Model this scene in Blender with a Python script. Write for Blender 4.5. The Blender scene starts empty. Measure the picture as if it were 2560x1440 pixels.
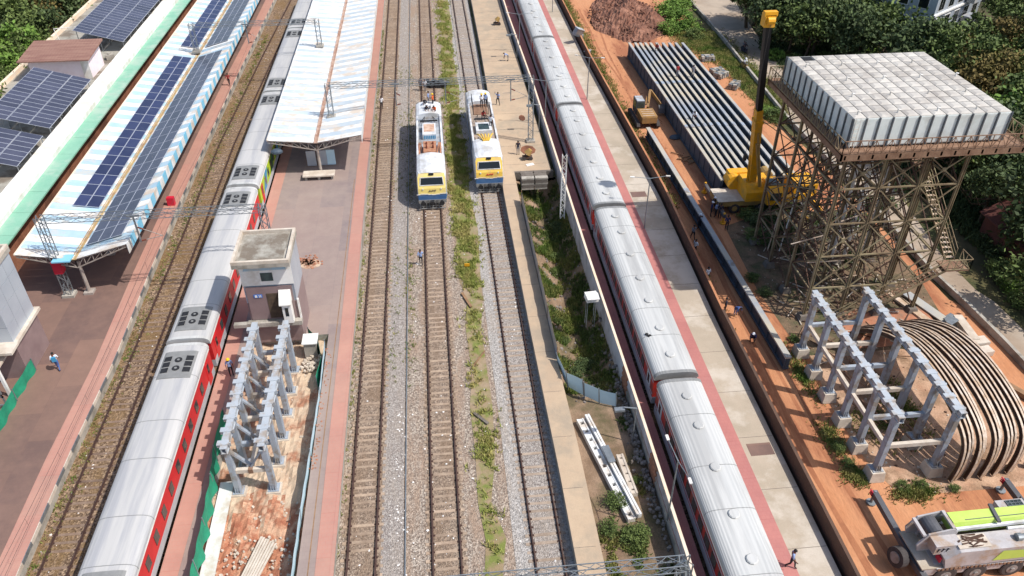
import bpy, bmesh, math, random
import numpy as np
from mathutils import Matrix, Vector, Euler
from math import sin, cos, tan, atan, pi, radians as R
S = bpy.context.scene
C = S.collection
random.seed(7); rng = np.random.default_rng(7)

# ---------------------------------------------------------------- camera, sky, sun
F = 1980.; YH = -740.; VX = 1028.
TH = atan((720 - YH) / F); H = cos(TH) / 0.01883; YAW = atan((1280 - VX) / (F / cos(TH)))
FW = (sin(YAW) * cos(TH), cos(YAW) * cos(TH), -sin(TH))
RT = (cos(YAW), -sin(YAW), 0)
UP = (sin(YAW) * sin(TH), cos(YAW) * sin(TH), cos(TH))
def P(px, py, z=0.):
    """ground position (at height z) seen at a pixel of the photograph: used to survey the site"""
    a = (px - 1280) / F; b = -(py - 720) / F
    d = [FW[i] + a * RT[i] + b * UP[i] for i in range(3)]
    t = (z - H) / d[2]
    return d[0] * t, d[1] * t
cd = bpy.data.cameras.new('camera'); cam = bpy.data.objects.new('camera', cd); C.objects.link(cam)
cd.sensor_width = 36; cd.lens = F / 2560 * 36; cd.clip_start = 0.5; cd.clip_end = 3000
cam.matrix_world = Matrix(((RT[0], UP[0], -FW[0], 0), (RT[1], UP[1], -FW[1], 0), (RT[2], UP[2], -FW[2], H), (0, 0, 0, 1)))
S.camera = cam
SUNV = Vector((-0.63, 0.30, -1)).normalized()
SUN_EL = math.asin(-SUNV.z); SUN_AZ = math.atan2(-SUNV.x, -SUNV.y)
w = bpy.data.worlds.new('World'); S.world = w; w.use_nodes = True
nt = w.node_tree; nt.nodes.clear()
sky = nt.nodes.new('ShaderNodeTexSky'); sky.sky_type = 'NISHITA'; sky.sun_disc = False
sky.sun_elevation = SUN_EL; sky.sun_rotation = SUN_AZ; sky.dust_density = 2.0
bg = nt.nodes.new('ShaderNodeBackground'); bg.inputs[1].default_value = 0.14
wo = nt.nodes.new('ShaderNodeOutputWorld')
nt.links.new(sky.outputs[0], bg.inputs[0]); nt.links.new(bg.outputs[0], wo.inputs[0])
sd = bpy.data.lights.new('sun', 'SUN'); sd.energy = 4.2; sd.angle = R(0.6); sd.color = (1.0, 0.955, 0.89)
so = bpy.data.objects.new('sun', sd); C.objects.link(so); so.rotation_euler = SUNV.to_track_quat('-Z', 'Y').to_euler()
so.location = (60, 20, 90)
S.view_settings.view_transform = 'Standard'; S.view_settings.look = 'None'
S.view_settings.exposure = 0.15; S.view_settings.gamma = 1; S.view_settings.use_curve_mapping = False
S.render.engine = 'CYCLES'; S.cycles.max_bounces = 5; S.cycles.use_denoising = True

# ---------------------------------------------------------------- materials
MATS = {}
def lin(c):
    """colours below are written as sRGB 0..255 surface colours"""
    return tuple(((x / 255) / 12.92 if x <= 10 else (((x / 255) + 0.055) / 1.055) ** 2.4) for x in c) + (1,)
def mat(name, c1, c2=None, sc=1.0, rough=0.8, metal=0.0, bump=0.0, bs=None, vary=0.0, island=0.0, st=(1, 1, 1), coord='P', c3=None, sc3=0.15, fine=0.0, spec=0.5, lo=.35, hi=.65):
    m = bpy.data.materials.new(name); m.use_nodes = True; MATS[name] = m
    N = m.node_tree.nodes; L = m.node_tree.links; b = N['Principled BSDF']
    b.inputs['Roughness'].default_value = rough; b.inputs['Metallic'].default_value = metal
    b.inputs['Specular IOR Level'].default_value = spec
    if coord == 'P': g = N.new('ShaderNodeNewGeometry').outputs['Position']
    else: g = N.new('ShaderNodeTexCoord').outputs['Object']
    if st != (1, 1, 1):
        mp = N.new('ShaderNodeMapping'); mp.inputs['Scale'].default_value = st; L.new(g, mp.inputs[0]); g = mp.outputs[0]
    def noise(s, d=4, r=.6):
        n = N.new('ShaderNodeTexNoise'); n.inputs['Scale'].default_value = s; n.inputs['Detail'].default_value = d; n.inputs['Roughness'].default_value = r
        L.new(g, n.inputs['Vector']); return n.outputs['Fac']
    def mapr(x, a, bb, lo_, hi_):
        n = N.new('ShaderNodeMapRange'); L.new(x, n.inputs[0])
        for i, v in enumerate((a, bb, lo_, hi_)): n.inputs[i + 1].default_value = v
        return n.outputs[0]
    def mix(f, a, bb, mode='MIX'):
        n = N.new('ShaderNodeMix'); n.data_type = 'RGBA'; n.blend_type = mode
        if isinstance(f, float): n.inputs[0].default_value = f
        else: L.new(f, n.inputs[0])
        for i, v in ((6, a), (7, bb)):
            if isinstance(v, tuple): n.inputs[i].default_value = v
            else: L.new(v, n.inputs[i])
        return n.outputs[2]
    col = lin(c1)
    if c2 is not None: col = mix(mapr(noise(sc), lo, hi, 0, 1), col, lin(c2))
    if c3 is not None: col = mix(mapr(noise(sc3, 5, .65), .48, .62, 0, 1), col, lin(c3))
    def gain(fac, amt, col):
        v = mapr(fac, 0, 1, 1 - amt, 1 + amt)
        n = N.new('ShaderNodeHueSaturation'); L.new(v, n.inputs['Value'])
        if isinstance(col, tuple): n.inputs['Color'].default_value = col
        else: L.new(col, n.inputs['Color'])
        return n.outputs[0]
    if fine: col = gain(mapr(noise(14, 2, .7), .3, .7, 0, 1), fine, col)
    if vary: col = gain(N.new('ShaderNodeObjectInfo').outputs['Random'], vary, col)
    if island: col = gain(N.new('ShaderNodeNewGeometry').outputs['Random Per Island'], island, col)
    if isinstance(col, tuple): b.inputs['Base Color'].default_value = col
    else: L.new(col, b.inputs['Base Color'])
    if bump:
        bn = N.new('ShaderNodeBump'); bn.inputs['Distance'].default_value = bump; L.new(noise(bs or sc * 4, 5), bn.inputs['Height']); L.new(bn.outputs[0], b.inputs['Normal'])
    m['_'] = 0
    return m
def ballast(name, dark, light, dirt, sc=9, ds=.35, dlo=.45, dhi=.62, grime=None, xline=()):
    m = bpy.data.materials.new(name); m.use_nodes = True; N = m.node_tree.nodes; L = m.node_tree.links; b = N['Principled BSDF']
    b.inputs['Roughness'].default_value = .95; b.inputs['Specular IOR Level'].default_value = .2
    g = N.new('ShaderNodeNewGeometry').outputs['Position']
    v = N.new('ShaderNodeTexVoronoi'); v.inputs['Scale'].default_value = sc; L.new(g, v.inputs['Vector'])
    sp = N.new('ShaderNodeSeparateColor'); L.new(v.outputs['Color'], sp.inputs[0])
    r = N.new('ShaderNodeValToRGB'); L.new(sp.outputs[0], r.inputs[0]); e = r.color_ramp.elements
    e[0].color = lin(dark); e[1].color = lin(light); e[1].position = .9
    x = r.color_ramp.elements.new(.45); x.color = lin([(a * .55 + bb * .45) for a, bb in zip(dark, light)])
    n = N.new('ShaderNodeTexNoise'); n.inputs['Scale'].default_value = ds; n.inputs['Detail'].default_value = 6; n.inputs['Roughness'].default_value = .65
    mp = N.new('ShaderNodeMapping'); mp.inputs['Scale'].default_value = (2.2, .5, 1); L.new(g, mp.inputs[0]); L.new(mp.outputs[0], n.inputs['Vector'])
    mr = N.new('ShaderNodeMapRange'); L.new(n.outputs['Fac'], mr.inputs[0]); mr.inputs[1].default_value = dlo; mr.inputs[2].default_value = dhi; mr.inputs[4].default_value = .85
    mx = N.new('ShaderNodeMix'); mx.data_type = 'RGBA'; L.new(mr.outputs[0], mx.inputs[0]); L.new(r.outputs[0], mx.inputs[6]); mx.inputs[7].default_value = lin(dirt)
    n2 = N.new('ShaderNodeTexNoise'); n2.inputs['Scale'].default_value = 5; n2.inputs['Detail'].default_value = 5; L.new(g, n2.inputs['Vector'])
    h = N.new('ShaderNodeHueSaturation'); mr2 = N.new('ShaderNodeMapRange'); L.new(n2.outputs['Fac'], mr2.inputs[0]); mr2.inputs[1].default_value = .3; mr2.inputs[2].default_value = .7; mr2.inputs[3].default_value = .72; mr2.inputs[4].default_value = 1.25
    L.new(mr2.outputs[0], h.inputs['Value']); L.new(mx.outputs[2], h.inputs['Color']); L.new(h.outputs[0], b.inputs['Base Color'])
    bn = N.new('ShaderNodeBump'); bn.inputs['Distance'].default_value = .06; bn.inputs['Strength'].default_value = .9; L.new(v.outputs['Distance'], bn.inputs['Height']); L.new(bn.outputs[0], b.inputs['Normal'])
    MATS[name] = m; return m
def paving(name, cols, bw, bh, mortar, msize=.02, dirt=(120, 100, 85), patch=(.18, .4)):
    """small tiles whose batches of laying differ in colour, with dust over them"""
    m = bpy.data.materials.new(name); m.use_nodes = True; N = m.node_tree.nodes; L = m.node_tree.links; b = N['Principled BSDF']
    b.inputs['Roughness'].default_value = .75
    g = N.new('ShaderNodeNewGeometry').outputs['Position']
    br = N.new('ShaderNodeTexBrick'); L.new(g, br.inputs['Vector']); br.inputs['Scale'].default_value = 1; br.inputs['Brick Width'].default_value = bw; br.inputs['Row Height'].default_value = bh
    br.inputs['Mortar Size'].default_value = msize; br.inputs['Color1'].default_value = lin(cols[0]); br.inputs['Color2'].default_value = lin(cols[1]); br.inputs['Mortar'].default_value = lin(mortar)
    big = N.new('ShaderNodeTexBrick'); L.new(g, big.inputs['Vector']); big.inputs['Scale'].default_value = 1; big.inputs['Brick Width'].default_value = 1 / patch[0]; big.inputs['Row Height'].default_value = 1 / patch[1]; big.inputs['Mortar Size'].default_value = 0.02
    mp = N.new('ShaderNodeMapping'); mp.inputs['Rotation'].default_value = (0, 0, R(90)); L.new(g, mp.inputs[0]); L.new(mp.outputs[0], big.inputs['Vector'])
    big.inputs['Color1'].default_value = lin(cols[2]); big.inputs['Color2'].default_value = lin(cols[3]); big.inputs['Mortar'].default_value = lin(cols[1])
    mx = N.new('ShaderNodeMix'); mx.data_type = 'RGBA'; mx.inputs[0].default_value = .6; L.new(br.outputs[0], mx.inputs[6]); L.new(big.outputs[0], mx.inputs[7])
    n = N.new('ShaderNodeTexNoise'); n.inputs['Scale'].default_value = .45; n.inputs['Detail'].default_value = 8; n.inputs['Roughness'].default_value = .68; L.new(g, n.inputs['Vector'])
    mr = N.new('ShaderNodeMapRange'); L.new(n.outputs['Fac'], mr.inputs[0]); mr.inputs[1].default_value = .4; mr.inputs[2].default_value = .75; mr.inputs[4].default_value = .6
    m2 = N.new('ShaderNodeMix'); m2.data_type = 'RGBA'; L.new(mr.outputs[0], m2.inputs[0]); L.new(mx.outputs[2], m2.inputs[6]); m2.inputs[7].default_value = lin(dirt)
    L.new(m2.outputs[2], b.inputs['Base Color']); MATS[name] = m; return m

# surface colours (sRGB of the albedo)
mat('soil', (182, 124, 86), (194, 140, 102), .8, .95, bump=.05, bs=3, c3=(154, 98, 68), sc3=.4, fine=.1, st=(1, .22, 1))
mat('rut', (150, 96, 66), (168, 112, 78), 1.5, .95, st=(1, .3, 1), fine=.12)
mat('soil_dusty', (188, 156, 130), (168, 130, 104), .7, .95, bump=.05, bs=5, c3=(140, 112, 88), sc3=.5, fine=.18)
mat('soil_dark', (122, 74, 52), (150, 100, 74), .5, .95, bump=.08, bs=4, c3=(96, 60, 42), sc3=.3, fine=.25)
mat('dirt', (150, 126, 104), (118, 96, 76), .5, .95, bump=.06, bs=5, c3=(92, 84, 58), sc3=.2, fine=.2)
mat('green_earth', (84, 82, 46), (112, 98, 66), .5, .95, bump=.06, bs=5, c3=(60, 66, 34), sc3=.2, fine=.25)
ballast('ballast_old', (112, 98, 88), (184, 172, 158), (154, 132, 114), sc=11)
ballast('ballast_grey', (128, 118, 112), (178, 171, 164), (160, 148, 136), sc=15, dlo=.45, dhi=.7)
ballast('ballast_new', (138, 133, 128), (188, 183, 178), (166, 154, 142), sc=13, dlo=.45, dhi=.7)
ballast('ballast_track', (104, 90, 80), (170, 152, 134), (132, 112, 94), sc=12, dlo=.4, dhi=.6)
ballast('ballast_brown', (78, 62, 52), (172, 148, 124), (124, 100, 70), dlo=.4, dhi=.6)
mat('rail', (104, 84, 76), (84, 62, 54), 2, .55, .5)
mat('rail_side', (58, 40, 34), (74, 50, 42), 3, .85)
mat('sleeper_old', (168, 148, 128), (142, 122, 104), 1.5, .9, vary=.16, coord='P', fine=.15)
mat('sleeper_new', (146, 128, 112), (166, 150, 134), 1.5, .9, vary=.12, fine=.12)
mat('sleeper_brown', (138, 118, 102), (112, 92, 78), 1.5, .9, vary=.16, fine=.18)
paving('paving_brown', ((120, 92, 82), (110, 86, 78), (134, 106, 92), (98, 80, 76)), .3, .3, (104, 82, 74), .012, (142, 112, 98))
paving('paving_centre', ((144, 128, 122), (136, 120, 116), (154, 134, 124), (126, 114, 114)), .3, .3, (126, 112, 106), .012, (164, 148, 136))
paving('paving_pink', ((172, 122, 110), (164, 116, 104), (178, 134, 120), (168, 136, 122)), .3, .3, (176, 104, 90), .015, (190, 146, 128), (.3, .5))
paving('paving_red', ((164, 104, 100), (156, 98, 94), (170, 112, 106), (176, 122, 116)), .3, .3, (150, 78, 76), .015, (196, 130, 120), (.3, .5))
mat('slab', (176, 162, 144), (162, 150, 132), .4, .9, bump=.01, bs=8, c3=(190, 180, 166), sc3=.25, fine=.06)
mat('slab_beige', (184, 162, 136), (174, 152, 128), .5, .9, bump=.01, bs=8, c3=(162, 146, 126), sc3=.3, fine=.05)
mat('road', (176, 160, 142), (162, 148, 132), .5, .9, c3=(150, 132, 114), sc3=.12, fine=.06)
mat('concrete', (176, 170, 160), (154, 148, 138), .9, .9, bump=.01, bs=10, c3=(132, 126, 116), sc3=.7, fine=.08)
mat('concrete_roof', (164, 160, 150), (146, 142, 132), 1.2, .95, c3=(118, 108, 96), sc3=.5, fine=.12)
mat('concrete_dark', (120, 112, 104), (98, 90, 82), 1.2, .95, bump=.03, bs=6, fine=.15)
mat('white_paint', (236, 234, 230), (222, 220, 214), .8, .6, c3=(206, 200, 190), sc3=.5)
mat('sheet_white', (222, 222, 220), (212, 214, 213), .6, .55, vary=.05, c3=(198, 186, 172), sc3=.6, fine=.03)
mat('sheet_blue', (154, 184, 202), (170, 194, 208), .6, .55, vary=.08, c3=(184, 186, 182), sc3=.5)
mat('sheet_pale', (168, 182, 192), (184, 194, 200), .6, .55, vary=.06, c3=(200, 194, 186), sc3=.5)
mat('fascia_blue', (120, 186, 214), (136, 196, 220), .6, .5, vary=.05)
mat('rusty_sheet', (170, 124, 100), (206, 182, 162), 1.5, .8)
mat('gutter', (186, 162, 110), (150, 118, 84), 1.3, .8, fine=.1)
mat('gutter_rust', (150, 112, 92), (186, 158, 140), 1.3, .8, fine=.1)
mat('cream_edge', (236, 208, 178), (228, 214, 196), .7, .8)
mat('steel_pale', (186, 178, 170), (166, 154, 144), 2, .6, .3)
mat('galv', (150, 156, 160), (128, 134, 138), 2, .5, .55)
mat('steel_grey', (152, 162, 174), (164, 172, 182), 1, .6, .1, fine=.05, c3=(140, 132, 124), sc3=1.1)
mat('steel_grey_top', (178, 184, 190), (166, 174, 182), 1, .6, .1, fine=.05, c3=(160, 150, 140), sc3=1.3)
mat('rust', (112, 94, 74), (134, 118, 90), 1.2, .85, c3=(150, 138, 108), sc3=.35, fine=.15)
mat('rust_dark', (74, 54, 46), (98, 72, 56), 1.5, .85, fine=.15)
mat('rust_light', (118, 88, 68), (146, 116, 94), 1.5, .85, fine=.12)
mat('rust_top', (208, 192, 176), (180, 152, 124), 1.5, .6, fine=.1)  # pale tone puts the sunlight on the rib tops into the colour
mat('pier', (206, 196, 182), (182, 168, 152), 1.2, .9, fine=.06)
mat('solar', (46, 52, 84), (54, 60, 90), .8, .22, vary=.22, spec=.6)
mat('solar_grey', (74, 76, 92), (66, 68, 84), .8, .25, vary=.18, spec=.6)
mat('solar_frame', (200, 204, 214), None, 1, .4, .4)
mat('green_paint', (122, 174, 150), (134, 182, 158), .5, .8, c3=(156, 184, 166), sc3=.3, fine=.05)
mat('green_net', (22, 128, 98), (34, 146, 110), 1.5, .8)
mat('pink_wall', (240, 226, 230), (232, 214, 218), .8, .8)
mat('roof_brown', (128, 92, 82), (150, 116, 102), .8, .9, st=(.4, 3, 1), fine=.12, coord='O')
mat('train_roof', (192, 190, 187), (183, 182, 180), .6, .55, .08, st=(2, .15, 1), c3=(170, 170, 172), sc3=.5)
mat('train_roof_white', (198, 198, 195), (188, 189, 187), .6, .55, .05, st=(2, .15, 1), c3=(172, 172, 170), sc3=.4)
mat('train_red', (204, 40, 44), (190, 36, 40), 1, .45)
mat('train_red_old', (176, 44, 36), (150, 42, 38), 1.5, .5, c3=(120, 60, 52), sc3=.8)
mat('train_grey', (180, 184, 188), (164, 168, 172), 1, .5)
mat('train_under', (74, 68, 64), (52, 48, 46), 3, .85)
mat('livery_lime', (176, 196, 40), (160, 190, 50), 1, .45)
mat('livery_blue', (62, 140, 180), None, 1, .45)
mat('livery_dark', (40, 90, 50), None, 1, .45)
mat('glass', (28, 34, 36), None, 1, .12)
mat('glass_tint', (60, 76, 72), (44, 52, 52), 2, .15)
mat('orange', (236, 130, 30), None, 1, .5)
mat('ac_grey', (150, 150, 148), (138, 138, 136), 2, .6, .3)
mat('dark_metal', (52, 52, 54), (40, 40, 42), 3, .6, .3)
mat('black', (20, 20, 22), None, 1, .7)
mat('loco_white', (216, 218, 220), (204, 206, 210), .8, .45, c3=(186, 184, 180), sc3=.8, fine=.04)
mat('loco_grey', (158, 164, 170), (146, 150, 156), .8, .6, c3=(128, 122, 116), sc3=.8, fine=.08)
mat('loco_yellow', (222, 180, 64), (226, 190, 90), 1, .5, c3=(200, 168, 96), sc3=1.2)
mat('loco_blue', (64, 104, 152), (80, 116, 158), 1, .5)
mat('loco_roof_tan', (168, 150, 134), (150, 134, 120), 1, .7, fine=.1)
mat('copper', (178, 128, 96), (146, 100, 76), 3, .7)
mat('loco_yellow_pale', (224, 202, 120), (218, 194, 108), 1, .5, c3=(206, 188, 130), sc3=1.2)
mat('yellow', (230, 166, 24), (220, 154, 24), 1, .5, c3=(196, 150, 60), sc3=1.0, fine=.05)
mat('yellow_dirty', (168, 136, 72), (144, 118, 76), 1.5, .6)
mat('lime', (180, 208, 92), (190, 214, 106), 1, .45, fine=.03)
mat('crane_grey', (184, 180, 180), (166, 162, 162), 1, .55, c3=(164, 144, 126), sc3=.9, fine=.06)
mat('crane_dark', (92, 92, 96), (76, 76, 80), 1.5, .6)
mat('tyre', (74, 68, 66), (58, 54, 54), 3, .9)
mat('rim', (150, 146, 144), (120, 112, 104), 3, .6)
mat('tank_side', (226, 232, 230), (214, 222, 220), .8, .5, 0, vary=.04, c3=(204, 208, 204), sc3=.6)
mat('tank_top', (194, 190, 182), (180, 175, 168), .8, .7, vary=.06, c3=(168, 162, 154), sc3=.35)
mat('tank_joint', (84, 92, 100), (98, 98, 98), 2, .7)
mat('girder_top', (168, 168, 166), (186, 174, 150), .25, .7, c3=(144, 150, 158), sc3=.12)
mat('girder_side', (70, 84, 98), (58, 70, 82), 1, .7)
mat('granite', (128, 108, 108), (142, 122, 120), .8, .4, fine=.04)
mat('panel_grey', (182, 190, 198), (170, 178, 188), .4, .35, .2)
mat('sign_blue', (40, 110, 190), None, 1, .5)
mat('sign_red', (200, 34, 60), None, 1, .5)
mat('sheet_cyan', (188, 220, 234), (200, 228, 238), .8, .5)
mat('brick_orange', (178, 122, 94), (160, 106, 80), 1.5, .9, fine=.12, c3=(140, 110, 90), sc3=.6)
mat('stone', (150, 142, 136), (120, 112, 108), 2, .9, bump=.04, bs=6, fine=.12)
mat('wood', (150, 118, 88), (126, 96, 70), 2, .9)
mat('litter', (236, 234, 230), (214, 206, 200), 6, .8, island=.15)
mat('leaf', (78, 94, 50), (98, 112, 60), .25, .7, island=.45, spec=.25)
mat('leaf_dark', (64, 79, 48), (80, 94, 56), .25, .7, island=.45, spec=.25)
mat('leaf_bright', (88, 118, 48), (108, 134, 58), .3, .7, island=.4, spec=.25)
mat('leaf_brown', (112, 96, 58), (92, 88, 46), .25, .8, island=.4, spec=.2)
mat('grass', (134, 144, 74), (154, 154, 88), .6, .8, island=.3, spec=.1, c3=(168, 158, 100), sc3=.3)
mat('weed', (112, 122, 62), (146, 138, 86), .6, .8, island=.35, spec=.1, c3=(90, 112, 50), sc3=.4)
mat('bark', (92, 76, 60), (70, 58, 46), 3, .95)
mat('skin', (110, 72, 52), None, 1, .6)
mat('hair', (16, 14, 14), None, 1, .7)
mat('shirt_white', (226, 228, 234), None, 1, .8)
mat('shirt_blue', (140, 160, 200), None, 1, .8)
mat('shirt_dark', (38, 40, 56), None, 1, .8)
mat('shirt_navy', (34, 44, 96), None, 1, .8)
mat('shirt_red', (150, 40, 44), None, 1, .8)
mat('shirt_orange', (226, 104, 44), None, 1, .8)
mat('trousers_dark', (34, 34, 42), None, 1, .8)
mat('trousers_blue', (70, 100, 160), None, 1, .8)
mat('trousers_grey', (110, 112, 120), None, 1, .8)
mat('helmet_yellow', (244, 196, 20), None, 1, .4)
mat('shed_red', (96, 52, 44), (78, 46, 40), .8, .9, fine=.15)
mat('wire', (64, 60, 58), None, 1, .6, .3)
mat('insulator', (120, 60, 44), None, 1, .4)

# ---------------------------------------------------------------- geometry helpers
class MB:
    def __init__(s): s.v = []; s.f = []; s.m = []
    def add(s, vs, fs, mi=0):
        o = len(s.v); s.v += [tuple(x) for x in vs]
        for f in fs: s.f.append(tuple(i + o for i in f)); s.m.append(mi)
    def hexa(s, a, mi=0):
        s.add(a, [(0, 3, 2, 1), (4, 5, 6, 7), (0, 1, 5, 4), (1, 2, 6, 5), (2, 3, 7, 6), (3, 0, 4, 7)], mi); return s
    def bb(s, x0, x1, y0, y1, z0, z1, mi=0):
        return s.hexa([(x0, y0, z0), (x1, y0, z0), (x1, y1, z0), (x0, y1, z0), (x0, y0, z1), (x1, y0, z1), (x1, y1, z1), (x0, y1, z1)], mi)
    def box(s, c, d, rz=0, mi=0):
        cx, cy, cz = c; a, b, h = d[0] / 2, d[1] / 2, d[2] / 2; co, si = cos(rz), sin(rz)
        q = [(cx + x * co - y * si, cy + x * si + y * co) for x, y in ((-a, -b), (a, -b), (a, b), (-a, b))]
        return s.hexa([(x, y, cz - h) for x, y in q] + [(x, y, cz + h) for x, y in q], mi)
    def bar(s, p0, p1, w, h=None, mi=0, up=(0, 0, 1), w1=None):
        h = h or w; p0 = Vector(p0); p1 = Vector(p1); d = (p1 - p0).normalized(); u = Vector(up)
        if abs(d.dot(u)) > .98: u = Vector((1, 0, 0))
        x = d.cross(u).normalized(); y = x.cross(d); k = (w1 or w) / w
        a = [(-w / 2, -h / 2), (w / 2, -h / 2), (w / 2, h / 2), (-w / 2, h / 2)]
        return s.hexa([p0 + x * i + y * j for i, j in a] + [p1 + x * i * k + y * j * k for i, j in a], mi)
    def tube(s, p0, p1, r0, r1=None, n=8, mi=0, cap=True):
        r1 = r0 if r1 is None else r1; p0 = Vector(p0); p1 = Vector(p1); d = (p1 - p0).normalized()
        u = Vector((0, 0, 1)) if abs(d.z) < .95 else Vector((1, 0, 0)); x = d.cross(u).normalized(); y = x.cross(d)
        vs = [p + (x * cos(2 * pi * i / n) + y * sin(2 * pi * i / n)) * r for p, r in ((p0, r0), (p1, r1)) for i in range(n)]
        fs = [(i, (i + 1) % n, n + (i + 1) % n, n + i) for i in range(n)]
        if cap: fs += [tuple(range(n - 1, -1, -1)), tuple(range(n, 2 * n))]
        s.add(vs, fs, mi); return s
    def path(s, pts, r, n=6, mi=0):
        for a, b in zip(pts[:-1], pts[1:]): s.tube(a, b, r, None, n, mi)
        return s
    def quad(s, a, b, c, d, mi=0): s.add([a, b, c, d], [(0, 1, 2, 3)], mi); return s
    def ext_y(s, prof, y0, y1, mi=0, caps=True, closed=True, pm=None):
        """profile of (x,z) points swept along y"""
        n = len(prof); vs = [(x, y0, z) for x, z in prof] + [(x, y1, z) for x, z in prof]; o = len(s.v); s.v += vs
        for i in range(n if closed else n - 1):
            j = (i + 1) % n; s.f.append((o + i, o + n + i, o + n + j, o + j)); s.m.append(pm[i] if pm else mi)
        if caps and closed:
            s.f.append(tuple(o + i for i in range(n))); s.m.append(mi); s.f.append(tuple(o + n + i for i in range(n - 1, -1, -1))); s.m.append(mi)
        return s
    def ext_x(s, prof, x0, x1, mi=0):
        n = len(prof); s.add([(x0, y, z) for y, z in prof] + [(x1, y, z) for y, z in prof], [tuple(range(n - 1, -1, -1)), tuple(range(n, 2 * n))] + [(i, (i + 1) % n, n + (i + 1) % n, n + i) for i in range(n)], mi); return s
    def prism(s, poly, z0, z1, mi=0):
        n = len(poly); s.add([(x, y, z0) for x, y in poly] + [(x, y, z1) for x, y in poly], [tuple(range(n - 1, -1, -1)), tuple(range(n, 2 * n))] + [(i, (i + 1) % n, n + (i + 1) % n, n + i) for i in range(n)], mi); return s
    def ball(s, c, r, n=8, mi=0, sq=(1, 1, 1)):
        m = n // 2; vs = [(c[0], c[1], c[2] - r * sq[2])]
        for j in range(1, m):
            t = -pi / 2 + pi * j / m
            vs += [(c[0] + r * sq[0] * cos(t) * cos(2 * pi * i / n), c[1] + r * sq[1] * cos(t) * sin(2 * pi * i / n), c[2] + r * sq[2] * sin(t)) for i in range(n)]
        vs.append((c[0], c[1], c[2] + r * sq[2])); fs = [(0, 1 + (i + 1) % n, 1 + i) for i in range(n)]
        for j in range(m - 2): fs += [(1 + j * n + i, 1 + j * n + (i + 1) % n, 1 + (j + 1) * n + (i + 1) % n, 1 + (j + 1) * n + i) for i in range(n)]
        b = 1 + (m - 2) * n; fs += [(b + i, b + (i + 1) % n, len(vs) - 1) for i in range(n)]
        s.add(vs, fs, mi); return s
    @staticmethod
    def match(left, right):
        if len(left) == len(right): return left, right
        ys = sorted(set([p[1] for p in left] + [p[1] for p in right])); lo = max(left[0][1], right[0][1]); hi = min(left[-1][1], right[-1][1]); ys = [y for y in ys if lo <= y <= hi]
        return [(interp(left, y), y) for y in ys], [(interp(right, y), y) for y in ys]
    def strip(s, left, right, z, mi=0, thick=None):
        left, right = s.match(left, right)
        n = len(left); vs = [(x, y, z) for x, y in left] + [(x, y, z) for x, y in right]
        s.add(vs, [(i, n + i, n + i + 1, i + 1) for i in range(n - 1)], mi); return s
    def slab(s, left, right, z0, z1, mi=0, ms=None):
        left, right = s.match(left, right)
        n = len(left); ms = mi if ms is None else ms
        vs = [(x, y, z1) for x, y in left] + [(x, y, z1) for x, y in right] + [(x, y, z0) for x, y in left] + [(x, y, z0) for x, y in right]
        s.add(vs, [(i, n + i, n + i + 1, i + 1) for i in range(n - 1)], mi)
        s.add(vs, [(2 * n + i, i, i + 1, 2 * n + i + 1) for i in range(n - 1)] + [(n + i, 3 * n + i, 3 * n + i + 1, n + i + 1) for i in range(n - 1)] + [(0, 2 * n, 3 * n, n), (n - 1, 2 * n - 1, 4 * n - 1, 3 * n - 1)], ms); return s
    def truss(s, p0, p1, w, h, n, r=.035, mi=0, lace=True):
        """square lattice beam of four chords and zig-zag lacing between p0 and p1"""
        p0 = Vector(p0); p1 = Vector(p1); d = (p1 - p0).normalized()
        u = Vector((0, 0, 1)) if abs(d.z) < .9 else Vector((0, 1, 0)); x = d.cross(u).normalized(); y = x.cross(d)
        c = [x * (i * w / 2) + y * (j * h / 2) for i, j in ((-1, -1), (1, -1), (1, 1), (-1, 1))]
        for k in c: s.bar(p0 + k, p1 + k, r * 2, r * 2, mi, up=u)
        for i in range(n):
            a = p0.lerp(p1, i / n); b = p0.lerp(p1, (i + 1) / n)
            for q in range(4):
                k0, k1 = (c[q], c[(q + 1) % 4]) if i % 2 else (c[(q + 1) % 4], c[q])
                s.bar(a + k0, b + k1, r * 1.2, r * 1.2, mi, up=u)
        return s
    def mesh(s, name, mats, smooth=False):
        me = bpy.data.meshes.new(name); me.from_pydata(s.v, [], s.f)
        for m in mats: me.materials.append(MATS[m])
        if len(mats) > 1: me.polygons.foreach_set('material_index', s.m)
        if smooth: me.polygons.foreach_set('use_smooth', [True] * len(me.polygons)); 
        me.update(); return me
WM = {}
def cat(o, label=None, category=None, group=None, kind=None):
    if label: o['label'] = label
    if category: o['category'] = category
    if group: o['group'] = group
    if kind: o['kind'] = kind
    return o
def thing(name, label, category, loc=(0, 0, 0), rz=0, group=None, kind=None):
    o = bpy.data.objects.new(name, None); C.objects.link(o); o.location = loc; o.rotation_euler = (0, 0, rz); o.empty_display_size = .3
    WM[o.name] = (Matrix.Translation(Vector(loc)) @ Matrix.Rotation(rz, 4, 'Z')).inverted()
    return cat(o, label, category, group, kind)
def obj(name, mb, mats, parent=None, label=None, world=False, smooth=False, kind=None, mesh=None, loc=None, rot=None, scale=None):
    if isinstance(mats, str): mats = (mats,)
    if mesh is None:
        if world and parent is not None:
            W = WM[parent.name] if parent.name in WM else Matrix.Identity(4); mb.v = [tuple(W @ Vector(v)) for v in mb.v]
        mesh = mb.mesh(name, mats, smooth)
    o = bpy.data.objects.new(name, mesh); C.objects.link(o)
    if parent is not None:
        o.parent = parent
        if parent.name in WM: WM[o.name] = WM[parent.name]
    if loc is not None: o.location = loc
    if rot is not None: o.rotation_euler = rot
    if scale is not None: o.scale = scale
    if label: o['label'] = label
    if kind: o['kind'] = kind
    return o
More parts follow.
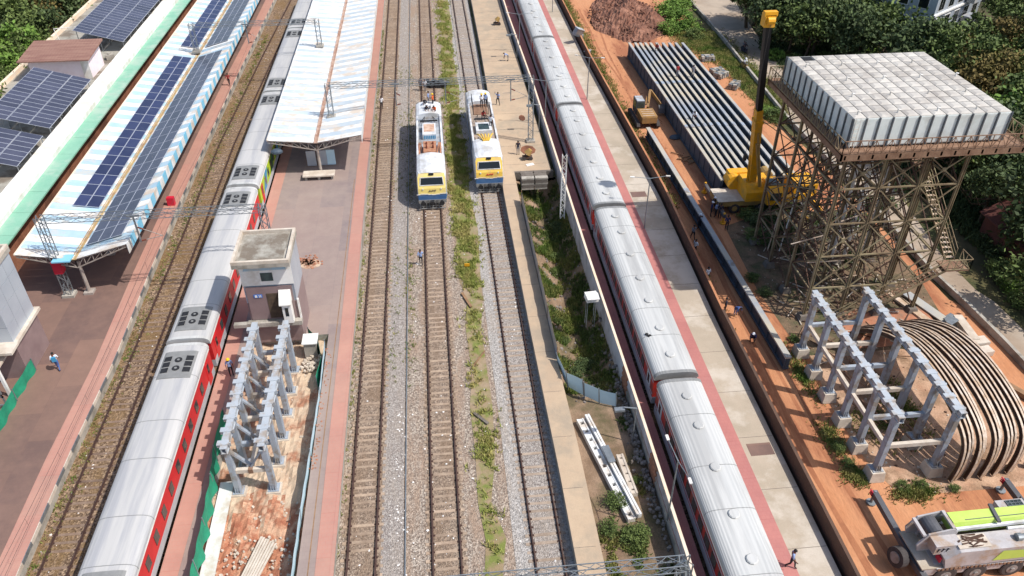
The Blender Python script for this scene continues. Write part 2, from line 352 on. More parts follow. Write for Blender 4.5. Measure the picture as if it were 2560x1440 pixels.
def struct(name, mb, mats, label=None, parent=None):
    o = obj(name, mb, mats, parent); o['kind'] = 'structure'
    if label: o['label'] = label
    return o
def solo(name, mb, mats, label, category, group=None, kind=None, smooth=False, loc=None, rot=None):
    o = obj(name, mb, mats, None, None, smooth=smooth, loc=loc, rot=rot); return cat(o, label, category, group, kind)
KIDS = {}
def dup(root, loc, rz=None, label=None, group=None, rot=None):
    """copy a thing together with its parts and their sub-parts"""
    def cp(o, par):
        c = o.copy(); C.objects.link(c)
        if par is not None: c.parent = par
        for k in list(o.children): cp(k, c)
        return c
    r = cp(root, None); r.location = loc
    if rz is not None: r.rotation_euler = (0, 0, rz)
    if rot is not None: r.rotation_euler = rot
    if label: r['label'] = label
    if group: r['group'] = group
    W = r.location; WM[r.name] = (Matrix.Translation(Vector(loc)) @ Matrix.Rotation(rz or 0, 4, 'Z')).inverted()
    return r
def interp(pts, y):
    """x of a polyline [(x,y)..] at y"""
    if y <= pts[0][1]: return pts[0][0]
    for (x0, y0), (x1, y1) in zip(pts[:-1], pts[1:]):
        if y <= y1: return x0 + (x1 - x0) * (y - y0) / (y1 - y0)
    return pts[-1][0]
# ================================================================ SETTING
Y0, Y1 = 14., 235.
def line(x, ys=(Y0, Y1)): return [(x, y) for y in ys]
# one sheet of earth reaching the horizon
mb = MB()
for a_, b_, c_, d_ in ((-900, 8.32, -300, 1500), (13.15, 900, -300, 1500), (8.32, 13.15, -300, 14), (8.32, 13.15, 78.1, 1500)): mb.quad((a_, c_, -.06), (b_, c_, -.06), (b_, d_, -.06), (a_, d_, -.06))
struct('ground', mb, 'green_earth', 'dull green and brown earth reaching away around the station')
mb = MB(); mb.strip(line(-8.2), line(6.9), -.02); struct('ballast_bed', mb, 'ballast_old', 'stone ballast bed under the middle tracks')
mb = MB(); mb.strip(line(-28.5), line(-16), -.018); struct('ballast_bed', mb, 'ballast_brown', 'brown weathered ballast beside the left platform')
mb = MB(); mb.strip(line(-5.2), line(-3.7), .0); struct('cess', mb, 'ballast_grey', 'strip of grey fine stone between the first two middle tracks')
mb = MB(); mb.strip([(3.1, Y0), (3.3, 40), (3.2, 62), (3.1, 85), (3.4, Y1)], line(6.9), .0); struct('ballast_bed', mb, 'ballast_new', 'fresh pale ballast around the right middle track')
mb = MB(); mb.strip(line(13.3), line(18.1), -.01); struct('ballast_bed', mb, 'ballast_brown', 'dark ballast below the red train on the right')
mat('grass_ground', (112, 120, 58), (140, 122, 92), 1.1, .95, c3=(154, 134, 112), sc3=.35, fine=.2, lo=.42, hi=.58)
gl = [(1.1, 27), (1.5, 31), (1.2, 34), (1.3, 38), (1.2, 43), (1.6, 47), (1.4, 52), (1.7, 56), (1.1, 60), (1.2, 68), (.9, 76), (1.1, 84), (.9, 95), (1.3, 105), (1.2, 118), (1.8, 130), (1.5, 150)]
mb = MB(); mb.strip(gl, [(x + w_, y) for (x, y), w_ in zip(gl, (1.0, 1.3, .9, 1.4, 1.7, 1.2, 1.3, 1.4, 2.1, 2.3, 2.2, 2.3, 2.0, 2.1, 1.8, 1.7, 1.8))], .012); struct('grass_strip', mb, 'grass_ground', 'mossy green ground between the middle tracks')
# construction yard of orange soil
yl = [(22.6, Y0), (22.7, 50), (23.2, 71), (22.5, 110), (22.5, 150)]
mb = MB(); mb.strip([(22.4, Y0), (22.5, 50), (23., 71), (22.3, 110), (22.3, 148)], [(60, Y0), (60, 30), (44.5, 52), (44, 80), (42, 100), (44, 148)], -.03); struct('construction_yard', mb, 'soil', 'orange soil yard between the platform wall and the road')
mb = MB(); mb.strip([(29.6, 31.6), (28.6, 34), (28.4, 40), (29, 46)], [(41.5, 31.6), (42.5, 34), (42.8, 40), (42, 46)], -.024); struct('dusty_ground', mb, 'soil_dusty', 'dusty beige soil round the steel frame and the curved ribs')
for x0_, ph in ((24.4, 0), (26.1, 0), (25.0, 2), (26.8, 2)):   # tyre ruts in the lane
    ys_ = [24 + 2 * i for i in range(58)]; xc = [x0_ + .5 * sin(y * .09 + ph) + .12 * sin(y * .31) for y in ys_]; mb = MB(); mb.strip([(x - .14, y) for x, y in zip(xc, ys_)], [(x + .14 + .03 * sin(y), y) for x, y in zip(xc, ys_)], -.025 + .002 * ph - .0005 * x0_ + .0125); struct('tyre_rut', mb, 'rut', 'dark tyre rut running along the orange lane')
# road on the right
rl = [P(x, y) for x, y in ((2570, 925), (2511, 862), (2417, 768), (2335, 692))] + [(45.2, 72), (44.6, 90), P(1880, 190), P(1800, 90), P(1720, 0), (48, 170), (46, 230)]
rr = [P(x, y) for x, y in ((2560, 826), (2487, 755), (2440, 725), (2358, 643))] + [(49.6, 72), (49, 90), P(1960, 180), P(1880, 70), P(1835, 0), (55, 170), (54, 230)]
mb = MB(); mb.strip([(48, 20)] + rl, [(56, 20)] + rr, -.0); struct('road', mb, 'road', 'pale concrete road running past the yard and the trees')
mb = MB(); mb.slab([(47.7, 20)] + [(x - .3, y) for x, y in rl], [(48, 20)] + rl, -.02, .62); struct('road_kerb', mb, 'concrete', 'low kerb along the yard side of the road')

# platforms ------------------------------------------------------
AE = [(-26.6, Y0), (-26.6, 30), (-26.75, 40), (-26.6, 50), (-27.0, 62), (-27.2, 74), (-27.4, 90), (-27.4, 110), (-27.2, 128), (-27.0, Y1)]
sh = lambda L, d: [(x + d, y) for x, y in L]
mb = MB(); mb.slab(sh(AE, -9.6), AE, -.05, 1.0, 0, 1); pA = struct('platform', mb, ('paving_brown', 'concrete'), 'left island platform paved in brown tiles')
mb = MB(); mb.slab(sh(AE, -1.35), sh(AE, .08), .90, 1.02, 0, 0); struct('platform_edge_paving', mb, 'paving_pink', 'pink tile band along the edge of the left platform')
# alternating black/white painted coping of platform A
mbw = MB(); y = 15.
k = 0
while y < 150:
    x0 = interp(AE, y); x1 = interp(AE, y + 1.5)
    if k % 2 == 0: mbw.hexa([(x0 + .075, y, .72), (x0 + .13, y, .72), (x1 + .13, y + 1.5, .72), (x1 + .075, y + 1.5, .72), (x0 + .075, y, 1.03), (x0 + .13, y, 1.03), (x1 + .13, y + 1.5, 1.03), (x1 + .075, y + 1.5, 1.03)], 0)
    else: mbw.hexa([(x0 + .075, y, .72), (x0 + .12, y, .72), (x1 + .12, y + 1.5, .72), (x1 + .075, y + 1.5, .72), (x0 + .075, y, 1.025), (x0 + .12, y, 1.025), (x1 + .12, y + 1.5, 1.025), (x1 + .075, y + 1.5, 1.025)], 1)
    y += 1.5; k += 1
struct('platform_coping', mbw, ('pier', 'galv'), 'black and white painted coping of the left platform')
BL = [(-18.0, Y0), (-18.0, Y1)]; BR = [(-7.75, Y0), (-7.9, 50), (-8.1, 80), (-7.9, 110), (-7.9, Y1)]
# platform B with the pit (x -16.0..-10.0, y <50) left open
mb = MB()
mb.slab([(-18.0, 14), (-18.0, 51.5)], [(-16.1, 14), (-16.3, 51.5)], -.05, 1.0, 0, 1)
mb.slab([(-9.95, 14), (-9.9, 51.5)], [(-7.75, 14), (-7.9, 51.5)], -.05, 1.0, 0, 1)
mb.slab([(-18.0, 51.5), (-18.0, Y1)], [(-7.9, 51.5), (-7.9, Y1)], -.05, 1.0, 0, 1)
struct('platform', mb, ('paving_centre', 'concrete'), 'middle island platform paved in mauve brown tiles')
mb = MB(); mb.slab([(-18.0 - .06, 14), (-18.06, Y1)], [(-16.95, 14), (-16.95, Y1)], .9, 1.02); struct('platform_edge_paving', mb, 'paving_pink', 'salmon tile band along the train side of the middle platform')
mb = MB(); mb.slab(sh(BR, -1.05), sh(BR, .06), .9, 1.02); struct('platform_edge_paving', mb, 'paving_pink', 'red tile band along the track side of the middle platform')
mb = MB(); mb.strip(line(-9.32, (14, 78)), line(-9.25, (14, 78)), 1.006); struct('platform_line', mb, 'wood', 'faded yellow line along the middle platform')
# rubble floor of the pit
mb = MB(); nx, ny = 24, 90
g = [[(-16.3 + 6.4 * i / nx, 14 + 37.5 * j / ny, .06 + .16 * math.sin(i * 1.3 + j * .7) * math.sin(j * .31 + i * .5) + .08 * random.random() + (.25 if j > 44 else 0)) for i in range(nx + 1)] for j in range(ny + 1)]
vs = [v for r_ in g for v in r_]; mb.add(vs, [(j * (nx + 1) + i, j * (nx + 1) + i + 1, (j + 1) * (nx + 1) + i + 1, (j + 1) * (nx + 1) + i) for j in range(ny) for i in range(nx)]); mb.m = [1 if j < 49 + 2.5 * sin(i * .9) + 1.5 * sin(i * 2.3) else 0 for j in range(ny) for i in range(nx)]
mat('pit_red', (152, 92, 68), (176, 124, 96), 1.6, .95, bump=.06, bs=6, c3=(196, 158, 130), sc3=1.0, fine=.2)
mat('pit_soil', (196, 176, 152), (186, 162, 138), .8, .95, bump=.04, bs=5, c3=(156, 112, 88), sc3=.5, fine=.12)
struct('excavated_ground', mb, ('pit_soil', 'pit_red'), 'broken pink and beige rubble floor of the dug out platform pit')
# platform D / E and their walls
mb = MB(); mb.slab([(13.2, Y0), (13.1, 110), (12.9, Y1)], [(14.3, Y0), (14.3, Y1)], -.05, 1.0, 0, 1); struct('platform', mb, ('paving_red', 'concrete'), 'narrow red tiled platform left of the long train')
mb = MB(); mb.slab([(18.1, Y0), (18.1, Y1)], [(22.3, Y0), (22.4, 50), (22.9, 71), (22.2, 110), (22.2, Y1)], -.05, 1.0, 0, 1); struct('platform', mb, ('slab', 'concrete'), 'concrete platform right of the long train')
mb = MB(); mb.slab([(18.05, Y0), (18.05, Y1)], [(19.85, Y0), (19.85, 60), (19.8, Y1)], .92, 1.012); struct('platform_edge_paving', mb, 'paving_red', 'red tile band on the platform right of the long train')
for yy, x0, x1 in ((71.0, 20.0, 21.6), (35.2, 20.2, 21.9)):
    mb = MB(); mb.slab([(x0, yy), (x0, yy + 1.1)], [(x1, yy), (x1, yy + 1.1)], .95, 1.016); struct('platform_patch', mb, 'paving_brown', 'brown tiled patch in the concrete platform')
# platform C (low loading platform) and its verge
CL = [(6.75, Y0), (6.85, 35), (6.7, 50), (6.65, 74), (7.0, 92), (7.3, 121), (7.6, Y1)]
CRr = [(8.45, Y0), (8.5, 38), (8.3, 50), (8.2, 73)]
mb = MB(); mb.slab(CL[:3] + [(6.65, 73)], CRr[:1] + [(8.5, 38), (8.3, 50), (8.2, 73)], -.05, .9, 0, 1)
mb.slab([(6.65, 73), (7.0, 92), (7.3, 121), (7.6, Y1)], [(8.2, 73), (8.25, 78), (8.2, 79), (8.2, Y1)], -.05, .9, 0, 1)
mb.slab([(8.2, 78.2), (8.2, Y1)], [(12.4, 78.2), (12.2, Y1)], -.05, .895, 0, 1)
struct('platform', mb, ('slab_beige', 'concrete'), 'low beige concrete loading platform right of the middle tracks')
VP_ = [(8.3, -.1), (9.0, -.9), (10.4, -1.7), (11.9, -1.6), (12.7, -.9), (13.15, -.35)]
def verge_z(x, y):
    k = max(0, min(1, (y - 42.5) / 4)) * max(0, min(1, (79 - y) / 2)); return interp([(b_, a_) for a_, b_ in VP_], x) * k - .01
mb = MB(); nx, ny = 20, 130; vs = []
for j in range(ny + 1):
    for i in range(nx + 1): x = 8.3 + 4.85 * i / nx; y = Y0 + (78.2 - Y0) * j / ny; z_ = verge_z(x, y); vs.append((x, y, z_ + (random.uniform(-.1, .1) if z_ < -.2 and 0 < i < nx else 0)))
mb.add(vs, [(j * (nx + 1) + i, j * (nx + 1) + i + 1, (j + 1) * (nx + 1) + i + 1, (j + 1) * (nx + 1) + i) for j in range(ny) for i in range(nx)]); struct('verge', mb, 'dirt', 'rough sunken earth between the loading platform and the grey wall')
mb = MB(); mb.bb(8.15, 8.32, 43, 78.2, -1.5, .3); struct('retaining_wall', mb, 'concrete_dark', 'rough edge below the tin fence')

mat('wall_brown', (96, 72, 58), (80, 62, 52), 1.2, .9, bump=.03, bs=4, fine=.15)
for i in range(26):   # joints cut across the concrete platforms
    y = 18.5 + i * 4.6; mb = MB(); mb.bb(19.86, interp([(22.3, Y0), (22.4, 50), (22.9, 71), (22.2, 110)], y) - .02, y, y + .035, .99, 1.004); struct('slab_joint', mb, 'concrete_dark', None)
    mb = MB(); x1 = 8.2 if y < 78.2 else 12.2; mb.bb(interp(CL, y) + .02, x1, y + 1.5, y + 1.53, .89, .904); struct('slab_joint', mb, 'concrete_dark', None)
# walls ----------------------------------------------------------
t = thing('boundary_wall', 'long pale grey wall with an orange coping left of the red platform', 'wall', (13.1, 60, 0))
wl = [(13.25, Y0), (13.2, 40), (13.05, 60), (13.05, 100), (12.6, 130), (12.6, Y1)]
mb = MB(); mb.slab(wl, sh(wl, .14), -.6, 1.95); mat('wall_grey', (196, 194, 198), (180, 178, 182), .6, .85, c3=(156, 152, 150), sc3=.5); obj('wall', mb, 'wall_grey', t, world=True)
mb = MB(); mb.slab(sh(wl, -.03), sh(wl, .17), 1.952, 2.02); obj('coping', mb, 'cream_edge', t, world=True)
for yy in (34.0, 42.8):   # brick infill repairs
    t2 = MB(); 
    for j in range(7):
        for i in range(3): t2.bb(13.12, 13.19, yy + i * .5 + (j % 2) * .2 - .02, yy + i * .5 + .46 + (j % 2) * .2, .1 + j * .26, .1 + j * .26 + .23)
    obj('brick_patch', t2, 'brick_orange', t, 'orange brick repair in the grey wall', world=True)
t = thing('boundary_wall', 'low brown wall with a paler top painted as sunlit between the concrete platform and the orange yard', 'wall', (22.6, 60, 0))
mb = MB(); mb.slab(yl + [(22.5, Y1)], sh(yl + [(22.5, Y1)], .22), 0, 2.12); obj('wall', mb, 'wall_brown', t, world=True)
mb = MB(); mb.slab(sh(yl[1:] + [(22.5, Y1)], .0), sh(yl[1:] + [(22.5, Y1)], .2), 2.122, 2.16); obj('coping', mb, 'soil', t, world=True)  # paler soil colour paints the sunlit top of the wall

# tracks ---------------------------------------------------------
def sleeper_mesh(m, L=2.6):
    s = MB(); s.hexa([(-L / 2, -.13, -.1), (L / 2, -.13, -.1), (L / 2, .13, -.1), (-L / 2, .13, -.1), (-L / 2, -.1, .045), (L / 2, -.1, .045), (L / 2, .1, .045), (-L / 2, .1, .045)])
    for x in (-.87, .87): s.bb(x - .16, x + .16, -.07, .07, .04, .075, 1)
    return s.mesh('sleeper', (m, 'rail_side'))
RP = [(-.07, 0), (.07, 0), (.07, .02), (.012, .04), (.012, .12), (.036, .13), (.036, .165), (-.036, .165), (-.036, .13), (-.012, .12), (-.012, .04), (-.07, .02)]
def track(xs, smat, label, y0=18., ymax=160., step=.62, rails=(-.873, .873)):
    t = thing('railway_track', label, 'railway track', (xs[0][0], y0, 0), 0, 'tracks through the station')
    mp = [1 if i == 6 else 0 for i in range(12)]
    for dx in rails:
        s = MB(); n = len(RP)
        ys = [p[1] for p in xs]; ys = [y0] + [y for y in ys if y0 < y < Y1] + [Y1]
        for a, b in zip(ys[:-1], ys[1:]):
            xa = interp(xs, a) + dx; xb = interp(xs, b) + dx; o = len(s.v)
            s.v += [(xa + x, a, z + .02) for x, z in RP] + [(xb + x, b, z + .02) for x, z in RP]
            for i in range(n): s.f.append((o + i, o + n + i, o + n + (i + 1) % n, o + (i + 1) % n)); s.m.append(mp[i])
        obj('rail', s, ('rail_side', 'rail'), t, world=True)
    s = MB(); ys = [y0 + 4 * i for i in range(52)]; s.strip([(interp(xs, y) - 1.15 + .12 * sin(y * .7), y) for y in ys], [(interp(xs, y) + 1.15 + .12 * sin(y * .9 + 1), y) for y in ys], .016); obj('stained_ballast', s, 'ballast_brown' if smat == 'sleeper_brown' else 'ballast_track' if smat == 'sleeper_old' else 'ballast_grey', t, world=True)
    me = sleeper_mesh(smat); y = y0; k = 0
    while y < ymax and k < 298:
        o = bpy.data.objects.new('sleeper', me); C.objects.link(o); o.parent = t
        o.location = (interp(xs, y) - xs[0][0] + random.uniform(-.03, .03), y - y0, random.uniform(-.035, .0)); o.rotation_euler = (0, 0, random.uniform(-.012, .012))
        y += step; k += 1
    s = MB()
    while y < Y1: s.bb(interp(xs, y) - 1.3, interp(xs, y) + 1.3, y - .12, y + .12, -.05, .03); y += step
    if s.v: o = obj('distant_sleepers', s, smat, t, world=True); o['kind'] = 'stuff'
    return t
track([(-24.95, 20), (-24.9, 40), (-24.97, 69), (-25.3, 90), (-24.6, 120), (-23.4, 160)], 'sleeper_brown', 'brown weathered track beside the left tiled platform')
track([(-19.85, 20), (-19.85, 200)], 'sleeper_brown', 'track under the long train on the left')
track([(-6.28, 20), (-6.28, 200)], 'sleeper_old', 'track with pale sleepers beside the middle platform')
track([(-1.0, 20), (-.97, 60), (-.9, 130), (-.9, 200)], 'sleeper_old', 'track buried in ballast in front of the white locomotive')
track([(5.3, 20), (5.34, 60), (5.2, 100), (5.1, 130), (4.9, 200)], 'sleeper_new', 'track in fresh grey ballast beside the loading platform')
track([(16.2, 20), (16.2, 200)], 'sleeper_brown', 'track under the long train on the right')
s = MB(); s.tube((-3.6, 15, .06), (-3.45, 130, .06), .05, None, 6); s.tube((-3.45, 130, .06), (-3.3, Y1, .06), .05, None, 6); solo('cable_pipe', s, 'galv', 'thin pale pipe laid on the ballast between the two middle tracks', 'pipe')

# litter and stones on the ballast
s = MB()
def scrap(x, y, z, r):
    a = random.uniform(0, 6.3); h = random.uniform(.01, .05)
    s.add([(x + r * cos(a + q) * random.uniform(.5, 1), y + r * sin(a + q) * random.uniform(.5, 1), z + random.uniform(0, h)) for q in (0, 1.5, 3.1, 4.6)] + [(x, y, z + h * 1.6)], [(0, 1, 4), (1, 2, 4), (2, 3, 4), (3, 0, 4)])
for i in range(900):
    b = random.choice((-24.9, -6.2, -4.2, -1, -1, -2.6, 1, 3, 5.3, -25.9)); scrap(b + random.gauss(0, .75), random.uniform(24, 135) ** 1.0, .03, random.choice((.03, .04, .05, .08, .12)))
for i in range(60): scrap(-3.9 + random.gauss(0, .25), random.choice((37.5, 33, 42, 28)) + random.gauss(0, .8), .03, .1)
solo('litter', s, 'litter', 'scattered white paper scraps and pale stones on the tracks', 'litter', kind='stuff')
# ================================================================ CANOPIES AND STATION (LEFT)
def sheet_mesh(w, name, mats):
    """one corrugated roofing sheet: w wide along y, unit long along x (sloped by the object)"""
    s = MB(); n = 10; pr = [(w * i / n, .018 if i % 2 else -.018) for i in range(n + 1)]
    vs = [(0, y, z) for y, z in pr] + [(1, y, z) for y, z in pr]
    s.add(vs, [(i, i + n + 1, i + n + 2, i + 1) for i in range(n)]); return s.mesh(name, mats)
def canopy(label, xl, zl, xv, zv, xr, zr, zf, y0, y1, step, cols, gutter, fascia_cols, skip=()):
    t = thing('platform_canopy', label, 'canopy', (xv, y0, 1), 0, 'butterfly canopies over the platforms')
    meshes = [sheet_mesh(step * .985, 'roof_sheet', (c,)) for c in cols]
    fm = []
    for c in fascia_cols:
        s = MB(); s.bb(-.02, .02, 0, step * .97, zf - zr, 0); fm.append(s.mesh('fascia_board', (c,)))
    k = 0; y = y0
    while y < y1:
        for side in (0, 1):
            (xa, za, xb, zb) = (xl, zl, xv, zv) if side == 0 else (xv, zv, xr, zr)
            L = math.hypot(xb - xa, zb - za) - .06
            o = bpy.data.objects.new('roof_sheet', meshes[(k + 0) % 2]); C.objects.link(o); o.parent = t
            o.location = (xa - xv + (.06 if side else 0), y - y0, za - 1 + random.uniform(0, .012)); o.rotation_euler = (random.uniform(-.004, .004), -math.atan2(zb - za, xb - xa), 0); o.scale = (L * random.uniform(.995, 1.01), 1, 1)
        o = bpy.data.objects.new('fascia_board', fm[k % 2]); C.objects.link(o); o.parent = t; o.location = (xr - xv + .04, y - y0, zr - 1 + .02)
        y += step; k += 1
    s = MB(); s.bb(xv - .16, xv + .16, y0 - .1, y1, zv - .02, zv + .03); s.bb(xv - .2, xv - .16, y0 - .1, y1, zv - .02, zv + .1); s.bb(xv + .16, xv + .2, y0 - .1, y1, zv - .02, zv + .1)
    obj('gutter', s, gutter, t, world=True)
    s = MB()
    s.bb(xl - .09, xl + .02, y0, y1, zl - .1, zl + .05); obj('edge_flashing', s, 'cream_edge' if 'solar' in label else 'sheet_white', t, world=True)
    # end truss, rafters and columns
    yy = y0 + .12; n = 0
    while yy < y1 - 1:
        s = MB(); tops = []
        for (xa, za, xb, zb) in ((xl, zl, xv, zv), (xr, zr, xv, zv)):
            a = Vector((xa, yy, za - .12)); b = Vector((xv, yy, zv - .12)); lo = Vector((xa, yy, za - .32)); lb = Vector((xv, yy, zv - .95))
            s.bar(a, b, .09, .09); s.bar(lo, lb, .08, .08)
            for i in range(7):
                f = i / 6; s.bar(a.lerp(b, f), lo.lerp(lb, f), .05, .05)
                if i < 6: s.bar(a.lerp(b, f), lo.lerp(lb, (i + 1) / 6), .045, .045)
        obj('roof_truss', s, 'steel_pale', t, world=True)
        if yy > y0 + 3 or True:
            s = MB(); s.tube((xv, yy + .35, .95), (xv, yy + .35, zv - .5), .17, .14, 8); s.bb(xv - .4, xv + .4, yy - .05, yy + .75, .95, 1.2); obj('column', s, 'steel_pale', t, world=True)
        yy += 6.2; n += 1
    s = MB()
    for i in range(6):
        f = (i + .5) / 6
        for (xa, za) in ((xl, zl), (xr, zr)):
            x = xa + (xv - xa) * f; z = za + (zv - za) * f; s.bar((x, y0, z - .09), (x, y1, z - .09), .06, .08)
    obj('purlins', s, 'steel_pale', t, world=True)
    return t
cA = canopy('long butterfly canopy of pale blue and white striped sheets carrying solar panels', -35.85, 5.6, -31.3, 4.85, -26.7, 6.1, 5.1, 59.0, 150, 1.1, ('sheet_white', 'sheet_blue'), 'gutter', ('sheet_white', 'fascia_blue'))
cB = canopy('butterfly canopy of white corrugated sheets with a rusty gutter over the middle platform', -18.0, 5.5, -13.0, 5.0, -8.15, 5.7, 4.75, 79.1, 150, 1.0, ('sheet_white', 'sheet_pale'), 'gutter_rust', ('sheet_white', 'sheet_white'))
s = MB(); s.bb(-35.4, -31.8, 65.2, 65.75, 0, .02)
o = obj('rusty_strip', s, 'rusty_sheet', cA, 'sheet with a long rust stain', world=True); o.rotation_euler = (0, 0, 0)
o.data.vertices.foreach_set('co', np.array([(v.co.x, v.co.y, v.co.z + 5.6 - (v.co.x + 31.3 + 35.85) / (35.85 - 31.3) * .75 + .05) for v in o.data.vertices], dtype=np.float32).ravel())

def module_mesh(w, l, cells, name='solar_panel'):
    """framed solar module lying in xy, w along x, l along y"""
    s = MB(); s.bb(0, w, 0, l, -.04, 0, 1); s.bb(.035, w - .035, .035, l - .035, 0, .006, 0); return s.mesh(name, (cells, 'solar_frame'))
def solar_on_canopy(label, x0, nx, w, y0, ny, l, side, cells, hgt=.16):
    if side == 0: sl = math.atan2(4.85 - 5.6, 35.85 - 31.3); z0 = 5.6 + math.tan(sl) * (x0 + 35.85) + hgt
    else: sl = math.atan2(6.1 - 4.85, 31.3 - 26.7); z0 = 4.85 + math.tan(sl) * (x0 + 31.3) + hgt
    t = thing('solar_array', label, 'solar array', (x0, y0, z0), 0, 'solar arrays on the striped canopy')
    me = module_mesh(w - .02, l - .03, cells)
    for j in range(ny):
        for i in range(nx):
            o = bpy.data.objects.new('solar_panel', me); C.objects.link(o); o.parent = t
            d = i * w; o.location = (d * cos(sl), j * l, d * sin(sl)); o.rotation_euler = (0, -sl, 0)
solar_on_canopy('two wide blue solar array on the left slope, near end of the canopy', -33.95, 2, 1.15, 67.3, 19, 2.05, 0, 'solar')
solar_on_canopy('three wide grey blue solar array beside the gutter, near end of the canopy', -30.75, 3, 1.12, 60.7, 22, 2.07, 1, 'solar_grey')
solar_on_canopy('two wide blue solar array on the left slope, far part of the canopy', -33.9, 2, 1.1, 110, 19, 2.05, 0, 'solar')
solar_on_canopy('three wide grey blue solar array right of the gutter, far part of the canopy', -30.7, 3, 1.1, 110, 19, 2.05, 1, 'solar_grey')

# station building at the far left
t = thing('station_building', 'station building with a flat cluttered roof, white parapet and green ledge', 'building', (-46, 100, 0))
s = MB(); s.bb(-53, -41.2, 60, 150, 0, 4.55); obj('wall', s, 'white_paint', t, world=True)
s = MB(); s.bb(-53.2, -41.1, 60, 150, 4.552, 4.65); obj('roof', s, 'concrete_roof', t, world=True)
s = MB(); s.bb(-53.25, -52.85, 60, 150, 4.652, 5.2); obj('parapet', s, 'cream_edge', t, 'beige parapet along the tree side', world=True)
s = MB(); s.ext_y([(-41.6, 4.66), (-41.6, 5.35), (-39.85, 5.1), (-39.85, 4.6)], 60, 150); obj('parapet', s, 'white_paint', t, 'broad white parapet', world=True)
y = 60.; k = 0
while y < 150:
    s = MB(); d = random.choice((0, .05, .12)); s.ext_y([(-40.3 + d, 4.2), (-40.3 + d, 4.62), (-38.2, 4.5), (-38.2, 4.35)], y, y + 3.96); obj('ledge', s, 'green_paint', t, world=True); y += 4
s = MB(); s.bb(-41.1, -38.9, 60, 150, 0, 4.15); obj('front_wall', s, 'soil_dark', t, world=True)
for i, (x, y) in enumerate(((-43.4, 71.5), (-42.9, 82.2), (-42.7, 108), (-44.6, 107.6))):
    s = MB(); s.box((x, y, 5.0), (1.0, .8, .65), .4); s.tube((x, y, 5.3), (x, y, 5.5), .3, .25, 8); solo('roof_tank' if i % 2 else 'rooftop_cooler', s, 'concrete', ['small grey cooler on the station roof below the lowest solar array', 'grey tank between the two lower solar arrays', 'grey cooler on the roof right of the pink hut', 'grey box behind the pink hut under the far array'][i], 'tank' if i % 2 else 'cooler')
s = MB(); s.bb(-38.9, -36.1, 14, 150, -.05, .99); struct('platform', s, 'paving_brown', 'brown strip of platform between the canopy and the station building')
# rooftop arrays
def roof_array(label, y0, ny, nx=3):
    W = 2.12; sl = math.atan2(-1.8, 6.2); t = thing('solar_array', label, 'solar array', (-47.5, y0, 7.8), 0, 'raised solar arrays on the station roof')
    me = module_mesh(W - .05, .99 - .02, 'solar_grey')
    for j in range(ny):
        for i in range(nx):
            o = bpy.data.objects.new('solar_panel', me); C.objects.link(o); o.parent = t; o.location = (i * W * cos(sl), j * .99, i * W * sin(sl)); o.rotation_euler = (0, -sl, 0)
    s = MB(); yy = y0 + .3
    while yy < y0 + ny * .99:
        for x in (-47.2, -44.5, -41.6):
            z = 7.8 + (x + 47.5) * math.tan(sl) - .06; s.bar((x, yy, 4.65), (x, yy, z), .07); 
            if x < -42: s.bar((x, yy, 4.8), (x + 1.4, yy, z - .5), .04)
        s.bar((-47.5, yy, 7.72), (-41.3, yy, 5.92), .06); yy += 3.2
    obj('support_frame', s, 'galv', t, world=True)
roof_array('large raised solar array at the far end of the station roof', 110.6, 39)
roof_array('raised solar array in front of the pink hut', 83.4, 14)
roof_array('lowest raised solar array at the left edge of the picture', 74.6, 7)
roof_array('raised solar array nearest on the station roof, outside the picture', 62, 6) if False else None
s = MB(); s.path([(-50.4, 113, 4.7), (-50.9, 113, 7.3), (-47.6, 113, 7.5)], .05); solo('pipe_frame', s, 'white_paint', 'white bent pipe beside the far solar array', 'pipe')
# pink hut on the roof
t = thing('rooftop_hut', 'pink walled rooftop hut with a brown sloping roof', 'hut', (-46.4, 103, 4.65))
s = MB(); s.bb(-50.0, -42.9, 101.2, 106.0, 4.66, 7.3); obj('wall', s, 'pink_wall', t, world=True)
s = MB(); s.bb(-43.75, -42.8, 101.1, 101.2, 4.66, 7.2); obj('pilaster', s, 'white_paint', t, world=True)
s = MB(); n = 22
for i in range(n):
    x0 = -50.9 + 8.5 * i / n
    s.hexa([(x0, 100.4, 7.2), (x0 + .36, 100.4, 7.2), (x0 + .36, 106.6, 7.75), (x0, 106.6, 7.75), (x0, 100.4, 7.34), (x0 + .36, 100.4, 7.34), (x0 + .36, 106.6, 7.89), (x0, 106.6, 7.89)])
s.hexa([(-50.9, 100.5, 7.18), (-42.4, 100.5, 7.18), (-42.4, 106.5, 7.7), (-50.9, 106.5, 7.7), (-50.9, 100.5, 7.26), (-42.4, 100.5, 7.26), (-42.4, 106.5, 7.78), (-50.9, 106.5, 7.78)])
obj('roof', s, 'roof_brown', t, world=True)

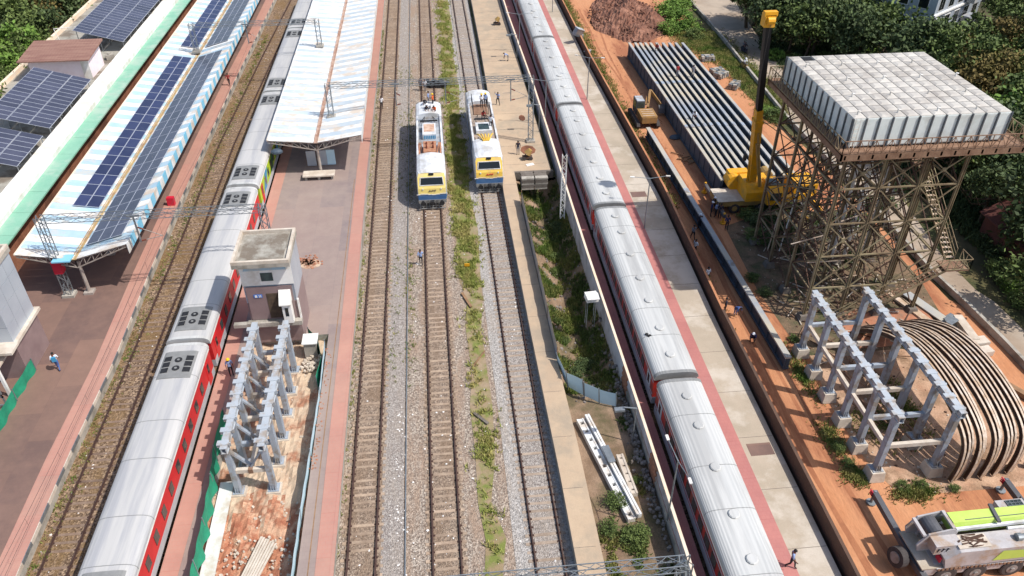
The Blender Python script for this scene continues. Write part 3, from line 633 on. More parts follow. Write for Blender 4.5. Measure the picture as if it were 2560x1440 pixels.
# ---------------------------------------------------------------- trains
def body_prof(hw, z0, zs, zt, n=12, rib=0.):
    pr = [(-hw, z0), (-hw, zs)]; m = n * (3 if rib else 1)
    for i in range(1, m):
        a = pi - pi * i / m; r = 1 + (rib if i % 2 else 0); sx = math.copysign(abs(cos(a)) ** .55, cos(a)); sz = sin(a) ** .75
        pr.append((hw * sx * (1 if rib == 0 else 1), zs + (zt - zs) * sz + (rib * (i % 2))))
    return pr + [(hw, zs), (hw, z0)]
def bogie(t, y):
    b = MB(); b.bb(-1.2, 1.2, -.3, .3, .55, .85); 
    for x in (-1.0, 1.0): b.bb(x - .08, x + .08, -1.7, 1.7, .5, .8)
    b = obj('bogie', b, 'train_under', t, loc=(0, y, 0))
    for yy in (-1.25, 1.25):
        w_ = MB(); w_.tube((-.85, 0, .62), (.85, 0, .62), .08, None, 6)
        for x in (-.84, .84): w_.tube((x - .06, 0, .62), (x + .06, 0, .62), .46, None, 14)
        obj('wheelset', w_, 'rim', b, loc=(0, yy, 0))
def coach(kind):
    """kind: 'ac' red air conditioned, 'lime' decorated, 'rib' ribbed roof with ventilators"""
    t = thing('railway_coach', '', 'railway coach', (0, 0, 0)); L = 23.5; hw = 1.6
    side = {'ac': 'train_red', 'lime': 'livery_lime', 'rib': 'train_red_old'}[kind]
    s = MB()
    s.bb(-hw, hw, .12, L - .12, 1.1, 1.75, 0); s.bb(-hw + .01, hw - .01, .12, L - .12, 1.75, 3.42, 1); s.bb(-hw - .015, hw + .015, .1, L - .1, 3.42, 3.56, 2)
    obj('body', s, ('train_grey', side, 'white_paint'), t)
    roof = [(-hw - .01, 3.562)] + [(x, z) for x, z in body_prof(hw, 3.5, 3.562, 4.12, 12, .014 if kind == 'rib' else 0)[2:-2]] + [(hw + .01, 3.562)]
    s = MB(); s.ext_y(roof, .1, L - .1); obj('roof', s, 'train_roof_white' if kind == 'rib' else 'train_roof', t, smooth=False)
    for yb in (.0, L - .14):
        s = MB(); s.ext_y([(-.75, 1.2), (-.75, 3.3), (.75, 3.3), (.75, 1.2)], yb - .12 if yb == 0 else yb, (yb + .14) if yb == 0 else yb + .26); obj('gangway', s, 'black', t)
        rb = [(x * 1.012, z + .02) for x, z in roof]; s = MB(); s.ext_y(rb, yb + (0 if yb == 0 else -.16), yb + .3 if yb == 0 else yb + .14); obj('end_rib', s, 'train_roof_white' if kind != 'rib' else 'ac_grey', t)
    wm = MB(); wz = (2.15, 2.95)
    wl_ = .66 if kind != 'rib' else .8
    wm.prism([(-.03, 0), (.03, 0), (.03, wl_), (-.03, wl_)], wz[0], wz[1]); gm = wm.mesh('window', ('glass_tint',))
    n = 10 if kind != 'rib' else 14; p = (L - 5.2) / n
    for x in (-hw + .005, hw - .005):
        for i in range(n):
            o = bpy.data.objects.new('window', gm); C.objects.link(o); o.parent = t; o.location = (x, 2.6 + i * p + (p - wl_) / 2, 0)
        for y in (.9, L - 1.8):
            d = MB(); d.bb(-.03, .03, 0, .9, 1.25, 3.2, 0); d = obj('door', d, ('train_grey' if kind == 'rib' else 'train_red'), t, loc=(x, y, 0)); WM.pop(d.name, None)
            g = MB(); g.bb(-.045, .045, .25, .65, 2.2, 2.95); obj('pane', g, 'glass', d)
        if kind == 'rib':
            u = MB(); u.bb(-.02, .02, .2, L - .2, 1.95, 2.02); u.bb(-.02, .02, .2, L - .2, 3.1, 3.16); obj('window_bar', u, 'train_grey', t, loc=(x, 0, 0))
    if kind == 'lime':
        for x in (-hw, hw):
            for i, c in enumerate(('livery_blue', 'livery_dark', 'livery_blue', 'sign_red', 'livery_dark')):
                u = MB(); y = 2 + i * 4.3; sg = 1 if x > 0 else -1; q = .012 * sg
                u.add([(x + q, y, 1.8), (x + q, y + 1.8, 1.8), (x + q, y + 3.1, 3.38), (x + q, y + 1.6, 3.38)], [(0, 1, 2, 3)]); obj('livery_patch', u, c, t)
    if kind != 'rib':
        rf = lambda f: [(x, z) for x, z in roof]
        for y, d in ((1.0, 1), (L - 1.0, -1)):
            u = MB(); a, b = sorted((y, y + 2.9 * d)); pr = [(x * .74, z + .05) for x, z in roof if abs(x) < 1.58 or True]
            pr = [(x * .78, 3.9 + (z - 3.56) * .5) for x, z in roof]
            u.ext_y([(-1.22, 3.6)] + pr + [(1.22, 3.6)], a, b, 0); u = obj('air_conditioner', u, 'ac_grey', t)
            for xx in (-.78, .78):
                for q in range(3):
                    g = MB(); yc = (a + b) / 2 + (q - 1) * .62; zt = 4.15; g.hexa([(xx - .25, yc - .24, zt - .12), (xx + .25, yc - .24, zt - .12), (xx + .25, yc + .24, zt - .12), (xx - .25, yc + .24, zt - .12), (xx - .25, yc - .24, zt + (.075 if xx > 0 else -.0)), (xx + .25, yc - .24, zt + (.0 if xx > 0 else .075)), (xx + .25, yc + .24, zt + (.0 if xx > 0 else .075)), (xx - .25, yc + .24, zt + (.075 if xx > 0 else 0))]); obj('grille', g, 'dark_metal', u)
            for yy in (-.45, .45):
                g = MB(); g.tube((0, (a + b) / 2 + yy, 4.1), (0, (a + b) / 2 + yy, 4.215), .27, None, 12); g.tube((0, (a + b) / 2 + yy, 4.2), (0, (a + b) / 2 + yy, 4.235), .1, None, 8, 1); obj('fan', g, ('dark_metal', 'ac_grey'), u)
    else:
        for y in (2.0, 5.1, 8.6, 11.7, 15.3, 18.9, 21.7):
            u = MB(); u.tube((0, y, 4.1), (0, y, 4.19), .17, None, 10, 1); u.tube((0, y, 4.19), (0, y, 4.25), .36, .3, 10, 0); obj('roof_ventilator', u, ('train_roof_white', 'dark_metal'), t)
        u = MB()
        for x in (-.42, .42): u.bb(x - .03, x + .03, 1.2, L - 1.2, 4.05, 4.13)
        obj('walkway_rail', u, 'train_roof_white', t)
    for q in range(1, 6):
        y = L * q / 6 + (.35 if q % 2 else -.2); u = MB(); u.ext_y([(x * 1.003, z + .006) for x, z in roof], y, y + .05); obj('roof_seam', u, 'ac_grey', t)
    s = MB(); s.bb(-1.3, 1.3, .3, L - .3, .95, 1.1); s.bb(-1.1, 1.1, 7, 10.5, .5, .95); s.bb(-1.1, 1.1, 12.4, 15, .55, .95); obj('underframe', s, 'train_under', t)
    for y in (3.4, L - 3.4): bogie(t, y)
    return t
c1 = coach('ac'); c1.location = (-19.8, 24.2, 0); c1['label'] = 'red coach with a long silver roof, nearest of the left train'; c1['group'] = 'coaches of the left train'
dup(c1, (-19.8, 48.2, 0), 0, 'red coach of the left train with the shadow of the lift tower on its roof', 'coaches of the left train')
c2 = coach('lime'); c2.location = (-19.8, 72.3, 0); c2['label'] = 'lime green painted coach beside the white canopy end'; c2['group'] = 'coaches of the left train'
dup(c2, (-19.8, 96.3, 0), 0, 'silver roofed coach half hidden by the white canopy, fourth in the left train', 'coaches of the left train')
dup(c2, (-19.8, 120.3, 0), 0, 'farthest silver roofed coach of the left train, at the top edge', 'coaches of the left train')
c3 = coach('rib'); c3.location = (16.1, 40.7, 0); c3['group'] = 'coaches of the right train'; c3['label'] = 'red coach with ribbed pale roof and a dark spot, second nearest on the right'
for y, l in ((16.6, 'nearest ribbed roof red coach at the bottom of the right train'), (64.8, 'third coach of the right train, passing the yellow and white locomotive'), (88.8, 'fourth coach of the right train, beside the lattice mast'), (112.7, 'fifth coach of the right train, beside the boxes at the brown wall'), (136.7, 'farthest coach of the right train at the top edge')):
    dup(c3, (16.1, y, 0), 0, l, 'coaches of the right train')
s = MB(); s.ball((14.95, 45.2, 4.05), .16, 6); s.box((15.1, 45.0, 4.05), (.3, .2, .15), .4); solo('dark_bundle', s, 'black', 'small dark bundle lying on the ribbed coach roof', 'bundle')

# ---------------------------------------------------------------- locomotives
def loco(y0, x0, label, kind):
    t = thing('electric_locomotive', label, 'locomotive', (x0, y0, 0), 0, 'locomotives on the middle tracks'); L = 20.2; hw = 1.55
    # nose profile in (y,z): lower skirt, blue band, yellow, windscreen, roof
    nose = [(0, 1.1), (-.02, 1.55), (.0, 1.7), (.12, 2.35), (.28, 2.62), (.72, 3.35), (1.0, 3.68)]
    m_ = ['loco_blue', 'loco_blue', 'loco_yellow', 'loco_yellow', 'loco_yellow', 'loco_yellow']
    def cab(flip):
        f = (lambda y: L - y) if flip else (lambda y: y)
        s = MB(); n = len(nose)
        for i in range(n - 1):
            (a, za), (b, zb) = nose[i], nose[i + 1]; w0 = hw * (1 - .0 * za) - .02; k = 0.12 if i >= 4 else 0
            s.quad((-w0 + .1, f(a), za), (w0 - .1, f(a), za), (w0 - .1 - (.12 if i == 5 else 0), f(b), zb), (-w0 + .1 + (.12 if i == 5 else 0), f(b), zb), 1 if i < 2 else 2)
            for sg in (-1, 1): s.quad((sg * (w0 - .1), f(a), za), (sg * w0, f(a + .5), za), (sg * w0, f(b + .5), zb), (sg * (w0 - .1 - (.12 if i == 5 else 0)), f(b), zb), 0 if i > 1 else 1)
        # side walls and roof of the cab
        for sg in (-1, 1):
            w0 = hw - .02
            s.quad((sg * w0, f(.5), 1.1), (sg * w0, f(5), 1.1), (sg * w0, f(5), 3.5), (sg * w0, f(1.2), 3.5)); s.add([(sg * w0, f(.5), 1.1), (sg * w0, f(1.2), 3.5), (sg * w0, f(.78), 2.62)], [(0, 1, 2)])
        rf = [(-1.53, 3.5), (-1.42, 3.72), (-1.1, 3.9), (-.5, 4.02), (0, 4.05), (.5, 4.02), (1.1, 3.9), (1.42, 3.72), (1.53, 3.5)]
        o = len(s.v); s.v += [(x, f(5.0), z) for x, z in rf] + [(x, f(1.5 + .0 * abs(x)), z) for x, z in rf] + [(x * .9, f(.95 + .12 * abs(x)), 3.5 + (z - 3.5) * .42) for x, z in rf]; n = len(rf)
        for r_ in range(2):
            for i in range(n - 1): s.f.append((o + r_ * n + i, o + r_ * n + i + 1, o + (r_ + 1) * n + i + 1, o + (r_ + 1) * n + i)); s.m.append(0)
        s.quad((-hw + .02, f(5), 1.1), (hw - .02, f(5), 1.1), (hw - .02, f(5), 3.5), (-hw + .02, f(5), 3.5)); s.add([(x, f(5), z) for x, z in rf], [tuple(range(n))])
        cb = obj('cab', s, ('loco_white', 'loco_blue', 'loco_yellow' if kind else 'loco_yellow_pale'), t, smooth=False); WM[cb.name] = WM[t.name]
        g = MB(); a, za, b, zb = .33, 2.70, .70, 3.30; g.add([(-1.16, f(a - .03), za), (1.16, f(a - .03), za), (1.08, f(b - .03), zb), (-1.08, f(b - .03), zb)], [(0, 1, 2, 3)]); obj('windscreen', g, 'glass', cb)
        g = MB()
        for p, q in (((-1.22, f(a - .05), za - .05), (1.22, f(a - .05), za - .05)), ((-1.14, f(b - .04), zb + .05), (1.14, f(b - .04), zb + .05)), ((-1.22, f(a - .05), za - .05), (-1.14, f(b - .04), zb + .05)), ((1.22, f(a - .05), za - .05), (1.14, f(b - .04), zb + .05))): g.bar(p, q, .07)
        obj('windscreen_frame', g, 'loco_white', cb)
        for x in (-.95, .95): g = MB(); g.tube((x, f(.14), 2.3), (x, f(.02), 2.3), .08, None, 8); obj('headlight', g, 'loco_white', cb)
        g = MB(); g.box((0, f(.93), 3.62), (.5, .3, .16)); g.box((0, f(.78), 3.62), (.34, .06, .1), 0, 1); obj('roof_lamp', g, ('dark_metal', 'glass'), cb)
        g = MB()
        for i in range(3): g.bar((-.3 + i * .3, f(.03), 2.08), (-.2 + i * .3, f(.03), 2.22), .07)
        g.bar((-.35, f(.03), 2.06), (.35, f(.03), 2.2), .05); obj('emblem', g, 'sign_red' if kind else 'rust', cb)
        for i in range(8):
            g = MB(); x = -1.4 + i * .4; g.bb(x - .2, x + .2, f(-.04) - .01, f(-.04) + .02, 1.72 + .06 * sin(i * 1.2), 1.79 + .06 * sin(i * 1.2)); obj('wave_stripe', g, 'white_paint', cb)
        # buffer beam, buffers, cow catcher, pipes
        g = MB(); g.bb(-1.45, 1.45, min(f(-.05), f(.4)), max(f(-.05), f(.4)), .72, 1.1); obj('buffer_beam', g, 'ac_grey', t)
        for x in (-.98, .98):
            g = MB(); g.tube((x, f(.1), .95), (x, f(-.5), .95), .12, None, 10); g.tube((x, f(-.5), .95), (x, f(-.58), .95), .26, None, 12); obj('buffer', g, 'dark_metal', t)
        g = MB()
        for i in range(9): g.bar((-1.3 + i * .325, f(-.25), .2), (-1.3 + i * .325, f(-.02), .72), .05)
        g.bar((-1.35, f(-.26), .22), (1.35, f(-.26), .22), .08); g.bar((-1.35, f(-.16), .45), (1.35, f(-.16), .45), .05); obj('rail_guard', g, 'ac_grey', t)
        g = MB(); g.box((0, f(-.25), .92), (.35, .5, .35)); 
        for x in (-.55, -.4, .4, .55): g.path([(x, f(-.05), 1.05), (x, f(-.3), .9), (x, f(-.25), .5)], .035, 5)
        obj('coupler', g, 'dark_metal', t)
    cab(False); cab(True)
    s = MB(); s.bb(-hw + .02, hw - .02, 5.0, L - 5.0, 1.1, 3.3, 0); s.bb(-hw, hw, 5.0, L - 5.0, 1.1, 1.6, 1)
    for sg in (-1, 1):
        for i in range(6): g_ = MB(); g_.bb(sg * hw - .02, sg * hw + .01, 5.6 + i * 1.6, 6.9 + i * 1.6, 2.3, 3.0); obj('side_grille', g_, 'dark_metal', t)
    obj('body', s, ('loco_grey' if kind == 0 else 'loco_white', 'loco_blue'), t)
    s = MB(); s.bb(-1.2, 1.2, .5, L - .5, .7, 1.1); s.bb(-1.2, 1.2, 8.5, 11.7, .4, .7); obj('underframe', s, 'train_under', t)
    for y in (3.6, L - 3.6): bogie(t, y)
    tr = 'loco_roof_tan' if kind else 'loco_grey'
    s = MB(); s.bb(-1.5, 1.5, 5.05, L - 5.05, 3.302, 3.5); obj('roof_deck', s, tr, t)
    for x in (-1.35, 1.35): s = MB(); s.bb(x - .1, x + .1, 5.05, L - 5.05, 3.5, 3.72); obj('roof_side_rail', s, 'loco_white', t)
    if kind == 0:
        s = MB(); s.ext_x([(5.2, 3.5), (5.4, 3.95), (7.2, 4.3), (7.5, 3.5)], -.7, .7); obj('transformer_cover', s, 'copper', t)
        for x in (-.35, .35):
            for y in (6.0, 6.7): s = MB(); s.tube((x, y, 3.9), (x, y, 4.45), .12, .08, 8); obj('insulator', s, 'insulator', t)
        for x in (-1, 1): s = MB(); s.bar((x * .75, 5.3, 3.6), (x * 1.0, 7.6, 3.9), .12); s.bar((x * 1.15, 5.3, 3.55), (x * 1.15, 7.8, 3.75), .2); obj('roof_bracket', s, 'copper', t)
        s = MB(); s.bb(-.75, .75, 9.2, 12.2, 3.5, 4.15); s = obj('equipment_box', s, 'loco_white', t); g = MB(); g.bb(-.6, .6, 9.9, 11.9, 4.15, 4.17); obj('hatch', g, 'rusty_sheet', s)
        g = MB()
        for i in range(7): g.bb(-.62 + i * .2, -.5 + i * .2, 9.17, 9.2, 3.6, 4.0)
        obj('louvre', g, 'livery_blue', s)
    else:
        for i, (x, a) in enumerate(((-.7, .3), (-.35, .15), (0, 0), (.35, -.15), (.7, -.3))):
            s = MB(); s.path([(x * .4, 4.2, 4.1), (x, 5.4, 4.25), (x * 1.25, 6.2, 3.95)], .09, 6); obj('busbar', s, 'loco_yellow', t)
        s = MB(); s.bb(-.9, .9, 7.0, 9.2, 3.5, 4.0, 0); s = obj('equipment_box', s, 'loco_white', t); g = MB(); g.bb(-.6, .6, 7.3, 8.8, 4.0, 4.02); obj('hatch', g, 'glass_tint', s)
        s = MB(); s.bb(-.85, .85, 12.4, 16.6, 3.5, 3.62, 0); obj('roof_mat', s, 'rust_light', t)
        s = MB()
        for x in (-.9, .9):
            for y in (12.4, 14.4, 16.4): s.bar((x, y, 3.5), (x, y, 4.5), .05)
            s.bar((x, 12.4, 4.5), (x, 16.4, 4.5), .05); s.bar((x, 12.4, 4.0), (x, 16.4, 4.0), .04)
        obj('handrail', s, 'dark_metal', t)
    s = MB()
    yy = 12.8 if kind == 0 else 9.8
    for sg in (-1, 1): s.bar((sg * .7, yy, 3.7), (sg * .45, yy + 1.6, 3.95), .05); s.bar((sg * .45, yy + 1.6, 3.95), (sg * .8, yy + .2, 4.1), .05)
    s.bar((-1, yy + .1, 4.15), (1, yy + .1, 4.15), .07); s.bar((-1, yy - .1, 4.15), (1, yy - .1, 4.15), .07); obj('pantograph', s, 'dark_metal', t)
    return t
loco(72.5, -.9, 'white electric locomotive with pale yellow front and orange roof equipment', 0)
loco(75.4, 5.3, 'electric locomotive with deep yellow and blue front and yellow bars on its roof', 1)

# ---------------------------------------------------------------- overhead masts and portals
def mast(t, x, y, z0, z1, w=.55, red=False):
    s = MB(); s.truss((x, y, z0), (x, y, z1), w, w, int((z1 - z0) / .55), .03); m_ = obj('mast', s, 'galv', t, world=True)
    s = MB(); s.box((x, y, z0 + .1), (1.0, .9, .3)); obj('footing', s, 'concrete', t, world=True)
    return m_
def portal(label, xa, xb, y, z0a, z0b, drops, zt=9.0, ext=(0, 0)):
    t = thing('overhead_line_portal', label, 'portal', ((xa + xb) / 2, y, 0), 0, 'lattice portals over the tracks')
    if z0a is not None: mast(t, xa, y, z0a, zt)
    if z0b is not None: mast(t, xb, y, z0b, zt)
    s = MB(); s.truss((xa - ext[0], y, zt - .25), (xb + ext[1], y, zt - .25), .62, .5, int((xb - xa) / .85), .022); obj('lattice_beam', s, 'galv', t, world=True)
    for x in drops:
        s = MB(); s.bar((x, y, zt - .4), (x, y, zt - 2.9), .16, .1); s.bar((x - .5, y, zt - .35), (x + .5, y, zt - .35), .14, .14); s = obj('drop_arm', s, 'galv', t, world=True)
        s = MB(); s.bar((x, y, zt - 2.8), (x + 1.9, y, zt - 2.4), .05); s.bar((x, y, zt - 1.4), (x + 1.9, y, zt - 2.4), .045); s.bar((x, y, zt - 1.9), (x - .9, y, zt - 1.9), .04); obj('cantilever', s, 'steel_pale', t, world=True)
        s = MB(); s.tube((x + .1, y, zt - 2.78), (x + .5, y, zt - 2.7), .07, None, 8); s.tube((x + .1, y, zt - 1.47), (x + .5, y, zt - 1.68), .07, None, 8); obj('insulator', s, 'insulator', t, world=True)
    return t
p1 = portal('lattice portal crossing the near end of the striped canopy, red band on its left mast', -32.9, -15.0, 59.2, 1.0, 1.0, (-25.5,))
s = MB(); s.box((-32.9, 59.2, 4.1), (.7, .7, 1.2)); obj('red_notice', s, 'sign_red', p1, world=True)
s = MB(); s.box((-32.2, 59.0, 4.95), (1.5, 1.1, .12)); obj('canopy_flashing', s, 'fascia_blue', p1, world=True)
p2 = portal('lattice portal standing over the two locomotives', -11.8, 10.95, 85.4, 5.0, .9, (-4.4, 1.2, 8.6))
p3 = portal('far lattice portal over the solar panels of the striped canopy', -31.4, -15.1, 108.0, 5.2, 5.4, (-24.4,))
p4 = portal('nearest lattice portal at the bottom edge of the picture', -6, 10.85, 22.3, None, 0, (), 9.0)
s = MB(); s.bar((10.85, 22.3, 9.0), (9.0, 22.3, 7.2), .1); s.bar((10.85, 22.3, 9.0), (10.85, 21.5, 7), .1); obj('brace', s, 'galv', p4, world=True)
s = MB(); s.truss((12.3, 69.3, 0), (12.3, 69.3, 7.2), .42, .3, 12, .035); solo('lattice_post', s, 'sheet_white', 'white ladder like lattice post beside the grey wall', 'post')
# catenary wires
s = MB()
for x, ya, yb in ((-23.6, 59.2, 108), (-23.6, 20, 59.2), (3.1, 85.4, 160)):
    n = 8
    for i in range(n):
        a = ya + (yb - ya) * i / n; b = ya + (yb - ya) * (i + 1) / n; sg = lambda q: 7.6 - .9 * 4 * ((q - ya) / (yb - ya)) * (1 - (q - ya) / (yb - ya)) * .8
        s.tube((x, a, sg(a)), (x, b, sg(b)), .012, None, 4, cap=False); s.tube((x, b, 6.5), (x, b, sg(b)), .008, None, 4, cap=False)
    s.tube((x, ya, 6.5), (x, yb, 6.5), .012, None, 4, cap=False)
solo('overhead_wires', s, 'wire', 'thin overhead contact wires strung between the portals', 'wires')
# ================================================================ CENTRE AND RIGHT: CONSTRUCTION SITE
# lift towers on the platforms
def lift_tower(label, x0, x1, y0, y1, zt, zp, detail):
    t = thing('lift_tower', label, 'lift tower', ((x0 + x1) / 2, (y0 + y1) / 2, 1.0))
    s = MB(); s.bb(x0, x1, y0, y1, .98, zp); obj('base_wall', s, 'granite', t, world=True)
    s = MB(); s.bb(x0 + .05, x1 - .05, y0 + .05, y1 - .05, zp, zt - .35); obj('core', s, 'panel_grey', t, world=True)
    # cladding panels, each a piece
    n = 4; h = (zt - .4 - zp) / 4
    for side in ('f', 'r', 'l', 'b'):
        for i in range(3):
            for j in range(4):
                s = MB(); a = i / 3; b = (i + 1) / 3; z0_, z1_ = zp + j * h + .015, zp + (j + 1) * h - .015
                if side in 'fb':
                    if detail and side == 'f' and j < 3: continue
                    yy = y0 if side == 'f' else y1 - .06; s.bb(x0 + (x1 - x0) * a + .015, x0 + (x1 - x0) * b - .015, yy, yy + .06, z0_, z1_)
                else:
                    xx = x1 - .06 if side == 'r' else x0; s.bb(xx, xx + .06, y0 + (y1 - y0) * a + .015, y0 + (y1 - y0) * b - .015, z0_, z1_)
                obj('cladding_panel', s, 'panel_grey', t, world=True)
    s = MB(); s.bb(x0 - .3, x1 + .12, y0 - .75, y1 + .1, zt - .34, zt); obj('roof_slab', s, 'concrete', t, world=True)
    s = MB(); s.bb(x0 + .15, x1 - .4, y0 - .35, y1 - .3, zt, zt + .012); obj('roof_surface', s, 'concrete_roof', t, world=True)
    s = MB()
    for a in ((x0 - .3, x1 + .12, y0 - .75, y0 - .55), (x0 - .3, x1 + .12, y1 - .1, y1 + .1), (x0 - .3, x0 - .1, y0 - .55, y1 - .1), (x1 - .1, x1 + .12, y0 - .55, y1 - .1)): s.bb(*a, zt + .002, zt + .28)
    obj('roof_parapet', s, 'pier', t, world=True)
    return t
lt = lift_tower('grey panelled lift tower with a flat concrete roof behind the steel frame', -15.6, -11.75, 51.0, 54.7, 9.1, 5.0, True)
yf = 50.98
s = MB(); s.bb(-15.62, -11.73, yf - .05, yf, 6.7, 8.7); obj('fascia', s, 'white_paint', lt, 'white upper front', world=True)
s = MB(); s.tube((-13.7, yf - .12, 8.1), (-13.7, yf - .06, 8.1), 1.6, None, 24); s2 = MB()
s2.v = [v for v in s.v]; s2.f = s.f; s2.m = s.m; s2.v = [(x, y, max(z, 8.12)) if z < 8.12 else (x, y, 8.1 + (z - 8.1) * .38) for x, y, z in s2.v]; obj('arch_panel', s2, 'sheet_blue', lt, world=True)
s = MB(); s.bb(-14.1, -13.2, yf - .09, yf - .05, 7.1, 7.85); obj('window', s, 'glass_tint', lt, world=True)
s = MB(); s.bb(-15.45, -11.95, yf - .06, yf - .01, 3.4, 6.55); obj('granite_front', s, 'granite', lt, world=True)
s = MB(); s.bb(-14.0, -12.75, yf - .08, yf - .06, 3.5, 5.9); obj('doorway', s, 'bark', lt, world=True)
s = MB(); s.bb(-14.95, -14.3, yf - .09, yf - .06, 5.55, 5.85); sg = obj('lift_sign', s, 'sign_blue', lt, world=True)
s = MB(); s.bb(-14.86, -14.68, yf - .11, yf - .09, 5.6, 5.8); s.bb(-14.56, -14.5, yf - .11, yf - .09, 5.6, 5.8); s.bb(-14.44, -14.38, yf - .11, yf - .09, 5.6, 5.8); obj('symbol', s, 'white_paint', sg, world=True)
s = MB(); s.ext_x([(yf - .9, 5.2), (yf - .9, 5.3), (yf - .05, 6.2), (yf - .05, 5.2)], -13.0, -12.1); s.bb(-12.85, -12.15, yf - .75, yf - .1, 3.4, 5.2); cb_ = obj('control_cabinet', s, 'white_paint', lt, 'white box with a gabled hood', world=True)
s = MB(); s.bb(-12.65, -12.4, yf - .77, yf - .75, 4.1, 4.9); obj('slot', s, 'glass', cb_, world=True)
s = MB(); s.bb(-15.8, -11.6, yf - .5, yf, 2.95, 3.35); s.bb(-16.9, -15.8, yf - .5, yf - .1, 3.0, 3.3); obj('ledge', s, 'concrete', lt, world=True)
s = MB(); s.bb(-11.75, -11.62, yf - .1, yf + .1, 2.9, 5.2); obj('corner_trim', s, 'white_paint', lt, world=True)
lt2 = lift_tower('tall grey lift tower with mauve stone base at the left edge of the picture', -37.2, -32.3, 48.6, 52.6, 10.3, 4.5, False)
s = MB(); s.bb(-37.4, -32.0, 48.3, 52.9, 4.3, 4.55); s.bb(-36.5, -31.9, 47.2, 48.4, 4.4, 4.6); obj('ledge', s, 'pier', lt2, world=True)
s = MB(); s.hexa([(-36, 46.4, 3.6), (-32.9, 46.4, 3.6), (-32.9, 48.5, 3.6), (-36, 48.5, 3.6), (-36, 46.4, 3.75), (-32.9, 46.4, 3.75), (-32.9, 48.5, 3.75), (-36, 48.5, 3.75)]); obj('porch_roof', s, 'pier', lt2, world=True)
s = MB()
for x in (-35.9, -33.0): s.bb(x - .1, x + .1, 46.5, 46.7, 1, 3.6)
obj('porch_post', s, 'white_paint', lt2, world=True)
for i in range(3):
    for j in range(2):
        s = MB(); x = -36.2 + i * 1.25; z = 1.3 + j * 1.0
        for a in ((x, x + 1.1, z, z + .1), (x, x + 1.1, z + .8, z + .9), (x, x + .1, z, z + .9), (x + 1.0, x + 1.1, z, z + .9)): s.bb(a[0], a[1], 45.2, 45.3, a[2], a[3])
        solo('metal_frame', s, 'galv', ['leftmost lower grey metal frame under the left lift tower', 'leftmost upper grey metal frame under the left lift tower', 'middle lower grey metal frame under the left lift tower', 'middle upper grey metal frame under the left lift tower', 'right lower grey metal frame under the left lift tower', 'right upper grey metal frame under the left lift tower'][i * 2 + j], 'metal frame', 'metal frames under the left lift tower')
# green barrier sheets
def sheet(name, pts, z0, z1, m, label, catg, posts=True, wave=.08, group=None, lean=0, folds=4, pm='galv'):
    t = thing(name, label, catg, (pts[0][0], pts[0][1], z0), 0, group)
    P_ = []; 
    for (xa, ya), (xb, yb) in zip(pts[:-1], pts[1:]):
        n = max(2, int(math.hypot(xb - xa, yb - ya) / .3))
        for i in range(n): f = i / n; P_.append((xa + (xb - xa) * f, ya + (yb - ya) * f))
    P_.append(pts[-1]); s = MB(); vs = []
    for i, (x, y) in enumerate(P_):
        o = wave * sin(i * 1.1); vs += [(x + o, y, z0), (x + o * .3 + lean * (z1 - z0) * .5, y, (z0 + z1) / 2), (x - o * .2 + lean * (z1 - z0), y, z1 + .04 * sin(i * .8))]
    s.add(vs, [(i * 3 + j, i * 3 + 3 + j, i * 3 + 4 + j, i * 3 + 1 + j) for i in range(len(P_) - 1) for j in (0, 1)]); obj('sheet', s, m, t, world=True)
    if posts:
        for x, y in pts: s = MB(); s.bar((x, y, z0 - .3), (x + lean * (z1 - z0), y, z1 + .1), .07); obj('post', s, pm, t, world=True)
    return t
sheet('barrier_netting', [(-32.2, 49.4), (-32.3, 46), (-32.2, 42), (-32.3, 38)], 1.0, 2.1, 'green_net', 'green barrier sheet along the left platform below the lift tower', 'barrier', group=None)
sheet('barrier_netting', [(-16.35, 42), (-16.3, 38.5), (-16.0, 36), (-15.8, 32.5), (-15.7, 29.5), (-15.6, 26)], .9, 2.5, 'green_net', 'sagging green barrier sheet left of the dug out pit', 'barrier', wave=.16)
sheet('barrier_netting', [(-11.5, 51.6), (-10.6, 50.2), (-10.1, 47.8), (-10.3, 45.6)], .3, 1.7, 'green_net', 'green barrier sheet behind the lift tower corner', 'barrier')
sheet('tin_barrier', [(-10.15, 49.5), (-10.05, 44), (-10.15, 38), (-10.25, 33), (-10.25, 26)], .1, 2.0, 'sheet_cyan', 'long pale blue tin barrier along the right side of the pit', 'barrier', wave=.03, lean=.12)
s = MB(); s.bar((-15.5, 37, .5), (-15.2, 26, .9), .9, .06); solo('tin_sheet', s, 'sheet_white', 'pale corrugated strip leaning along the left side of the pit', 'metal sheet')
s = MB()
for i in range(7): s.hexa([(-12.6 + i * .14 - k * .62, 32.3 - i * .06 - k * 1, .55 + (.03 if i % 2 else 0)) for k in (0,)] * 0 or [(-13.6 + i * .16, 28.6, .5), (-13.47 + i * .16, 28.6, .5), (-12.47 + i * .16, 32.3 - i * .1, .5), (-12.6 + i * .16, 32.3 - i * .1, .5), (-13.6 + i * .16, 28.6, .57 + (.03 if i % 2 else 0)), (-13.47 + i * .16, 28.6, .57 + (.03 if i % 2 else 0)), (-12.47 + i * .16, 32.3 - i * .1, .57 + (.03 if i % 2 else 0)), (-12.6 + i * .16, 32.3 - i * .1, .57 + (.03 if i % 2 else 0))])
solo('plank', s, 'pier', 'cream ribbed plank lying on the rubble at the bottom of the pit', 'plank')
t = thing('machine_room_box', 'white topped concrete box beside the lift tower corner', 'box', (-11.1, 49.8, .3))
s = MB(); s.bb(-11.6, -10.6, 49.3, 50.4, .1, 1.9); obj('body', s, 'concrete', t, world=True); s = MB(); s.bb(-11.7, -10.5, 49.2, 50.5, 1.9, 2.0); obj('lid', s, 'white_paint', t, world=True)
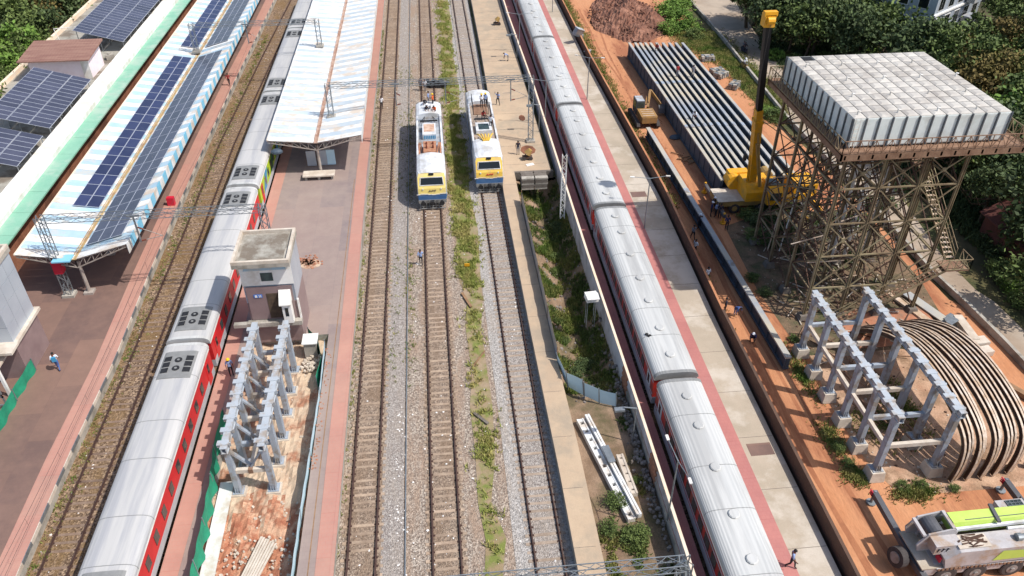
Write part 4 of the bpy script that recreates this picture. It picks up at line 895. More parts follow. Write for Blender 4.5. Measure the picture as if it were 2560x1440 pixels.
# rubble in pit
s = MB()
def rock(s, x, y, z, r, mi=0):
    a = random.uniform(0, 6.3); v = []
    for j, zz in ((0, -.3), (1, .55)):
        for q in range(5): rr = r * random.uniform(.65, 1.1) * (1 if j == 0 else .7); v.append((x + rr * cos(a + q * 1.257), y + rr * sin(a + q * 1.257), z + r * zz * random.uniform(.7, 1.2)))
    s.add(v, [(0, 1, 6, 5), (1, 2, 7, 6), (2, 3, 8, 7), (3, 4, 9, 8), (4, 0, 5, 9), (5, 6, 7, 8, 9)], mi)
for i in range(420):
    y = random.choice((random.uniform(26, 35), random.uniform(26, 35), random.uniform(35, 48))); rock(s, random.uniform(-15.2, -10.3), y, .25, random.choice((.05, .07, .1, .15)))
for i in range(60): rock(s, -11 + random.gauss(0, .35), 48.4 + random.gauss(0, .5), .5 + random.random() * .3, .16)
solo('rubble', s, 'pier', 'pale broken stones and lumps of mortar scattered over the pit', 'rubble', kind='stuff')
s = MB()
for i in range(70): rock(s, -10.0 + random.gauss(.25, .12), random.uniform(37, 50), 1.02, .07)
for i in range(120): x, y = P(random.gauss(770, 14), random.gauss(655, 6), 1.0); s.box((x, y, 1.03), (.16, .16, .06), random.random() * 3)
solo('rubble', s, 'brick_orange', 'orange sand and bits of brick on the middle platform', 'rubble', kind='stuff')
s = MB(); x, y = P(775, 660, 1.0); s.prism([(x + 1.0 * cos(a / 10 * 6.283) * (1 + .12 * sin(a * 3)), y + .8 * sin(a / 10 * 6.283)) for a in range(10)], 1.004, 1.02); solo('sand_patch', s, 'pit_soil', 'spilled patch of orange sand on the middle platform tiles', 'sand', kind='stuff')
# noticeboard plinth under canopy B and posters
t = thing('bench', 'long grey platform bench at the near end of the white canopy', 'bench', (-13.1, 78.5, 1.0))
s = MB(); s.bb(-14.8, -11.4, 78.0, 79.3, 1.45, 1.6); obj('seat', s, 'pier', t, world=True)
for x in (-14.5, -13.1, -11.7): s = MB(); s.bb(x - .12, x + .12, 78.2, 79.1, 1.0, 1.45); obj('leg', s, 'concrete', t, world=True)
for i, (x, m) in enumerate(((-14.1, 'panel_grey'), (-12.9, 'panel_grey'), (-12.0, 'sheet_cyan'))):
    s = MB(); s.bb(x - .5, x + .5, 81.2 + i * .05, 81.3 + i * .05, 1.2, 3.0); s = solo('notice_board', s, m, ['grey notice board left of the canopy column', 'grey notice board right of the canopy column', 'pale blue notice board at the right of the canopy column'][i], 'notice board', 'notice boards under the white canopy')
s = MB(); s.ball((-17.2, 79.0, 4.2), .55, 10, sq=(1.2, .8, .6)); solo('cloth_bundle', s, 'girder_side', 'dark blue bundle hanging at the left corner of the white canopy', 'bundle')

# steel frames under construction
def girder_frame(label, x0, x1, ys, zb, zt, plinth, beam='steel_grey_top', rusty=True):
    t = thing('bridge_framework', label, 'steel frame', (x0, ys[0], 0), 0, 'grey bridge frames under construction')
    for x in (x0, x1):
        for y in ys:
            s = MB(); s.bb(x - .19, x + .19, y - .2, y + .2, zb, zt - .5); s.bb(x - .17, x + .17, y - .24, y + .24, zb + .5, zt - .55); c = obj('column', s, 'steel_grey', t, world=True)
            s = MB(); s.bb(x - .36, x + .36, y - .36, y + .36, zb, zb + .06)
            for q in (-.15, 0, .15): s.hexa([(x + q - .02, y - .34, zb), (x + q + .02, y - .34, zb), (x + q + .02, y + .34, zb), (x + q - .02, y + .34, zb), (x + q - .02, y - .2, zb + .55), (x + q + .02, y - .2, zb + .55), (x + q + .02, y + .2, zb + .55), (x + q - .02, y + .2, zb + .55)])
            obj('base_plate', s, 'steel_grey', c, world=True)
            s = MB(); d = .54; s.hexa([(x - d, y - d, zb - plinth), (x + d, y - d, zb - plinth), (x + d, y + d, zb - plinth), (x - d, y + d, zb - plinth), (x - .46, y - .46, zb - .002), (x + .46, y - .46, zb - .002), (x + .46, y + .46, zb - .002), (x - .46, y + .46, zb - .002)]); obj('plinth', s, 'pier', t, world=True)
        s = MB(); ya, yb = ys[0] - .5, ys[-1] + .5
        s.bb(x - .22, x + .22, ya, yb, zt - .06, zt); s.bb(x - .22, x + .22, ya, yb, zt - .5, zt - .45); s.bb(x - .17, x - .13, ya, yb, zt - .45, zt - .06); s.bb(x + .13, x + .17, ya, yb, zt - .45, zt - .06)
        bm_ = obj('top_beam', s, beam, t, world=True)
        y = ya + .3
        while y < yb:
            s = MB(); s.bb(x - .46, x + .28, y, y + .4, zt, zt + .05); s.bb(x - .46, x - .23, y + .05, y + .4, zt - .25, zt - .002); s.bb(x + .23, x + .38, y + .16, y + .24, zt - .3, zt - .002); obj('bracket', s, beam, bm_, world=True); y += 1.14
    zc = zb + (zt - zb) * .42
    for k, y in enumerate(ys):
        s = MB(); s.bb(x0 + .2, x1 - .2, y - .13, y + .13, zc - .16, zc + .16); c = obj('cross_beam', s, 'steel_grey' if k % 2 else 'pier', t, world=True)
        if rusty and k % 1 == 0: s = MB(); xm = (x0 + x1) / 2; s.bb(xm - .15, xm + .15, y - .16, y + .16, zc - .2, zc + .18); obj('rusty_splice', s, 'rust_light', c, world=True)
    for x in ((x0 + x1) / 2,) if rusty else (x0,):
        for ya, yb in zip(ys[:-1], ys[1:]): s = MB(); s.bar((x, ya + .15, zc), (x, yb - .15, zc), .24, .3); obj('long_beam', s, 'pier', t, world=True)
    if rusty:
        for ya, yb in zip(ys[:-1], ys[1:]): s = MB(); s.bar((x0, ya, zt - .6), ((x0 + x1) / 2, ya + .3, zc + .1), .3, .12); s.bar(((x0 + x1) / 2, ya + .2, zc + .1), (x1, ya, zt - .6), .3, .12); obj('gusset_brace', s, 'steel_grey', t, world=True)
    return t
girder_frame('grey steel bridge frame standing in the pit in front of the lift tower', -14.6, -12.3, [36.2 + 2.35 * i for i in range(6)], .5, 5.1, .5)
girder_frame('grey steel bridge frame on concrete plinths in the orange yard beside the arches', 28.35, 32.5, [33.4 + 2.55 * i for i in range(6)], .85, 6.2, .85, rusty=False)

# curved arch ribs
AP = [(32.4, 0), (32.3, 1.9), (32.7, 3.5), (34, 4.4), (36.5, 5.0), (39.5, 5.1), (42.5, 4.5), (45.2, 3.1), (47.2, 1.5), (48.2, .3)]
AS = []
for i in range(len(AP) - 1):
    p0 = AP[max(i - 1, 0)]; p1, p2 = AP[i], AP[i + 1]; p3 = AP[min(i + 2, len(AP) - 1)]
    for k in range(3):
        f = k / 3; AS.append(tuple(.5 * ((2 * b) + (-a + c) * f + (2 * a - 5 * b + 4 * c - d) * f * f + (-a + 3 * b - 3 * c + d) * f ** 3) for a, b, c, d in zip(p0, p1, p2, p3)))
AS.append(AP[-1])
rib0 = None; xs_ = [33.4 + i * .352 + .05 * sin(i * 2.1) for i in range(15)]
for i, x in enumerate(xs_):
    if rib0 is None:
        rib0 = thing('arch_rib', '', 'arch rib', (0, 0, 0), 0, 'curved steel ribs stacked beside the frame')
        def band(x0, x1, off0, off1, m, nm):
            s = MB(); n = len(AS); L_ = []
            for j, (y, z) in enumerate(AS):
                a = AS[max(j - 1, 0)]; b = AS[min(j + 1, n - 1)]; d = Vector((0, b[0] - a[0], b[1] - a[1])).normalized(); nn = Vector((0, -d.z, d.y))
                p = Vector((0, y, z)); q0 = p + nn * off0; q1 = p + nn * off1; L_.append([(x0, q0.y, q0.z), (x1, q0.y, q0.z), (x1, q1.y, q1.z), (x0, q1.y, q1.z)])
            vs = [v for r_ in L_ for v in r_]; s.add(vs, [(j * 4 + k, j * 4 + 4 + k, j * 4 + 4 + (k + 1) % 4, j * 4 + (k + 1) % 4) for j in range(n - 1) for k in range(4)] + [(0, 1, 2, 3), (n * 4 - 1, n * 4 - 2, n * 4 - 3, n * 4 - 4)]); return obj(nm, s, m, rib0)
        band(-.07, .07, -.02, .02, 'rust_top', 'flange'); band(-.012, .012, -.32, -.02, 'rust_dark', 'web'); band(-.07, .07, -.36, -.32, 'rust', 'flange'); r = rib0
    else: r = dup(rib0, (0, 0, 0))
    r.location = (x, (i % 3) * .16 - .1 + .03 * i, 0); r.rotation_euler = (0, 0, R(random.uniform(-.12, .12)))
    r['label'] = ('leftmost rusty curved steel rib beside the grey frame' if i == 0 else 'rightmost rusty curved steel rib of the stack' if i == 14 else ['second', 'third', 'fourth', 'fifth', 'sixth', 'seventh', 'eighth', 'ninth', 'tenth', 'eleventh', 'twelfth', 'thirteenth', 'fourteenth'][i - 1] + ' rusty curved steel rib, counted from the grey frame')
s = MB(); s.bar((33.2, 37, 4.7), (38.5, 40.6, 4.8), .09, .06); s.bar((33.2, 42, 4.3), (38.4, 41.6, 4.5), .07, .05); solo('tie_bar', s, 'rust_light', 'thin tie bars laid across the curved ribs', 'bar')
s = MB()
for i in range(40):
    x = random.uniform(30.5, 33.8); y = random.uniform(34, 44); a = random.choice((.5, .6, -.5)); L_ = random.uniform(1, 3); z = random.uniform(.1, .9); s.bar((x, y, z), (x + L_ * cos(a + 1.3), y + L_ * sin(a + 1.3), z + .05), .08, .1)
solo('scrap_bars', s, 'rust_light', 'heap of rusty bars under and between the grey frame', 'scrap', kind='stuff')

# stack of long concrete bridge girders
gm_t = None
g0 = P(1800, 452, 2.2); ends = [(29.0 + .97 * i + (.35 if i > 4 else 0) + (.5 if i > 7 else 0), 113.9 - .1 * i) for i in range(9)]
tp = [P(x, 107, 2.2) for x in (1573, 1588, 1600, 1613, 1626, 1641, 1657, 1673, 1689, 1706)]
bt = [P(x, y, 2.2) for x, y in ((1806, 450), (1822, 448), (1838, 446), (1855, 442), (1873, 440), (1893, 438), (1913, 438), (1936, 438), (1962, 438), (1986, 434))]
names = ['leftmost', 'second', 'third', 'fourth', 'fifth', 'sixth', 'seventh', 'eighth', 'ninth', 'rightmost']
def girder(label, a, b, group='long girders laid side by side', z=2.25, w=.36):
    d = Vector((b[0] - a[0], b[1] - a[1])); L_ = d.length; rz = math.atan2(-d.x, d.y); t = thing('bridge_girder', label, 'girder', (a[0], a[1], 0), rz, group)
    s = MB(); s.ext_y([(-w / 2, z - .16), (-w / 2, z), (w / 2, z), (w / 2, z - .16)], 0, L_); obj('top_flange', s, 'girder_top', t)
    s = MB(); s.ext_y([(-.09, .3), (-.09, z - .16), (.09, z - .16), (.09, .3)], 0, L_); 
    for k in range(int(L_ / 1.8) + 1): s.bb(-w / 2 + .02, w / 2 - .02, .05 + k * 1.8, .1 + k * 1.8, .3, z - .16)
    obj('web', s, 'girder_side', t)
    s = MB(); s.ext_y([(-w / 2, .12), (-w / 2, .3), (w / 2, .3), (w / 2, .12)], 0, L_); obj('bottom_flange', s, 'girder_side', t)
    for f in (.3, .62):
        s = MB(); s.bb(-w / 2 - .01, w / 2 + .01, L_ * f, L_ * f + .9, z + .001, z + .03); obj('splice_plate', s, 'steel_grey', t)
    return t
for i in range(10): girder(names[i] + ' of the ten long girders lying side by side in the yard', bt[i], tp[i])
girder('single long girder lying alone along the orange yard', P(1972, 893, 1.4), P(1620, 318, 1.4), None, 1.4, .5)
for i, (x, y) in enumerate(((31.2, 80), (31.5, 95), (32, 108))):
    s = MB(); s.bb(x - 2.5, x + 6, y - .2, y + .2, 0, .12); solo('timber_bearer', s, 'wood', ['nearest timber bearer under the long girders', 'middle timber bearer under the long girders', 'far timber bearer under the long girders'][i], 'timber')

# ---------------------------------------------------------------- water tower
mb = MB(); mb.strip([(28.6, 46), (28.0, 55), (28.5, 66), (33, 68)], [(42, 46), (43.5, 55), (43.6, 66), (43, 68)], -.022); mat('shaded_yard_debris', (98, 84, 66), (128, 104, 82), .9, .95, bump=.06, bs=5, c3=(76, 78, 50), sc3=.3, fine=.3); struct('shaded_debris_ground', mb, 'shaded_yard_debris', 'littered soil darkened for the shade under the water tower')  # soil colour darkened to carry the shade beneath the tower
t = thing('water_tower', 'large pale panelled water tank on a tall rusty lattice tower', 'water tower', (36, 57, 0))
TX = [30.4, 33.65, 36.9, 40.2]; TY = [50.7, 54.7, 58.7, 62.7]; ZL = [0.5, 3.2, 6.4, 9.5, 12.65, 15.3]
for x in TX:
    for y in TY:
        s = MB(); s.bb(x - .11, x - .07, y - .11, y + .11, .4, 15.4); s.bb(x + .07, x + .11, y - .11, y + .11, .4, 15.4); s.bb(x - .07, x + .07, y - .02, y + .02, .4, 15.4); obj('leg', s, 'rust', t, world=True)
        s = MB(); s.hexa([(x - .45, y - .45, 0), (x + .45, y - .45, 0), (x + .45, y + .45, 0), (x - .45, y + .45, 0), (x - .35, y - .35, .5), (x + .35, y - .35, .5), (x + .35, y + .35, .5), (x - .35, y + .35, .5)]); obj('footing', s, 'concrete_dark', t, world=True)
for z in ZL[1:]:
    for y in TY:
        for a, b in zip(TX[:-1], TX[1:]): s = MB(); s.bar((a + .1, y, z), (b - .1, y, z), .1, .12); obj('girt', s, 'rust', t, world=True)
    for x in TX:
        for a, b in zip(TY[:-1], TY[1:]): s = MB(); s.bar((x, a + .1, z - .15), (x, b - .1, z - .15), .1, .12); obj('girt', s, 'rust', t, world=True)
for za, zb in zip(ZL[:-1], ZL[1:]):
    for y in TY:
        for a, b in zip(TX[:-1], TX[1:]):
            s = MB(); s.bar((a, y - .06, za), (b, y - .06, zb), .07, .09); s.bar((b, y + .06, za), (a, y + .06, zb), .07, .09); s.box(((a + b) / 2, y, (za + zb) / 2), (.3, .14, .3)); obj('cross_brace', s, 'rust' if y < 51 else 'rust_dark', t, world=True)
    for x in TX:
        for a, b in zip(TY[:-1], TY[1:]):
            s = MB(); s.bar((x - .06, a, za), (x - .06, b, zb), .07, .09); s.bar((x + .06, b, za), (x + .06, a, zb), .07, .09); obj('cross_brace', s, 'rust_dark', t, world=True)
for k in range(150):
    x = random.uniform(30.5, 40); y = random.uniform(51, 62.5); z = random.uniform(.5, 13.5); a = random.uniform(0, 3.14); L_ = random.uniform(1.6, 3.4); s = MB(); s.bar((x, y, z), (min(40.2, x + L_ * cos(a)), min(62.7, y + L_ * sin(a)), z + random.choice((0, 1.4, 2.2, -.8))), .05, .06); obj('scaffold_tube', s, 'rust' if k % 3 else 'rust_top', t, world=True)
DX0, DX1, DY0, DY1 = 29.6, 44.2, 50.1, 65.1
s = MB()
for i in range(14): x = DX0 + .3 + i * (DX1 - DX0 - .6) / 13; s.bb(x - .08, x + .08, DY0, DY1, 15.5, 15.85)
obj('deck_joists', s, 'rust_dark', t, world=True)
s = MB(); s.bb(DX0, DX1, DY0, DY0 + .12, 15.4, 15.95); s.bb(DX0, DX1, DY1 - .12, DY1, 15.4, 15.95); s.bb(DX0, DX0 + .12, DY0, DY1, 15.42, 15.97); s.bb(DX1 - .12, DX1, DY0, DY1, 15.42, 15.97); obj('deck_edge_beam', s, 'rust_light', t, world=True)
s = MB(); s.bb(DX0, DX1, DY0 + .02, DY1 - .02, 15.86, 15.94); obj('deck', s, 'rust_light', t, world=True)
def railing(p0, p1, z, h, m, n):
    s = MB(); p0 = Vector((*p0, z)); p1 = Vector((*p1, z)); up = Vector((0, 0, h))
    s.bar(p0 + up, p1 + up, .06); s.bar(p0 + up * .08, p1 + up * .08, .05)
    for i in range(n + 1):
        a = p0.lerp(p1, i / n); s.bar(a, a + up, .05)
        if i < n: b = p0.lerp(p1, (i + 1) / n); s.bar(*((a, b + up) if i % 2 else (a + up, b)), .04)
    return s
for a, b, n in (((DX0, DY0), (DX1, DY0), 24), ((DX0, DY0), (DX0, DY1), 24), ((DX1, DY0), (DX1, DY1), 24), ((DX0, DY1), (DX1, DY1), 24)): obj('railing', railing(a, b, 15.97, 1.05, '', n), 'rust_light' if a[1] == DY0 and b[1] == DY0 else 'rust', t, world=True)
X0, X1, YA, YB, ZB, ZT = 30.35, 42.65, 51.1, 63.8, 16.05, 18.35
s = MB(); s.bb(X0 + .06, X1 - .06, YA + .06, YB - .06, ZB, ZT - .05); tk = obj('tank_body', s, 'tank_joint', t, world=True)
nx, ny = 12, 12; wx = (X1 - X0) / nx; wy = (YB - YA) / ny
def pan(a, b, h, inset, rise):
    """embossed pressed panel lying in xy"""
    s = MB(); g = .035; q = [(g, g, 0), (a - g, g, 0), (a - g, b - g, 0), (g, b - g, 0)]; r_ = [(inset, inset, rise), (a - inset, inset, rise), (a - inset, b - inset, rise), (inset, b - inset, rise)]
    s.add([(x, y, -.04) for x, y, z in q] + q + r_, [(4, 5, 9, 8), (5, 6, 10, 9), (6, 7, 11, 10), (7, 4, 8, 11), (8, 9, 10, 11), (0, 1, 5, 4), (1, 2, 6, 5), (2, 3, 7, 6), (3, 0, 4, 7)]); return s
pm = pan(wx, wy, 0, .26, .08).mesh('roof_panel', ('tank_top',)); sm = pan(wx, ZT - ZB, 0, .12, .02).mesh('side_panel', ('tank_side',)); sm2 = pan(wy, ZT - ZB, 0, .12, .02).mesh('side_panel', ('tank_side',))
for i in range(nx):
    for j in range(ny):
        if i == 1 and j == ny - 1: continue
        o = bpy.data.objects.new('roof_panel', pm); C.objects.link(o); o.parent = tk; o.location = (X0 + i * wx - 36, YA + j * wy - 57, ZT); 
for i in range(nx):
    for yy, rz in ((YA, 0),): o = bpy.data.objects.new('side_panel', sm); C.objects.link(o); o.parent = tk; o.location = (X0 + i * wx - 36, YA + .02 - 57, ZB); o.rotation_euler = (R(90), 0, 0)
    o = bpy.data.objects.new('side_panel', sm); C.objects.link(o); o.parent = tk; o.location = (X0 + (i + 1) * wx - 36, YB - .02 - 57, ZB); o.rotation_euler = (R(90), 0, R(180))
for j in range(ny):
    o = bpy.data.objects.new('side_panel', sm2); C.objects.link(o); o.parent = tk; o.location = (X0 + .02 - 36, YA + (j + 1) * wy - 57, ZB); o.rotation_euler = (R(90), 0, R(-90))
    o = bpy.data.objects.new('side_panel', sm2); C.objects.link(o); o.parent = tk; o.location = (X1 - .02 - 36, YA + j * wy - 57, ZB); o.rotation_euler = (R(90), 0, R(90))
for i in range(nx + 1): s = MB(); x = X0 + i * wx; s.bb(x - .05, x + .05, YA - .1, YA + .0, ZB, ZT); obj('side_rib', s, 'tank_joint', tk, world=True)
for j in range(ny + 1): s = MB(); y = YA + j * wy; s.bb(X0 - .1, X0, y - .05, y + .05, ZB, ZT); obj('side_rib', s, 'tank_joint', tk, world=True)
for i in range(nx):
    for j in range(ny):
        if (i * 3 + j * 5) % 9 == 0: s = MB(); x, y = X0 + (i + .5) * wx, YA + (j + .5) * wy; s.tube((x, y, ZT + .1), (x, y, ZT + .38), .06, None, 6); s.tube((x, y, ZT + .34), (x + .2, y, ZT + .3), .05, None, 6); obj('vent_pipe', s, 'white_paint', tk, world=True)
s = MB(); s.bb(X0 + wx + .1, X0 + 2 * wx - .1, YB - wy + .1, YB - .1, ZT - .04, ZT - .02); obj('open_hatch', s, 'black', tk, world=True)
s = MB()
for q in (.15, .5): s.bar((X0 + q, YA - .16, ZB), (X0 + q, YA - .16, ZT + .1), .04)
for i in range(7): s.bar((X0 + .15, YA - .16, ZB + .2 + i * .33), (X0 + .5, YA - .16, ZB + .2 + i * .33), .035)
obj('ladder', s, 'white_paint', tk, world=True)
# stairs of the tower
def stair(p0, p1, w, m='rust_light'):
    s = MB(); p0 = Vector(p0); p1 = Vector(p1); d = p1 - p0; side = Vector((-d.y, d.x, 0)).normalized() * w / 2
    for sg in (-1, 1):
        s.bar(p0 + side * sg, p1 + side * sg, .06, .2)
        u = Vector((0, 0, 1.0)); s.bar(p0 + side * sg + u, p1 + side * sg + u, .05); s.bar(p0 + side * sg + u * .5, p1 + side * sg + u * .5, .035)
        k = max(3, int(d.length / 1.2))
        for i in range(k + 1): a = p0.lerp(p1, i / k) + side * sg; s.bar(a, a + u, .045)
    so_ = obj('stair_flight', s, 'rust', t, world=True); n = int(abs(d.z) / .24)
    for i in range(n):
        a = p0.lerp(p1, (i + .5) / n); q = MB(); q.box(a, (w, .26, .03), math.atan2(d.y, d.x) + pi / 2); obj('tread', q, m, so_, world=True)
stair((32.2, 49.3, .2), (40.6, 49.3, 5.6), .8)
s = MB(); s.bb(40.4, 42.4, 48.7, 50.2, 5.6, 5.7); obj('landing', s, 'rust_light', t, world=True)
s = railing((42.4, 48.7), (42.4, 50.2), 5.7, 1, '', 2); obj('railing', s, 'rust', t, world=True); s = railing((40.4, 48.7), (42.4, 48.7), 5.7, 1, '', 3); obj('railing', s, 'rust', t, world=True)
stair((41.6, 50.3, 5.7), (41.6, 57.5, 10.6), .8, 'rust_top'); s = MB(); s.bb(41, 42.2, 57.5, 58.8, 10.5, 10.6); obj('landing', s, 'rust_light', t, world=True)
stair((42.6, 58.5, 10.6), (42.6, 52, 15.9), .8, 'rust_top')
for x in (36.0, 37.2, 39.0): s = MB(); s.tube((x, 58, 1), (x, 58, 15.8), .16, None, 8); obj('riser_pipe', s, 'white_paint', t, 'white vertical pipe', world=True)
for i in range(9): s = MB(); x = 31 + i * 1.1; s.tube((x, 60.8 - .2 * i, .3), (x + .8, 61.2, 7.5 + (i % 3)), .06, None, 6); obj('inclined_pipe', s, 'white_paint' if i % 2 else 'rust_top', t, world=True)
s = MB(); s.bb(32.5, 41.5, 46.4, 51.2, .0, .08); struct('paved_base', s, 'brick_orange', 'worn orange paving under the water tower')
s = MB(); s.bar((39.5, 53.6, .15), (41.6, 46.6, .15), .7, .2); solo('steel_channel', s, 'rust_top', 'rusty steel channel lying under the right corner of the tower', 'beam')
s = MB(); s.bar((41.0, 53.0, .2), (42.7, 48.0, .2), .9, .1); solo('blue_sheet', s, 'girder_top', 'blue grey metal sheet lying beside the right corner of the tower', 'metal sheet')
# beams beside the arches
for i, (a, b, w_, h_, m_, l_) in enumerate(((P(2395, 785, .8), P(2440, 845, .8), .75, .7, 'pier', 'long pale beam beside the curved ribs'), (P(2425, 850, .7), P(2470, 845, .7), .9, .6, 'pier', 'pale block at the foot of the long pale beam'), (P(2440, 875, .6), P(2480, 868, .6), .8, .5, 'pier', 'nearer pale block beside the curved ribs'), (P(2400, 850, .4), P(2450, 870, .4), .3, .3, 'steel_grey', 'grey steel beam under the pale blocks'))):
    s = MB(); s.bar((a[0], a[1], h_ / 2 + .02), (b[0], b[1], h_ / 2 + .02), w_, h_); solo('concrete_beam' if i < 3 else 'steel_beam', s, m_, l_, 'beam')
t = thing('pallet_stack', 'stack of grey metal racks behind the curved ribs', 'stack', (*P(2375, 800), 0))
for i in range(6): s = MB(); x, y = P(2372, 795 + i * 6); s.box((x, y, .15 + .16 * i), (1.1, .5, .06), .5); s.box((x, y, .08 + .16 * i), (1.0, .1, .12), .5); obj('rack', s, 'galv', t, world=True)
s = MB(); a = P(2556, 945); b = P(2556, 1010); s.bar((42.5, 41.2, .25), (45.5, 36, .25), .5, .4); solo('timber_beam', s, 'wood', 'dark timber lying at the right edge beside the road', 'beam')
s = MB(); s.bar((39.2, 33.2, .3), (42.5, 32.0, .3), .4, .4); solo('steel_beam', s, 'steel_grey_top', 'pale steel beam at the right edge below the curved ribs', 'beam')

# ---------------------------------------------------------------- mobile cranes and excavator
def wheel(t, x, y, r=.68, w=.5, ax='y', loc=None):
    a = (x, y - w / 2, r) if ax == 'y' else (x - w / 2, y, r); b = (x, y + w / 2, r) if ax == 'y' else (x + w / 2, y, r); A, B = Vector(a), Vector(b); d = (B - A).normalized()
    wh = MB(); wh.tube(A, B, r, None, 18, 0); wh.tube(A - d * .03, A, r * .86, r * .98, 18, 0); wh.tube(B, B + d * .03, r * .98, r * .86, 18, 0); o = obj('wheel', wh, 'tyre', t)
    h = MB(); h.tube(A - d * .05, A - d * .01, r * .5, None, 12); h.tube(A - d * .12, A - d * .05, r * .2, None, 8); h.tube(B + d * .01, B + d * .05, r * .5, None, 12); h.tube(B + d * .05, B + d * .12, r * .2, None, 8); obj('rim', h, 'rim', o); return o
# lime and grey all terrain crane at the bottom right (local x along the chassis)
t = thing('mobile_crane', 'lime green and grey mobile crane parked with its outriggers out', 'crane', (27.0, 26.6, 0), R(.5))
s = MB(); s.ext_x([(-1.35, .75), (-1.35, 1.35), (1.35, 1.35), (1.35, .75)], .2, 12.5); obj('chassis', s, 'crane_grey', t)
s = MB(); s.ext_x([(-1.42, 1.352), (-1.42, 1.45), (-.75, 1.5), (1.42, 1.5), (1.42, 1.352)], .9, 12.5); obj('deck', s, 'crane_grey', t)
s = MB(); s.bb(.0, 1.6, -1.36, 1.36, 1.37, 1.47); obj('rear_deck', s, 'slab', t, 'pale dusty rear deck')
s = MB()
for i in range(44): s.bb(.95 + i * .26, 1.1 + i * .26, -1.47, -1.42, 1.3, 1.46)
o_ = obj('deck_edge', s, 'rust_light', t); o_['kind'] = 'stuff'
for x in (1.65, 3.55, 5.9, 7.8): 
    for y in (-1.15, 1.15): wheel(t, x, y, .72, .55)
wheel(t, .35, -1.9, .85, .5) if False else None
sp = MB(); sp.tube((-.95, -.15, 1.1), (-.5, -.06, 1.02), .64, .64, 20, 0); sp = obj('spare_wheel', sp, 'tyre', t); h = MB(); h.tube((-1.0, -.16, 1.11), (-.94, -.15, 1.1), .36, None, 14); obj('rim', h, 'rim', sp)
for x, sgn in ((.12, 1), (9.3, 1)):
    s = MB(); s.bar((x, -.5, .95), (x + .1, 4.8, .95), .36, .42); s.bar((x, .5, .93), (x + .1, -3.6, .93), .36, .42); o_ = obj('outrigger', s, 'crane_dark', t)
    for (px, py) in ((x + .1, 4.7), (x + .1, -3.5)):
        s = MB(); s.tube((px, py, .1), (px, py, 1.2), .1, None, 8); s.tube((px, py, .0), (px, py, .1), .32, None, 10); obj('jack', s, 'galv', o_)
        s = MB(); 
        for q in range(3): s.box((px - .22, py + .05, .85 + q * .16), (.05, .3, .08))
        obj('warning_stripe', s, 'sign_red', o_)
# superstructure
s = MB(); s.ext_y([(1.35, 1.5), (1.1, 2.35), (1.9, 2.95), (9.5, 3.0), (9.5, 1.75), (1.9, 1.55)], -1.45, -.25); o_ = obj('engine_housing', s, 'crane_grey', t)
s = MB(); s.add([(4.2, -1.47, 1.85), (9.5, -1.47, 1.95), (9.5, -1.47, 2.45), (4.6, -1.47, 2.75)], [(0, 1, 2, 3)]); obj('lime_stripe', s, 'lime', o_)
s = MB(); s.bb(1.03, 1.12, -1.2, -.8, 1.75, 2.15); obj('red_mark', s, 'sign_red', o_)
for i in range(14): s = MB(); s.tube((1.9 + random.random() * 1.9, -1.3 + random.random() * .95, 2.97), (1.9 + random.random() * 1.9, -1.3 + random.random() * .95, 3.08), .05, None, 5); obj('hose', s, 'rust_dark', o_)
s = MB(); s.tube((5.9, -.9, 3.1), (6.8, -.8, 3.1), .17, None, 10); s.tube((5.6, -.9, 3.1), (5.9, -.9, 3.1), .24, None, 10); obj('exhaust', s, 'galv', o_)
s = MB(); s.bb(1.9, 3.9, -1.25, -.35, 2.985, 3.02); obj('dusty_cover', s, 'pier', o_)
s = MB(); s.bb(.9, 6.3, .9, 1.45, 1.5, 2.5); obj('side_housing', s, 'crane_grey', t)
s = MB(); s.bb(5.9, 7.7, .9, 1.75, 1.5, 3.1); c_ = obj('cab', s, 'crane_grey', t); s = MB(); s.bb(6.5, 7.5, 1.05, 1.65, 3.1, 3.13); obj('roof_window', s, 'glass_tint', c_)
s = MB()
for i in range(5): s.bar((6.5 + i * .25, 1.05, 3.15), (6.5 + i * .25, 1.65, 3.15), .025)
for j in range(4): s.bar((6.5, 1.05 + j * .2, 3.15), (7.5, 1.05 + j * .2, 3.15), .025)
obj('window_guard', s, 'galv', c_); s = MB(); s.bb(7.7, 7.72, 1.05, 1.9, 2.0, 3.1); obj('windscreen', s, 'glass', c_)
s = MB(); s.ext_y([(.2, 1.7), (0, 2.3), (.5, 3.2), (2.0, 3.5), (2.3, 3.2), (2.1, 1.6)], -.25, -.15); s.ext_y([(.2, 1.7), (0, 2.3), (.5, 3.2), (2.0, 3.5), (2.3, 3.2), (2.1, 1.6)], 1.05, 1.15); s.bar((.3, -.2, 3.05), (.3, 1.1, 3.05), .2, .14); s.bar((2.0, -.2, 3.5), (2.0, 1.1, 3.5), .2, .14); obj('winch_frame', s, 'crane_grey', t)
s = MB(); s.tube((1.15, -.1, 2.85), (1.15, 1.0, 2.85), .5, None, 18); obj('winch_drum', s, 'crane_dark', t)
s = MB(); s.bb(.6, 2.2, -1.0, -.25, 2.3, 3.05); obj('counterweight_box', s, 'crane_grey', t, 'box with black logo')
s = MB()
for i in range(3): s.bar((.75 + i * .28, -1.015, 2.55), (.85 + i * .28, -1.015, 2.85), .06, .02); s.bar((.75 + i * .28, -1.015, 2.85), (.95 + i * .28, -1.015, 2.75), .05, .02)
obj('logo', s, 'black', t)
s = MB(); s.ext_x([(.05, 2.75), (0, 3.3), (.12, 3.62), (.88, 3.62), (1.0, 3.3), (.95, 2.75)], 2.1, 13.5); b_ = obj('boom', s, 'lime', t); WM[b_.name] = WM[t.name]
